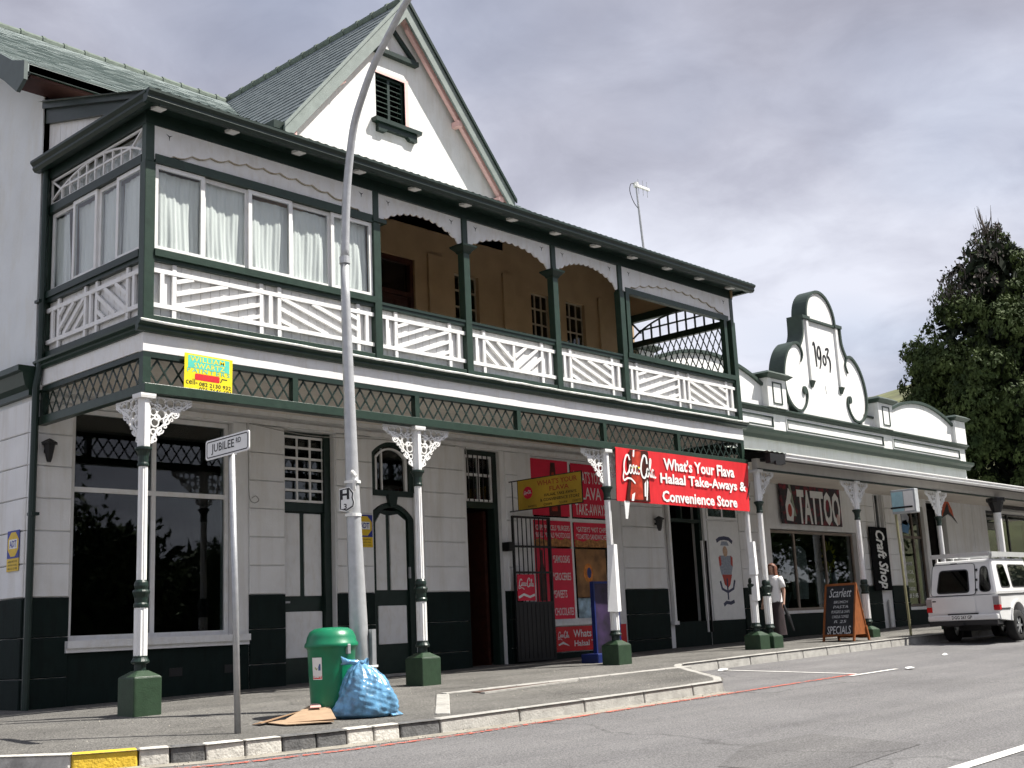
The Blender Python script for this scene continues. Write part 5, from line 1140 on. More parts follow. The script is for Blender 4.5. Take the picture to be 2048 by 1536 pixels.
# iron security gate standing open against the wall
gt = empty('security_gate', (10.1,2.6,.1), 'black iron security gate standing open against the shop window', 'gate')
yg = D-.16; gs = -.16
m = MB(); m.box(9.53+gs,9.57+gs,yg-.02,yg+.02,.16,2.93); m.box(10.60+gs,10.64+gs,yg-.02,yg+.02,.16,2.93)
for z in (.16,1.24,1.82,2.32,2.89): m.box(9.57+gs,10.60+gs,yg-.018,yg+.018,z,z+.04)
m.build('gate_frame', BLACK, gt)
for k in range(8): MB().box(9.69+gs+.125*k-.008,9.69+gs+.125*k+.008,yg-.008,yg+.008,1.28,2.89).build('bar', BLACK, gt)
MB().box(9.57+gs,10.60+gs,yg-.012,yg+.006,.2,1.24).build('sheet_panel', BLACK, gt)
for k in range(9): MB().box(9.62+gs+.12*k-.012,9.62+gs+.12*k+.012,yg-.02,yg-.0121,.2,1.24).build('rib', BLACK, gt)
cs = tag(plate('cola_sign', (9.83+gs,yg-.024,1.55), EX, EZ, .50, .50, POSTR, None, .006), 'small red cola sign fixed to the open security gate', 'sign'); script_mark((9.83+gs,yg-.030,1.62), EX, EZ, .44, .22, SIGNW, cs, .004); MB().ribbon([(9.60+gs,1.36),(9.75+gs,1.42),(9.92+gs,1.37),(10.06+gs,1.41)], .045, yg-.034, yg-.031, mpp).build('printed_wave', SIGNW, cs)
MB().box(9.40+gs,9.53+gs,yg-.03,yg+.16,2.25,2.42).build('hinge_block', BLACK, gt)

# flyers on the columns, blue display stand
def wrap(x, sheets, label):
    """stiff paper sheets bent round a column; each sheet: z0, z1, half widths at the bottom and top, turn"""
    e_ = empty('taped_flyer', (x, -.1, sheets[0][0]), label, 'flyer')
    for z0, z1, wl, wr, tl, tr2, yo in sheets:
        m = MB(); m.add([(x-wl,-.02-yo,z0),(x-.05,-.125-yo,z0-.01),(x+.06,-.115-yo,z0),(x+wr,-.03-yo,z0+.02),(x-tl,-.03-yo,z1-.02),(x-.045,-.12-yo,z1),(x+.055,-.11-yo,z1),(x+tr2,-.04-yo,z1-.03)], [(0,1,5,4),(1,2,6,5),(2,3,7,6)])
        o = m.build('paper_sheet', pmat('paper_white', (.78,.78,.77), .8, .04, 8), e_); o.modifiers.new('s', 'SOLIDIFY').thickness = .004
    return e_
wrap(2*L/3, [(1.0,2.16,.20,.13,.12,.07,0)], 'large white sheet taped round the column in front of the shop window')
wrap(L, [(1.12,1.66,.10,.11,.07,.10,0),(1.64,1.98,.13,.10,.11,.13,.012),(1.96,2.30,.09,.08,.12,.06,.004)], 'ragged white flyers taped round the column below the banner end')
bs = empty('display_stand', (9.75,.75,.1), 'blue ice cream display stand behind the column with flyers', 'display stand')
BLU = pmat('stand_blue', (.006,.016,.10), .4, .3, 4)
MB().box(9.50,10.15,.72,.76,.28,1.52).build('poster_panel', pmat('stand_picture', (.020,.010,.035), .5, .9, 3.5), bs); m = MB(); m.box(9.46,9.50,.70,.78,.1,1.56); m.box(10.15,10.19,.70,.78,.1,1.56); m.box(9.50,10.15,.70,.78,1.52,1.56); m.build('frame', BLU, bs); MB().box(9.30,10.25,.55,.95,.06,.28).build('base', BLU, bs, bevel=.02)

# security company plates, wall lanterns
def adt(o, r, u, label):
    o = Vector(o); e_ = empty('security_plate', tuple(o-Vector(u)*.28), label, 'sign'); P2 = pmat('plate_blue', (.02,.035,.28), .4); Y2 = pmat('plate_yellow', (.72,.48,.02), .4)
    plate('blue_field', o+Vector(u)*.09, r, u, .36, .38, P2, e_, .004); plate('yellow_strip', o-Vector(u)*.19, r, u, .36, .175, Y2, e_, .0042)
    plate('octagon', o+Vector(u)*.09, r, u, .3, .3, Y2, e_, .001, [(.175*math.cos(R(22.5+45*k)),.18*math.sin(R(22.5+45*k))) for k in range(8)], .0045)
    plate('letter_box', o+Vector(u)*.095, r, u, .24, .13, SIGNW, e_, .001, None, .006); lettering('ADT', o+Vector(u)*.095, r, u, .20, .095, P2, e_, depth=.0085, bold=.02)
    for k in range(3): lettering(('ARMED RESPONSE','24 HOURS','086 12 12 300')[k], o-Vector(u)*(.145+.048*k), r, u, .28, .028, BLACKM, e_, depth=.0055)
adt((-.176,3.08,2.15), (0,-1,0), EZ, 'blue and yellow security plate on the side wall at the left edge')
adt((5.80,D-.006,2.55), EX, EZ, 'blue and yellow security plate between the two doors, half behind the lamp post')
def lantern(x, z, label, y=D):  # small hanging box lamp
    e_ = empty('wall_lantern', (x,y,z-.2), label, 'wall lamp', 'wall lanterns'); m = MB(); m.lathe([(.03,-.16),(.05,-.10),(.085,.08),(.10,.09)], 6, c=(x,y-.12,z)); m.build('lamp_body', BLACK, e_); m = MB(); m.lathe([(.115,.09),(.12,.11),(.05,.15),(.01,.17)], 6, c=(x,y-.12,z)); m.build('lamp_cap', BLACK, e_); MB().box(x-.02,x+.02,y-.08,y-.001,z-.02,z+.03).build('wall_arm', BLACK, e_)
lantern(.06,3.50,'black wall lantern beside the downpipe at the left corner'); lantern(14.25,2.93,'black wall lantern on the pier below the red banner')

# tattoo sign, craft board, A-board, lightbox
TATB = pmat('tattoo_board', (.1,.01,.02), .5, .9, 4.5); q_ = [n for n in TATB.node_tree.nodes if n.type == 'VALTORGB'][0]; q_.color_ramp.elements[0].color = (.012,.008,.014,1); q_.color_ramp.elements[1].color = (.26,.008,.022,1); q_.color_ramp.elements[0].position = .50; q_.color_ramp.elements[1].position = .70
tg = empty('tattoo_sign', (21.3,2.65,3.1), 'dark red TATTOO sign with large white letters above the shop window', 'sign')
plate('board', (21.27,D-.045,3.66), EX, EZ, 3.2, 1.10, TATB, tg, .02); lettering('TATTOO', (21.66,D-.067,3.58), EX, EZ, 2.3, .92, SIGNW, tg, depth=.006, bold=.035)
plate('painted_flame', (20.12,D-.067,3.60), EX, EZ, .5, .9, SIGNW, tg, .004, [(-.2,-.4),(.12,-.42),(.2,-.1),(.05,.1),(.12,.3),(-.02,.45),(-.12,.2),(-.22,0)]); plate('painted_eye', (20.10,D-.072,3.46), EX, EZ, .2, .3, MRED, tg, .003, [(.1*math.cos(k*.524),.17*math.sin(k*.524)) for k in range(12)])
plate('painted_pole', (20.32,D-.067,3.72), EX, EZ, .1, .9, pmat('pole_grey_green', (.3,.34,.26), .5), tg, .003, [(-.02,-.4),(.10,-.4),(-.10,.42),(-.2,.42)])
plate('painted_face', (22.66,D-.074,3.30), EX, EZ, .2, .3, pmat('pale_face', (.62,.46,.42), .6), tg, .003, [(.09*math.cos(k*.524),.15*math.sin(k*.524)) for k in range(12)])
cb_ = empty('craft_shop_board', (24.9,2.6,1.3), 'tall black board with white brush lettering reading Craft Shop downwards', 'sign')
plate('board', (24.93,D-.06,2.26), EX, EZ, 1.06, 1.80, pmat('matt_black_board', (.008,.008,.009), .95, .1, spec=.1), cb_, .03)
lettering('Craft Shop', (24.95,D-.093,2.24), (.05,0,-1), (1,0,.05), 1.66, .72, SIGNW, cb_, depth=.004, bold=.03, shear=.35)
lettering('. .', (24.9,D-.093,1.46), EX, EZ, .2, .06, SIGNW, cb_, depth=.004)
MB().box(25.25,25.42,D-.05,D-.02,.35,1.1).build('white_strip', SIGNW, cb_)
ab = empty('sandwich_board', (16.95,-.24,zp(16.9,-.2)), 'chalkboard A-frame reading SPECIALS with orange wooden frame on the pavement', 'sandwich board')
OR = pmat('orange_wood', (.24,.075,.02), .55, .2, 10); CHK = pmat('chalkboard', (.016,.018,.022), .7, .4, 6); CHALK = pmat('chalk', (.55,.56,.58), .9, .3, 30)
g0 = zp(16.9,-.2); aq = lambda y, h: Vector((16.62+.34*h/1.22, y, g0+h))
m = MB()
for y in (-.60,.12): m.beam(aq(y,0), aq(y,1.22), .05, .04, EY)
m.beam(aq(-.60,1.22), aq(.12,1.22), .04, .05); m.beam(aq(-.60,.13), aq(.12,.13), .03, .04); m.build('front_frame', OR, ab)
m = MB(); m.hexa([aq(-.58,.13), aq(.10,.13), aq(.10,.13)+Vector((.012,0,0)), aq(-.58,.13)+Vector((.012,0,0)), aq(-.58,1.21), aq(.10,1.21), aq(.10,1.21)+Vector((.012,0,0)), aq(-.58,1.21)+Vector((.012,0,0))]); m.build('front_panel', CHK, ab)
bq2 = lambda y, h: Vector((17.32-.34*h/1.22, y, g0+h)); m = MB(); m.hexa([bq2(-.60,.06), bq2(-.60,.06)+Vector((.025,0,0)), bq2(.12,.06)+Vector((.025,0,0)), bq2(.12,.06), bq2(-.60,1.24), bq2(-.60,1.24)+Vector((.025,0,0)), bq2(.12,1.24)+Vector((.025,0,0)), bq2(.12,1.24)]); m.build('back_panel', OR, ab)
m = MB()
for y in (-.60,.12): m.beam(bq2(y,0), bq2(y,.3), .05, .04, EY)
m.build('back_leg', OR, ab)
m = MB(); m.hexa([aq(-.585,.13)+Vector((.03,0,0)), bq2(-.585,.13), bq2(-.575,.13), aq(-.575,.13)+Vector((.03,0,0)), aq(-.585,1.2)+Vector((.015,0,0)), bq2(-.585,1.2), bq2(-.575,1.2), aq(-.575,1.2)+Vector((.015,0,0))]); m.build('side_panel', OR, ab)
au = Vector((.34,0,1.22)).normalized(); an = lambda y, h: aq(y,h)+Vector((-.004,0,.0))
lettering('Scarlett', an(-.24,1.04), (0,-1,0), au, .54, .20, CHALK, ab, depth=.004, shear=.35); lettering('SPECIALS', an(-.24,.24), (0,-1,0), au, .56, .18, CHALK, ab, depth=.004, bold=.005)
for k, (t_, w_) in enumerate((('BRUNCH',.34),('PASTA',.36),('BURGERS & CHIPS',.44),('CAKE & COFFEE',.40),('R 25',.30))): lettering(t_, an(-.26,.84-.105*k), (0,-1,0), au, w_, .062, CHALK, ab, depth=.004, shear=.2)
px_, py_ = 19.56, -.53; gp_ = zp(px_, py_)
lb = empty('lightbox_sign', (px_,py_,gp_), 'pale blue and white lightbox sign on a thin leaning post at the kerb', 'sign')
MB().tube([(px_+.0,py_,gp_-.1),(px_-.06,py_,1.8),(px_-.12,py_,3.5)], .032, 8).build('post', pmat('khaki_post', (.26,.25,.14), .6), lb)
MB().box(px_-.24,px_-.04,py_-.58,py_+.02,3.02,3.58).build('light_case', pmat('lightbox_grey', (.38,.40,.41), .5), lb, bevel=.015); plate('face_panel', (px_-.243,py_-.42,3.30), (0,-1,0), EZ, .24, .46, SIGNW, lb, .003); plate('face_panel', (px_-.243,py_-.14,3.30), (0,-1,0), EZ, .28, .46, pmat('pale_aqua', (.35,.55,.60), .4), lb, .003); MB().box(px_-.26,px_-.245,py_-.5,py_+.04,3.14,3.18).build('strap', BLACK, lb)
om = empty('orange_emblem_sign', (30.2,2.7,3.5), 'orange and dark curved emblem on the cream wall above the pickup', 'sign')
plate('orange_wing', (30.12,D+.025,3.90), EX, EZ, .8, .5, pmat('emblem_red_orange', (.55,.09,.03), .5), om, .01, [(-.42,-.28),(-.3,.12),(-.05,.28),(.15,.26),(.40,.0),(.48,-.25),(.1,-.02),(-.2,-.1)]); plate('dark_arch', (30.15,D+.012,3.80), EX, EZ, 1, .5, BLACKM, om, .01, [(-.5,-.22),(-.3,-.02),(0,.28),(.05,.28),(.12,.02),(.5,-.2),(.66,-.34),(.3,-.14),(0,-.06),(-.3,-.14)])

# lamp post and route sign
lb_ = zp(1.72,-2.0); lpst = empty('lamp_post', (1.72,-2.0,lb_), 'tall grey tapered steel lamp post leaning slightly with curved arm at the kerb', 'lamp post')
MB().tube([(1.73,-2.0,lb_-.1),(1.70,-2.0,.95),(1.655,-2.0,2.4),(1.61,-1.985,4.9),(1.612,-1.98,5.42)], [.116,.109,.085,.058,.054], 14).build('pole', LAMPSTEEL, lpst, smooth=True)
MB().tube([(1.612,-1.98,5.38),(1.612,-1.98,5.47)], .068, 14).build('collar', LAMPSTEEL, lpst)
arm_ = spline([(1.612,-1.98,5.42),(1.615,-2.03,6.2),(1.62,-2.10,6.72),(1.62,-2.21,7.18),(1.62,-2.39,7.52),(1.62,-2.62,7.85),(1.62,-2.96,8.19),(1.62,-3.28,8.47),(1.62,-3.9,8.85),(1.62,-4.6,9.10)], 4)
MB().tube(arm_, [.055-.018*k/(len(arm_)-1) for k in range(len(arm_))], 12).build('curved_arm', LAMPSTEEL, lpst, smooth=True)
m = MB(); m.lathe([(.02,0),(.13,.03),(.16,.10),(.12,.17),(.03,.20)], 12, c=(1.62,-4.85,9.02)); m.build('lamp_head', LAMPSTEEL, lpst)
MB().box(1.79,1.85,-2.14,-2.08,.02,.86).build('conduit', STEEL, lpst); MB().box(1.60,1.87,-2.145,-2.07,.42,.445).build('strap', SIGNW, lpst)
hs3 = empty('route_sign', (1.60,-2.1,2.2), 'small white shield route sign marked H 3 strapped to the lamp post', 'sign')
hr = Vector((.25,-.97,0)).normalized(); ho = Vector((1.56,-2.02,2.40)); hn = hr.cross(Vector(EZ)); ho = ho+hn*.03
hk = .84
shp = [(-.12,.16),(.06,.175),(.10,.13),(.135,.09),(.12,.02),(.145,-.06),(.13,-.12),(.0,-.175),(-.12,-.15)]
shp = [(a*hk, b*hk) for a, b in shp]; plate('shield', ho, hr, EZ, .3, .35, SIGNW, hs3, .004, shp); MB().ribbon([(a*.86,b*.88) for a, b in shp], .017, .0042, .0052, lambda a, b, d: tuple(ho+hr*a+Vector(EZ)*b+hn*d), True).build('shield_border', BLACKM, hs3)
lettering('H', ho+hr*(-.02)+Vector(EZ)*.06, hr, EZ, .13, .12, BLACKM, hs3, depth=.006, bold=.04); lettering('3', ho+hr*(-.015)-Vector(EZ)*.085, hr, EZ, .045, .07, BLACKM, hs3, depth=.006, bold=.02)
m = MB()
for z in (2.60,2.20): m.lathe([(.10,z),(.10,z+.035)], 16, c=(1.652,-2.0,0))
m.build('strap', SIGNW, hs3); MB().tube(spline([(1.55,-2.10,2.74),(1.60,-2.13,2.66),(1.575,-2.12,2.58),(1.60,-2.10,2.5)], 4), [.02,.03,.025,.028,.02,.025,.03,.025,.02,.02,.02,.02,.015], 6).build('plastic_knot', SIGNW, hs3)

# ================================================================== bin, bag, cardboard
bx, by_ = 1.10, -2.24; bz = zp(bx, by_)
bi = empty('litter_bin', (bx,by_,bz), 'green plastic litter bin with domed lid and litter sticker, beside the lamp post', 'litter bin')
MB().lathe([(.20,0),(.225,.02),(.24,.1),(.262,.5),(.272,.735),(.285,.75),(.285,.765)], 32, c=(bx,by_,bz)).build('body', BINM, bi, smooth=False)
MB().lathe([(.298,.755),(.305,.77),(.300,.80),(.285,.815),(.275,.87),(.245,.93),(.19,.965),(.10,.975),(.0,.977)], 32, c=(bx,by_,bz)).build('lid', BINM, bi, smooth=True)
for o in bi.children: o.data.shade_smooth()
tc_ = Vector((-7.65-bx, -13.24-by_, 0)).normalized(); rv = Vector((-tc_.y, tc_.x, 0)); rv = rv if rv.x > 0 else -rv
def onbin(th, z, r_): n_ = tc_*math.cos(th)+rv*math.sin(th); return Vector((bx,by_,bz))+n_*r_+Vector((0,0,z)), n_
c0, n0 = onbin(R(40), .73, .285); lo = MB(); t0 = Vector((-n0.y, n0.x, 0)); lo.beam(c0-Vector((0,0,.055)), c0+Vector((0,0,.055)), .045, .05, n0); lo.build('lock', STEEL, bi, bevel=.008)
m = MB(); vs = []
for j, z in enumerate((.41,.65)):
    for i in range(7):
        p, _ = onbin(R(-52+28*i/6), z, (.257+.012*j)+.004); vs.append(tuple(p))
m.add(vs, [(i,i+1,8+i,7+i) for i in range(6)]); stk = m.build('sticker', SIGNW, bi)
m = MB(); vs = []
for j, z in enumerate((.418,.475)):
    for i in range(7):
        p, _ = onbin(R(-51+26*i/6), z, .2615+.0025*j); vs.append(tuple(p))
m.add(vs, [(i,i+1,8+i,7+i) for i in range(6)]); m.build('red_band', SIGNR, stk)
p, n_ = onbin(R(-38), .447, .2655); lettering('Litter', p, Vector((-n_.y, n_.x, 0)) if Vector((-n_.y, n_.x, 0)).x > 0 else -Vector((-n_.y, n_.x, 0)), EZ, .085, .035, SIGNW, stk, depth=.002, bold=.02)
p, n_ = onbin(R(-38), .57, .2660); rr_ = Vector((-n_.y, n_.x, 0)); rr_ = rr_ if rr_.x > 0 else -rr_
plate('printed_figure', p, rr_, EZ, .1, .1, pmat('sticker_print', (.35,.38,.2), .6, .6, 60), stk, .001, [(-.03,-.04),(.0,-.06),(.02,-.02),(.01,.05),(-.02,.04)]); plate('printed_bin', p+rr_*.035-Vector((0,0,.025)), rr_, EZ, .03, .07, pmat('sticker_blue', (.05,.1,.25), .6), stk, .0012)

# blue refuse bag
gx0, gy0 = 1.24, -2.64; gz0 = zp(gx0, gy0)
def bagmat():
    m = pmat('blue_plastic_bag', (.10,.30,.62), .26, .35, 10, .6, 16, spec=.6); t = m.node_tree; b = t.nodes['Principled BSDF']; b.inputs['Subsurface Weight'].default_value = .0
    r = [n for n in t.nodes if n.type == 'VALTORGB'][0]; r.color_ramp.elements[0].color = (.085,.19,.30,1); r.color_ramp.elements[1].color = (.14,.34,.55,1); r.color_ramp.elements[0].position = .40; r.color_ramp.elements[1].position = .56
    v_ = t.nodes.new('ShaderNodeTexVoronoi'); v_.feature = 'F1'; v_.inputs['Scale'].default_value = 8; g_ = t.nodes.new('ShaderNodeNewGeometry'); t.links.new(g_.outputs['Position'], v_.inputs['Vector']); bp_ = [n for n in t.nodes if n.type == 'BUMP'][0]; b2 = t.nodes.new('ShaderNodeBump'); b2.inputs['Strength'].default_value = .35; b2.inputs['Distance'].default_value = .02; t.links.new(v_.outputs['Distance'], b2.inputs['Height']); t.links.new(bp_.outputs[0], b2.inputs['Normal']); t.links.new(b2.outputs[0], b.inputs['Normal']); return m
BAGM = bagmat()
rg = empty('refuse_bag', (gx0,gy0,gz0), 'full blue plastic refuse bag tied at the top, leaning against the bin', 'refuse bag')
vs = []; nu_, nv_ = 120, 56; wv = rv.copy(); dvv = tc_.copy(); rb_ = np.random.default_rng(3); ph_ = rb_.uniform(0, 6.28, 12)
prof = [(0,.24),(.03,.305),(.10,.318),(.22,.305),(.34,.27),(.44,.215),(.52,.145),(.57,.085),(.60,.045)]
ridge = lambda t: 1-2*abs(((t/math.pi) % 1)-.5)*1.0
for j in range(nv_+1):
    v = j/nv_; z = v*.60; rad = float(np.interp(z, [p[0] for p in prof], [p[1] for p in prof]))
    for i in range(nu_):
        a = 2*math.pi*i/nu_; wz = .5*math.sin(z*11+a*2)
        lump = .06*math.sin(3*a+ph_[0]+z*5)+.045*math.sin(5*a+ph_[1]-z*9)+.03*math.sin(7*a+ph_[2]+z*16)*(1-v)
        crease = (.07*v**1.3+.012)*(ridge(4*a+ph_[4]+wz)-.5)+(.035*v+.015)*(ridge(9*a+ph_[5]+wz*2+z*6)-.5)+.022*(ridge(z*26+2.2*a+ph_[6])-.5)*(1-v)+.016*(ridge(z*47-5*a+ph_[7])-.5)
        r_ = rad*(1+lump+crease*1.5); lat = -.05*v+.03*math.sin(v*3)
        tail = -.13*max(0, 1-v*2.6)**1.5*max(0, -math.cos(a))**3
        p = Vector((gx0,gy0,gz0))+wv*(r_*math.cos(a)*1.03+lat+tail)+dvv*(r_*math.sin(a)*.80)+Vector((0,0,z*.98))
        vs.append(tuple(p))
m = MB().add(vs, [(j*nu_+i, j*nu_+(i+1) % nu_, (j+1)*nu_+(i+1) % nu_, (j+1)*nu_+i) for j in range(nv_) for i in range(nu_)]+[tuple(range(nv_*nu_, nv_*nu_+nu_))]); m.build('bag_body', BAGM, rg, smooth=True)
tp = Vector((gx0,gy0,gz0))+wv*(-.05)+Vector((0,0,.575))
def ear(d, ln, up_, nm):
    m = MB(); vs = []
    for i in range(8):
        u = i/7
        for k in (-1, 0, 1): vs.append(tuple(tp+wv*(d*ln*u)+Vector((0,0,up_*u+.05*k*(.5+u*.9)*(1-.45*u)+.01*math.sin(u*9+k)))+dvv*(.035*math.sin(u*5)*(k == 0)+.02)))
    m.add(vs, [(i*3+k, i*3+k+1, (i+1)*3+k+1, (i+1)*3+k) for i in range(7) for k in range(2)]); o = m.build(nm, BAGM, rg, smooth=True); s_ = o.modifiers.new('s', 'SOLIDIFY'); s_.thickness = .006
ear(-1, .30, .07, 'tied_ear'); ear(1, .10, .02, 'tied_ear')
MB().tube([tp+Vector((0,0,-.03)), tp, tp+Vector((0,0,.035))], [.07,.045,.03], 10).build('knot', BAGM, rg, smooth=True)
fl_ = Vector((gx0,gy0,gz0+.01)); m = MB(); m.add([tuple(fl_+wv*.28+Vector((0,0,.10))), tuple(fl_+wv*.42+dvv*.03), tuple(fl_+wv*.30+dvv*.15), tuple(fl_+wv*.26+dvv*.1+Vector((0,0,.03)))], [(0,1,2,3)]); o = m.build('bag_corner', BAGM, rg); o.modifiers.new('s', 'SOLIDIFY').thickness = .01

# flattened cardboard
CARD = pmat('cardboard', (.36,.25,.16), .85, .12, 9, .2, 60); cz0 = zp(.45,-2.5)
cbx = empty('flattened_cardboard', (.45,-2.5,cz0), 'flattened brown cardboard box lying on the pavement in front of the bin', 'cardboard')
cd = Vector((.42,-2.48,0)); f3 = lambda a, b, h: (cd.x+wv.x*a+tc_.x*b, cd.y+wv.y*a+tc_.y*b, zp(cd.x+wv.x*a+tc_.x*b, cd.y+wv.y*a+tc_.y*b)+h)
def sheet(nm, P, mt): m = MB(); m.add([f3(*p) for p in P], [tuple(range(len(P)))]); o = m.build(nm, mt, cbx); o.modifiers.new('s', 'SOLIDIFY').thickness = .008; return o
sheet('top_flap', [(-.18,.10,.02),(.42,.16,.05),(.33,-.55,.15),(.12,-.50,.13)], CARD); sheet('lower_flap', [(-.40,-.10,.015),(-.10,.25,.012),(.40,.20,.02),(.36,-.3,.02)], CARD); sheet('side_flap', [(-.46,.0,.01),(.05,-.6,.06),(.10,-.48,.10),(-.36,.10,.03)], pmat('cardboard_inside', (.30,.19,.11), .9)); sheet('tape_label', [(.14,-.30,.122),(.26,-.28,.125),(.25,-.44,.150),(.15,-.44,.148)], pmat('pink_tape', (.62,.36,.32), .7)); sheet('corner_flap', [(.20,-.62,.02),(.34,-.66,.12),(.36,-.6,.14),(.30,-.58,.02)], pmat('cardboard_dark', (.10,.06,.04), .9))

# bits of litter on the road
for k, (x, y, s_, lab) in enumerate(((11.62,-4.15,.09,'crumpled white paper near the corner of the parking bay line'),(10.3,-1.42,.12,'white paper scrap against the kerb at the bay line'),(15.2,-3.2,.06,'tiny white paper scrap on the road beyond the bay'))):
    m = MB(); rr = random.Random(k); P = [(x+s_*math.cos(a)*rr.uniform(.6,1.2), y+s_*math.sin(a)*rr.uniform(.6,1.2)) for a in np.linspace(0, 5.6, 8)]
    vs = [(a, b, zr(a, b)+.01+rr.uniform(0,.03)) for a, b in P]+[(x, y, zr(x, y)+.05)]; m.add(vs, [(i, (i+1) % 8, 8) for i in range(8)]); tag(m.build('paper_scrap', MATS['paper_white'], None), lab, 'litter')

# grit and dust swept against the kerb and over the pavement
gm = MB(); rgt = random.Random(4)
for k in range(420):
    if k < 260: x = rgt.uniform(-2, 7); y = kpt_x(x)[1]-rgt.uniform(.02,.5)**1.5; z = zr(x, y)+.004
    else: x = rgt.uniform(-2.5, 12); y = rgt.uniform(-3.1, .4); z = zp(x, y)+.002
    if k >= 260 and y < float(np.interp(x, [-2.5,-1.1,.1,1.5,7,9,12],[-2.3,-2.9,-3.1,-3.3,-3.2,-1,-.8])): continue
    s_ = rgt.uniform(.006,.017); a = rgt.uniform(0,6.28); gm.add([(x+s_*math.cos(a),y+s_*math.sin(a),z),(x+s_*math.cos(a+2.1),y+s_*math.sin(a+2.1),z),(x+s_*math.cos(a+4.2),y+s_*math.sin(a+4.2),z),(x,y,z+s_*rgt.uniform(.5,1))],[(0,1,3),(1,2,3),(2,0,3)])
tag(gm.build('kerb_grit', pmat('grit', (.30,.28,.24), .9, .4, 30), None), kind='stuff')
# ================================================================== person walking behind the column
px0, py0 = 14.98, .28; pz0 = zp(px0, py0)
SKIN = pmat('skin', (.42,.25,.18), .55, .06, 20); HAIR = pmat('auburn_hair', (.13,.045,.022), .6, .4, 40); SHIRT = pmat('white_tshirt', (.78,.77,.76), .8, .04, 9, .3, 25); SKIRT = pmat('dark_plum_skirt', (.028,.018,.02), .85, .25, 9, .3, 20); SHOE = pmat('red_shoe', (.40,.06,.05), .5)
pe = empty('person', (px0,py0,pz0), 'person with auburn hair in white t-shirt and long dark skirt walking behind the column', 'person')
V_ = []; E_ = []; Rr_ = []
def J(x, y, z, r, par=None):
    V_.append((px0+x, py0+y, pz0+z)); Rr_.append(r); i = len(V_)-1
    if par is not None: E_.append((par, i))
    return i
pel = J(0,0,.97,.115); sp_ = J(.01,0,1.14,.10,pel); ch = J(.01,0,1.34,.115,sp_); nk = J(.0,0,1.475,.05,ch); hb = J(-.015,0,1.545,.062,nk); hm = J(-.02,0,1.62,.082,hb); ht = J(-.01,0,1.69,.07,hm)
J(-.105,0,1.60,.014,hm)
for s in (1, -1):
    sh = J(.01,.155*s,1.405,.055,ch); el = J(.03,.225*s,1.14,.041,sh); wr = J(-.05,.25*s,.92,.026,el); pm = J(-.075,.255*s,.86,.030,wr)
    for k in range(4): f1 = J(-.085+.0,.255*s+(.024-.016*k)*1.0,.82,.0095,pm); J(-.095,.255*s+(.026-.017*k),.755+.008*abs(k-1.5),.008,f1)
    th = J(-.115,.25*s,.845,.010,pm); J(-.13,.248*s,.80,.0085,th)
    hp = J(0,.085*s,.91,.085,pel); kn = J(-.05*s-.02,.09*s,.50,.056,hp); an_ = J(.06*s,.085*s,.09,.036,kn); J(.06*s-.14,.09*s,.035,.030,an_)
me = bpy.data.meshes.new('body'); me.from_pydata(V_, E_, []); me.materials.append(SKIN)
bo_ = obj('body', me, pe); sk = bo_.modifiers.new('skin', 'SKIN'); 
for i, r_ in enumerate(Rr_): me.skin_vertices[0].data[i].radius = (r_, r_)
me.skin_vertices[0].data[0].use_root = True; sb_ = bo_.modifiers.new('sub', 'SUBSURF'); sb_.levels = 1; sb_.render_levels = 2
def loft(nm, rings, mat, n_=20, wob=0):
    vs = []
    for j, (x, y, z, rx, ry) in enumerate(rings):
        for i in range(n_): a = 2*math.pi*i/n_; w_ = 1+wob*math.sin(a*5+j*.5)*(j/len(rings)); vs.append((px0+x+rx*w_*math.cos(a), py0+y+ry*w_*math.sin(a), pz0+z))
    m = MB().add(vs, [(j*n_+i, j*n_+(i+1) % n_, (j+1)*n_+(i+1) % n_, (j+1)*n_+i) for j in range(len(rings)-1) for i in range(n_)]); return m.build(nm, mat, pe, smooth=True)
loft('tshirt', [(0,0,.90,.145,.175),(0,0,1.0,.145,.17),(.0,0,1.15,.125,.15),(.0,0,1.30,.14,.17),(.0,0,1.40,.125,.185),(.0,0,1.45,.09,.13),(0,0,1.475,.065,.075)], SHIRT)
for s in (1, -1): MB().tube([(px0+.01,py0+.14*s,pz0+1.41),(px0+.015,py0+.18*s,pz0+1.32),(px0+.02,py0+.215*s,pz0+1.20)], [.075,.07,.066], 12).build('sleeve', SHIRT, pe, smooth=True)
plate('shirt_print', (px0-.150,py0+.0,pz0+1.20), (0,-1,0), EZ, .14, .2, pmat('shirt_print', (.12,.12,.12), .8, .7, 30), pe, .004, [(-.06,-.1),(.05,-.08),(.07,.03),(.0,.1),(-.07,.04)])
loft('skirt', [(0,0,1.0,.13,.155),(0,0,.90,.145,.175),(-.01,0,.7,.155,.18),(-.01,0,.45,.17,.19),(-.01,0,.22,.19,.205)], SKIRT, 24, .10)
vs = []; n_ = 18; hr_ = []
for j in range(12):
    t = j/11; a0 = math.pi*.5*(1-t) if t < .5 else 0
    z = 1.60+.125*math.sin(math.pi/2*(1-2*t)) if t < .5 else 1.60-.32*(t-.5)*2; rr2 = .112*math.cos(math.pi/2*(1-2*t))+.004 if t < .5 else .112+.02*(t-.5)*2
    for i in range(n_+1):
        a = R(55)+R(250)*i/n_ if t > .28 else R(0)+R(360)*i/n_
        a = a-R(0); vs.append((px0+.005-rr2*math.cos(a)*1.0*(1 if t <= .28 else 1), py0+rr2*.92*math.sin(a)*(1+.06*math.sin(i*2.2+j)), pz0+z))
MB().add(vs, [(j*(n_+1)+i, j*(n_+1)+i+1, (j+1)*(n_+1)+i+1, (j+1)*(n_+1)+i) for j in range(11) for i in range(n_)]).build('hair', HAIR, pe, smooth=True).modifiers.new('s', 'SOLIDIFY').thickness = .015
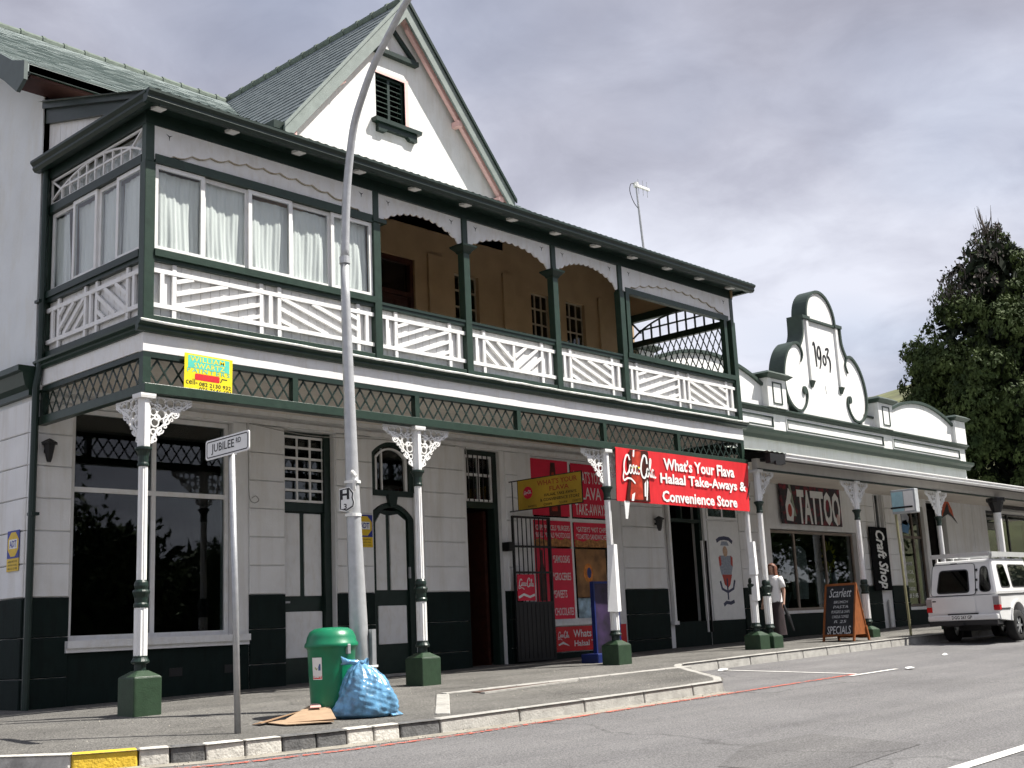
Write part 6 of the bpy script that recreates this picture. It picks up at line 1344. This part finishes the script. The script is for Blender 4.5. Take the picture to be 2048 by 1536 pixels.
for s in (1, -1):
    MB().lathe([(.0,-.006),(.011,0),(.0,.006)], 8, c=(px0-.098,py0+.03*s,pz0+1.63)).build('eye', BLACKM, pe)
    MB().tube([(px0+.06*s+.04,py0+.088*s,pz0+.04),(px0+.06*s-.05,py0+.09*s,pz0+.045),(px0+.06*s-.16,py0+.092*s,pz0+.03)], [.038,.045,.03], 8).build('shoe', SHOE, pe, smooth=True)
MB().box(px0-.100,px0-.094,py0-.022,py0+.022,pz0+1.563,pz0+1.573).build('mouth', pmat('lips', (.35,.1,.09), .5), pe)
hbg = empty('shoulder_bag', (px0-.05,py0-.31,pz0+.35), 'dark folded umbrella bag hanging from the hand of the walking person', 'bag'); MB().tube([(px0-.09,py0-.26,pz0+.84),(px0-.05,py0-.33,pz0+.6),(px0+.0,py0-.40,pz0+.30)], [.02,.045,.02], 8).build('bag_body', BLACK, hbg); MB().tube(spline([(px0-.09,py0-.24,pz0+.80),(px0-.09,py0-.25,pz0+.90),(px0-.06,py0-.28,pz0+.82)], 4), .008, 6).build('strap', BLACK, hbg)

# ================================================================== pickup with canopy
CARW = pmat('white_car_paint', (.74,.74,.73), .22, .02, 5, spec=.5, coat=.6); CGL = glass('car_glass', (.10,.11,.11), .9); RUB = pmat('tyre_rubber', (.015,.015,.015), .85, .2, 20); RIM = pmat('wheel_rim', (.45,.46,.47), .35, .1, metal=.7); PLAS = pmat('black_plastic', (.02,.02,.021), .6, .1); TLR = pmat('tail_light_red', (.45,.01,.015), .2, .1); TLA = pmat('tail_light_clear', (.30,.28,.28), .2, .2)
X0, Y0 = 19.2, -1.985; Z0 = zr(20.2, -2.0)-.0
pk = empty('pickup_truck', (X0+2.4,Y0,Z0), 'white pickup with canopy and roof rack parked along the kerb, seen from behind', 'pickup truck')
W3 = lambda x, y, z: (X0+x, Y0+y, Z0+z)
def arcpts(cx_, cz_, r_, n_=10): return [(cx_-r_*math.cos(math.pi*k/n_), cz_+r_*math.sin(math.pi*k/n_)) for k in range(n_+1)]
bp_ = [(.04,.50)]+[(.60,.46)]+arcpts(1.04,.46,.41)+[(3.40,.42)]+arcpts(3.82,.42,.41)+[(4.7,.46),(4.85,.62),(4.82,.86),(4.62,.98),(3.75,1.06),(2.3,1.06),(.0,1.04),(.0,.62)]
MB().prism(bp_, -.82, .82, lambda a, b, d: W3(a, d, b)).build('body', CARW, pk, bevel=.03)
m = MB(); m.hexa([W3(.03,-.80,1.042),W3(2.26,-.80,1.062),W3(2.26,.80,1.062),W3(.03,.80,1.042),W3(.26,-.66,1.84),W3(2.22,-.66,1.86),W3(2.22,.66,1.86),W3(.26,.66,1.84)]); m.build('canopy', CARW, pk, bevel=.06)
m = MB(); m.hexa([W3(2.28,-.79,1.06),W3(3.95,-.76,1.06),W3(3.95,.76,1.06),W3(2.28,.79,1.06),W3(2.34,-.63,1.72),W3(3.25,-.62,1.70),W3(3.25,.62,1.70),W3(2.34,.63,1.72)]); m.build('cab', CARW, pk, bevel=.05)
rx = lambda z: 0 if z < 1.03 else .03+.23*(z-1.04)/.80
RM = lambda a, b, d: W3(rx(b)-d, a, b)
sy_ = lambda z: .80-.14*(z-1.05)/.80
SM = lambda a, b, d: W3(a, -(sy_(b)+d), b)
def rr4(a0, a1, z0, z1, t0=0, t1=0, r_=.06):
    P = [(a0,z0),(a1,z0),(a1-t1,z1),(a0+t0,z1)]; out = []
    for i in range(4):
        p = Vector(P[i]); u = (Vector(P[i-1])-p).normalized()*r_; v = (Vector(P[(i+1) % 4])-p).normalized()*r_
        for t in (0,.33,.66,1): out.append(tuple(p+u*(1-t)**2+v*t**2))
    return out
MB().prism(rr4(-.30,.70,.66,1.02,0,0,.04), .012, .020, RM).build('tailgate', CARW, pk)
MB().prism(rr4(-.32,.72,1.06,1.76,.03,.03,.08), .0, .018, RM).build('canopy_door', CARW, pk)
m = MB(); m.ribbon(rr4(-.32,.72,1.06,1.76,.03,.03,.08), .012, .0, .0195, RM, True); m.build('door_seal', PLAS, pk)
rw = MB().prism(rr4(-.17,.57,1.12,1.62,.04,.06,.07), .019, .024, RM).build('rear_window', CGL, pk); MB().ribbon(rr4(-.17,.57,1.12,1.62,.04,.06,.07), .03, .018, .027, RM, True).build('window_seal', PLAS, rw)
rw = MB().prism(rr4(-.66,-.40,1.12,1.68,.10,.02,.10), .001, .008, RM).build('rear_window', CGL, pk); MB().ribbon(rr4(-.66,-.40,1.12,1.68,.10,.02,.10), .025, .0, .011, RM, True).build('window_seal', PLAS, rw)
for z in (1.14,1.36,1.58): MB().prism([(-.355,z),(-.305,z),(-.305,z+.05),(-.355,z+.05)], .0, .03, RM).build('hinge', PLAS, pk)
MB().prism([(.60,.93),(.68,.93),(.68,.96),(.60,.96)], .02, .03, RM).build('handle', PLAS, pk); MB().prism([(.12,1.77),(.27,1.77),(.27,1.785),(.12,1.785)], .0, .012, RM).build('high_brake_light', PLAS, pk)
for s in (1, -1):
    tl = MB().box(X0-.02,X0+.10,Y0+s*.835-(.0 if s < 0 else .14),Y0+s*.835+(.14 if s < 0 else .0),Z0+.70,Z0+.82).build('tail_light', TLR, pk, bevel=.012); MB().box(X0-.019,X0+.10,Y0+s*.834-(.0 if s < 0 else .135),Y0+s*.834+(.135 if s < 0 else .0),Z0+.822,Z0+1.0).build('indicator_lens', TLA, tl)
MB().box(X0-.10,X0+.25,Y0-.80,Y0+.80,Z0+.50,Z0+.63).build('rear_bumper', CARW, pk, bevel=.03)
MB().box(X0-.09,X0+.2,Y0-.78,Y0+.78,Z0+.40,Z0+.50).build('bumper_step', PLAS, pk)
MB().box(X0-.06,X0-.0,Y0-.34,Y0+.34,Z0+.60,Z0+.66).build('plate_recess', PLAS, pk)
npl = MB().box(X0-.112,X0-.101,Y0-.26,Y0+.26,Z0+.52,Z0+.625).build('number_plate', SIGNW, pk); lettering('DGG 267 GP', (X0-.112,Y0,Z0+.572), (0,-1,0), EZ, .46, .075, BLACKM, npl, depth=.003, bold=.02)
for a0, a1, t0, t1 in ((.36,.88,.08,.06),(1.02,2.12,.06,.04)):
    w_ = MB().prism(rr4(a0,a1,1.20,1.70,t0,t1,.07), .0, .006, SM).build('canopy_window', CGL, pk); MB().ribbon(rr4(a0,a1,1.20,1.70,t0,t1,.07), .022, .0, .010, SM, True).build('window_seal', PLAS, w_)
MB().prism(rr4(2.45,3.25,1.12,1.62,.05,.18,.05), .0, .02, SM).build('cab_window', CGL, pk)
MB().prism([(.0,1.02),(2.28,1.04),(2.28,1.065),(.0,1.045)], .012, .03, SM).build('tub_rail', PLAS, pk)
MB().box(X0+.1,X0+.62,Y0-.835,Y0-.82,Z0+.72,Z0+.745).build('side_moulding', PLAS, pk)
for s in (1, -1):
    MB().ribbon([(a, b) for a, b in arcpts(1.04,.46,.43)], .05, s*.80, s*.85, lambda a, b, d: W3(a, d, b)).build('wheel_arch', CARW, pk)
    for wx in (1.04,3.82):
        wh = MB(); c_ = W3(wx, s*.72, .345); 
        vs = []; pr_ = [(.20,-.11),(.30,-.115),(.335,-.09),(.345,-.04),(.345,.04),(.335,.09),(.30,.115),(.20,.11)]; n_ = 28
        for r_, y in pr_:
            for k in range(n_): a = 2*math.pi*k/n_; vs.append((c_[0]+r_*math.cos(a), c_[1]+y, c_[2]+r_*math.sin(a)))
        wo_ = wh.add(vs, [(j*n_+k, j*n_+(k+1) % n_, (j+1)*n_+(k+1) % n_, (j+1)*n_+k) for j in range(7) for k in range(n_)]).build('wheel', RUB, pk, smooth=True)
        m = MB(); 
        for r_, y0_, y1_ in ((.205,-.06,.0),(.07,-.10,-.05)): m.prism([(r_*math.cos(k*.393), r_*math.sin(k*.393)) for k in range(16)], y0_, y1_, lambda a, b, d: (c_[0]+a, c_[1]+d*(-s)*(-1 if s > 0 else 1)*1, c_[2]+b))
        for k in range(6): a = k*math.pi/3; m.beam((c_[0]+.05*math.cos(a), c_[1]+s*.085, c_[2]+.05*math.sin(a)), (c_[0]+.2*math.cos(a), c_[1]+s*.075, c_[2]+.2*math.sin(a)), .05, .03, EY)
        m.build('rim', RIM, wo_)
sp2 = MB(); sp2.lathe([(.1,.30),(.33,.30),(.345,.36),(.345,.44),(.33,.49),(.1,.49)], 24, c=(X0+.55,Y0+.0,Z0-.03)); sp2.build('spare_wheel', RUB, pk)
MB().box(X0+.3,X0+4.5,Y0-.6,Y0+.6,Z0+.36,Z0+.47).build('chassis', PLAS, pk); MB().box(X0+1.5,X0+1.52,Y0+.5,Y0+.8,Z0+.1,Z0+.45).build('mud_flap', PLAS, pk); MB().box(X0-.18,X0+.2,Y0-.04,Y0+.04,Z0+.40,Z0+.46).build('tow_bar', PLAS, pk)
RK = pmat('rack_alu', (.55,.56,.55), .4, .05, metal=.3); rk = MB()
for y in (-.66,.66): rk.box(X0+.16,X0+2.35,Y0+y-.03,Y0+y+.03,Z0+1.93,Z0+1.99)
for x in (.16,.9,1.6,2.3): rk.box(X0+x,X0+x+.06,Y0-.63,Y0+.63,Z0+1.935,Z0+1.985)
for x in (.3,1.2,2.1):
    for y in (-.62,.62): rk.box(X0+x,X0+x+.05,Y0+y-.02,Y0+y+.02,Z0+1.82,Z0+1.935)
rk.build('roof_rack', RK, pk); MB().box(X0+.14,X0+.159,Y0-.66,Y0+.66,Z0+1.90,Z0+2.0).build('rack_board', RK, pk); MB().box(X0+.2,X0+2.35,Y0-.715,Y0-.692,Z0+1.88,Z0+1.99).build('rack_board', RK, pk)

# ================================================================== trees
def leafcloud(name, pts, size, mat, parent, per=5, spread=.25, upr=.3, seed=1, nrm=None, jit=.55):
    rg_ = np.random.default_rng(seed); n_ = len(pts)*per; c = np.repeat(pts, per, 0)+rg_.normal(0, spread, (n_, 3))
    a = rg_.normal(0, 1, (n_, 3)); a[:, 2] += upr*2; a /= np.linalg.norm(a, axis=1)[:, None]; b = rg_.normal(0, 1, (n_, 3)); b -= a*np.sum(a*b, 1)[:, None]; b /= np.linalg.norm(b, axis=1)[:, None]
    if nrm is not None:
        g_ = np.repeat(nrm, per, 0)+rg_.normal(0, jit, (n_, 3)); g_ /= np.linalg.norm(g_, axis=1)[:, None]; a = a-g_*np.sum(a*g_, 1)[:, None]; a /= np.linalg.norm(a, axis=1)[:, None]; b = np.cross(g_, a)
    s = size*rg_.uniform(.6, 1.3, (n_, 1)); v = np.stack([c-a*s, c+b*s*.45, c+a*s, c-b*s*.45], 1).reshape(-1, 3)
    me = bpy.data.meshes.new(name); me.vertices.add(n_*4); me.vertices.foreach_set('co', v.ravel()); me.loops.add(n_*4); me.loops.foreach_set('vertex_index', np.arange(n_*4)); me.polygons.add(n_); me.polygons.foreach_set('loop_start', np.arange(n_)*4); me.polygons.foreach_set('loop_total', np.full(n_, 4)); me.update(); me.validate(); me.materials.append(mat)
    return obj(name, me, parent)
def leafmat(name, c0, c1, sc_):
    m = pmat(name, c0, .75, .1, sc_, spec=.15); r = [n for n in m.node_tree.nodes if n.type == 'VALTORGB'][0]; r.color_ramp.elements[0].color = c0+(1,); r.color_ramp.elements[1].color = c1+(1,); return m
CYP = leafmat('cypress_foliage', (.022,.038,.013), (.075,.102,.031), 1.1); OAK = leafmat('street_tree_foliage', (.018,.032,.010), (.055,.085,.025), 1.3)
BARK = pmat('bark', (.07,.05,.035), .9, .3, 6, .5, 20); TWIG = pmat('dead_twigs', (.11,.095,.085), .9, .2)
tx, ty = 47.3, 6.5
ct = empty('cypress_tree', (tx,ty,.3), 'tall dark green cypress tree with a grey dying top behind the shop row', 'tree')
MB().tube([(tx,ty,0),(tx,ty+.1,6),(tx,ty,12),(tx,ty,17.5)], [.55,.42,.25,.05], 10).build('trunk', BARK, ct)
rg1 = np.random.default_rng(11); cl = []
prz = [4,6,9,11,13.2,14.8,16.4,17.6,18.4]; prr = [4.2,4.6,4.75,4.45,3.7,2.65,1.6,.6,.15]
nl = []
for k in range(380):
    z = rg1.uniform(4, 18.0); a = rg1.uniform(0, 6.283); r_ = np.interp(z, prz, prr)*rg1.uniform(.70, .98)
    s_ = rg1.uniform(.5, 1.05)*(1 if z < 13 else .6 if z < 16 else .36); n_ = int(120*(s_/.75)**2)
    d = rg1.normal(0, 1, (n_, 3)); d[:, 2] = np.abs(d[:, 2])*.9-.25; d /= np.linalg.norm(d, axis=1)[:, None]; nl.append(d.copy()); d = d*s_*rg1.uniform(.80, 1.06, (n_, 1)); d[:, 2] *= 1.2
    cl.append(np.array([tx+r_*math.cos(a), ty+r_*math.sin(a), z])+d)
P_ = np.concatenate(cl); Q_ = np.concatenate(nl); dead = (P_[:, 2] > 14.6) & (P_[:, 1] > ty-1.0) & (P_[:, 0] < tx+.3) & (rg1.uniform(0, 1, len(P_)) < .85)
leafcloud('crown', P_[~dead], .105, CYP, ct, 4, .05, .8, 2, Q_[~dead], .45)
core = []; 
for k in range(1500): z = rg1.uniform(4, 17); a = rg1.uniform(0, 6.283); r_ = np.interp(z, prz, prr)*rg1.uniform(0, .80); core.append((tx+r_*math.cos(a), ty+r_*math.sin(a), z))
leafcloud('inner_foliage', np.array(core), .34, pmat('shaded_cypress', (.012,.02,.008), .9, .2), ct, 3, .25, .3, 4)  # near-black inner leaves paint the shade between the clumps
m = MB()
for p in P_[dead][::12]:
    q = Vector(p); m.tube([q-Vector((0,0,.35)), q+Vector((rg1.uniform(-.12,.12), rg1.uniform(-.12,.12), .25))], [.022,.006], 3, False)
for k in range(40):
    a = rg1.uniform(0, 6.28); z = rg1.uniform(15.5, 18); m.tube([(tx,ty,z),(tx+.35*math.cos(a),ty+.35*math.sin(a),z+.7),(tx+.42*math.cos(a),ty+.42*math.sin(a),z+1.25)], [.04,.02,.005], 4, False)
m.build('dead_twigs', TWIG, ct, kind='stuff')
leafcloud('grey_foliage', P_[dead], .09, TWIG, ct, 1, .05, .9, 6)
def street_tree(x, y, h, r_, label, seed):
    e_ = empty('street_tree', (x,y,zr(x,y)), label, 'tree', 'trees across the street'); MB().tube([(x,y,-.6),(x+.1,y,h*.35),(x,y+.1,h*.7)], [.22,.16,.06], 8).build('trunk', BARK, e_)
    rg_ = np.random.default_rng(seed); c = []
    for k in range(60):
        d = rg_.normal(0, 1, 3); d /= np.linalg.norm(d); d *= r_*rg_.uniform(.4, 1); ctr = np.array([x, y, h*.62])+d*np.array([1, 1, h*.38/r_]); b = rg_.normal(0, 1, (26, 3)); b /= np.linalg.norm(b, axis=1)[:, None]; c.append(ctr+b*rg_.uniform(.5, 1.0)*r_*.3)
    leafcloud('crown', np.concatenate(c), .20, OAK, e_, 3, .25, .2, seed+50); q_ = rg_.normal(0, 1, (260, 3)); q_ /= np.linalg.norm(q_, axis=1)[:, None]; leafcloud('inner_foliage', np.array([x, y, h*.60])+q_*rg_.uniform(0,.8,(260,1))*np.array([r_, r_, h*.36]), .55, OAK, e_, 3, .3, .1, seed+90)
for k, (x, y, h, r_, lab) in enumerate(((6.5,-21.5,10.5,3.8,'tallest leafy tree across the street, dark in the shop window reflection'),(10.6,-22.0,9.5,3.0,'leafy tree across the street beside the tallest one'),(14.6,-21.0,5.2,2.2,'low rounded tree across the street'),(18.8,-21.5,4.3,2.3,'spreading tree across the street between low and far trees'),(26.5,-21.5,8.0,3.2,'leafy tree across the street opposite the parapet shops'),(36,-22,10,4.5,'broad tall tree across the street past the parapet shops'),(46,-23,11,5,'broad tree across the street, second from the far end'),(57,-22,10,5,'broad tree across the street near the far end'),(69,-22,11,5.5,'broad tree at the far end across the street'))): street_tree(x, y, h, r_, lab, 20+k)

hg = empty('reflection_hedge', (35,-25,0), 'unseen hedge added across the street to darken gaps in the window reflections', 'hedge')  # out of view, added to fill bright gaps in the mirrored trees
MB().box(-12,85,-25.6,-24.4,-1.2,3.0).build('hedge_core', pmat('hedge_shade', (.012,.02,.008), .9, .3), hg)
hp_ = np.stack([np.random.default_rng(5).uniform(-12,85,2600), np.random.default_rng(6).uniform(-24.5,-24.1,2600), np.random.default_rng(7).uniform(-.8,3.4,2600)], 1); leafcloud('hedge_leaves', hp_, .28, OAK, hg, 2, .2, .2, 9)
# parked hatchback on the far side, mirrored in the corner window
fx, fy = 10.5, -14.9; fz = zr(fx+1.8, fy)
fc = empty('parked_hatchback', (fx+1.9,fy,fz), 'silver hatchback parked across the street, mirrored in the corner shop window', 'car')
SILV = pmat('silver_car_paint', (.50,.51,.52), .25, .03, spec=.5, coat=.5); W4 = lambda a, b, d: (fx+a, fy+d, fz+b)
MB().prism([(0,.35),(.45,.3)]+arcpts(.8,.3,.33)+[(2.6,.3)]+arcpts(2.95,.3,.33)+[(3.65,.33),(3.75,.55),(3.65,.78),(2.75,.92),(.1,.92),(-.02,.6)], -.78, .78, W4).build('body', SILV, fc, bevel=.05)
m = MB(); m.hexa([W4(.08,.92,-.74),W4(2.85,.92,-.74),W4(2.85,.92,.74),W4(.08,.92,.74),W4(.45,1.40,-.60),W4(1.95,1.40,-.60),W4(1.95,1.40,.60),W4(.45,1.40,.60)]); m.build('cabin_glass', CGL, fc)
MB().hexa([W4(.42,1.40,-.61),W4(1.98,1.40,-.61),W4(1.98,1.40,.61),W4(.42,1.40,.61),W4(.55,1.46,-.52),W4(1.85,1.46,-.52),W4(1.85,1.46,.52),W4(.55,1.46,.52)]).build('roof', SILV, fc)
for s in (-1, 1):
    for a in (.8,2.95): m = MB(); m.prism([(a+.29*math.cos(k*.314), .29+.29*math.sin(k*.314)) for k in range(20)], s*.60, s*.79, W4); m.build('wheel', RUB, fc)
    for p, q in (((2.8,.92),(1.96,1.40)),((1.3,.92),(1.3,1.40)),((.1,.92),(.44,1.40))): m = MB(); m.ribbon([Vector(p), Vector(q)], .07, s*.60, s*.755, W4); m.build('pillar', SILV, fc)

sc.render.engine = 'CYCLES'
cy = sc.cycles
cy.max_bounces = 5; cy.diffuse_bounces = 2; cy.glossy_bounces = 3; cy.transmission_bounces = 3; cy.transparent_max_bounces = 8; cy.caustics_reflective = False; cy.caustics_refractive = False; cy.use_adaptive_sampling = True; cy.adaptive_threshold = .03
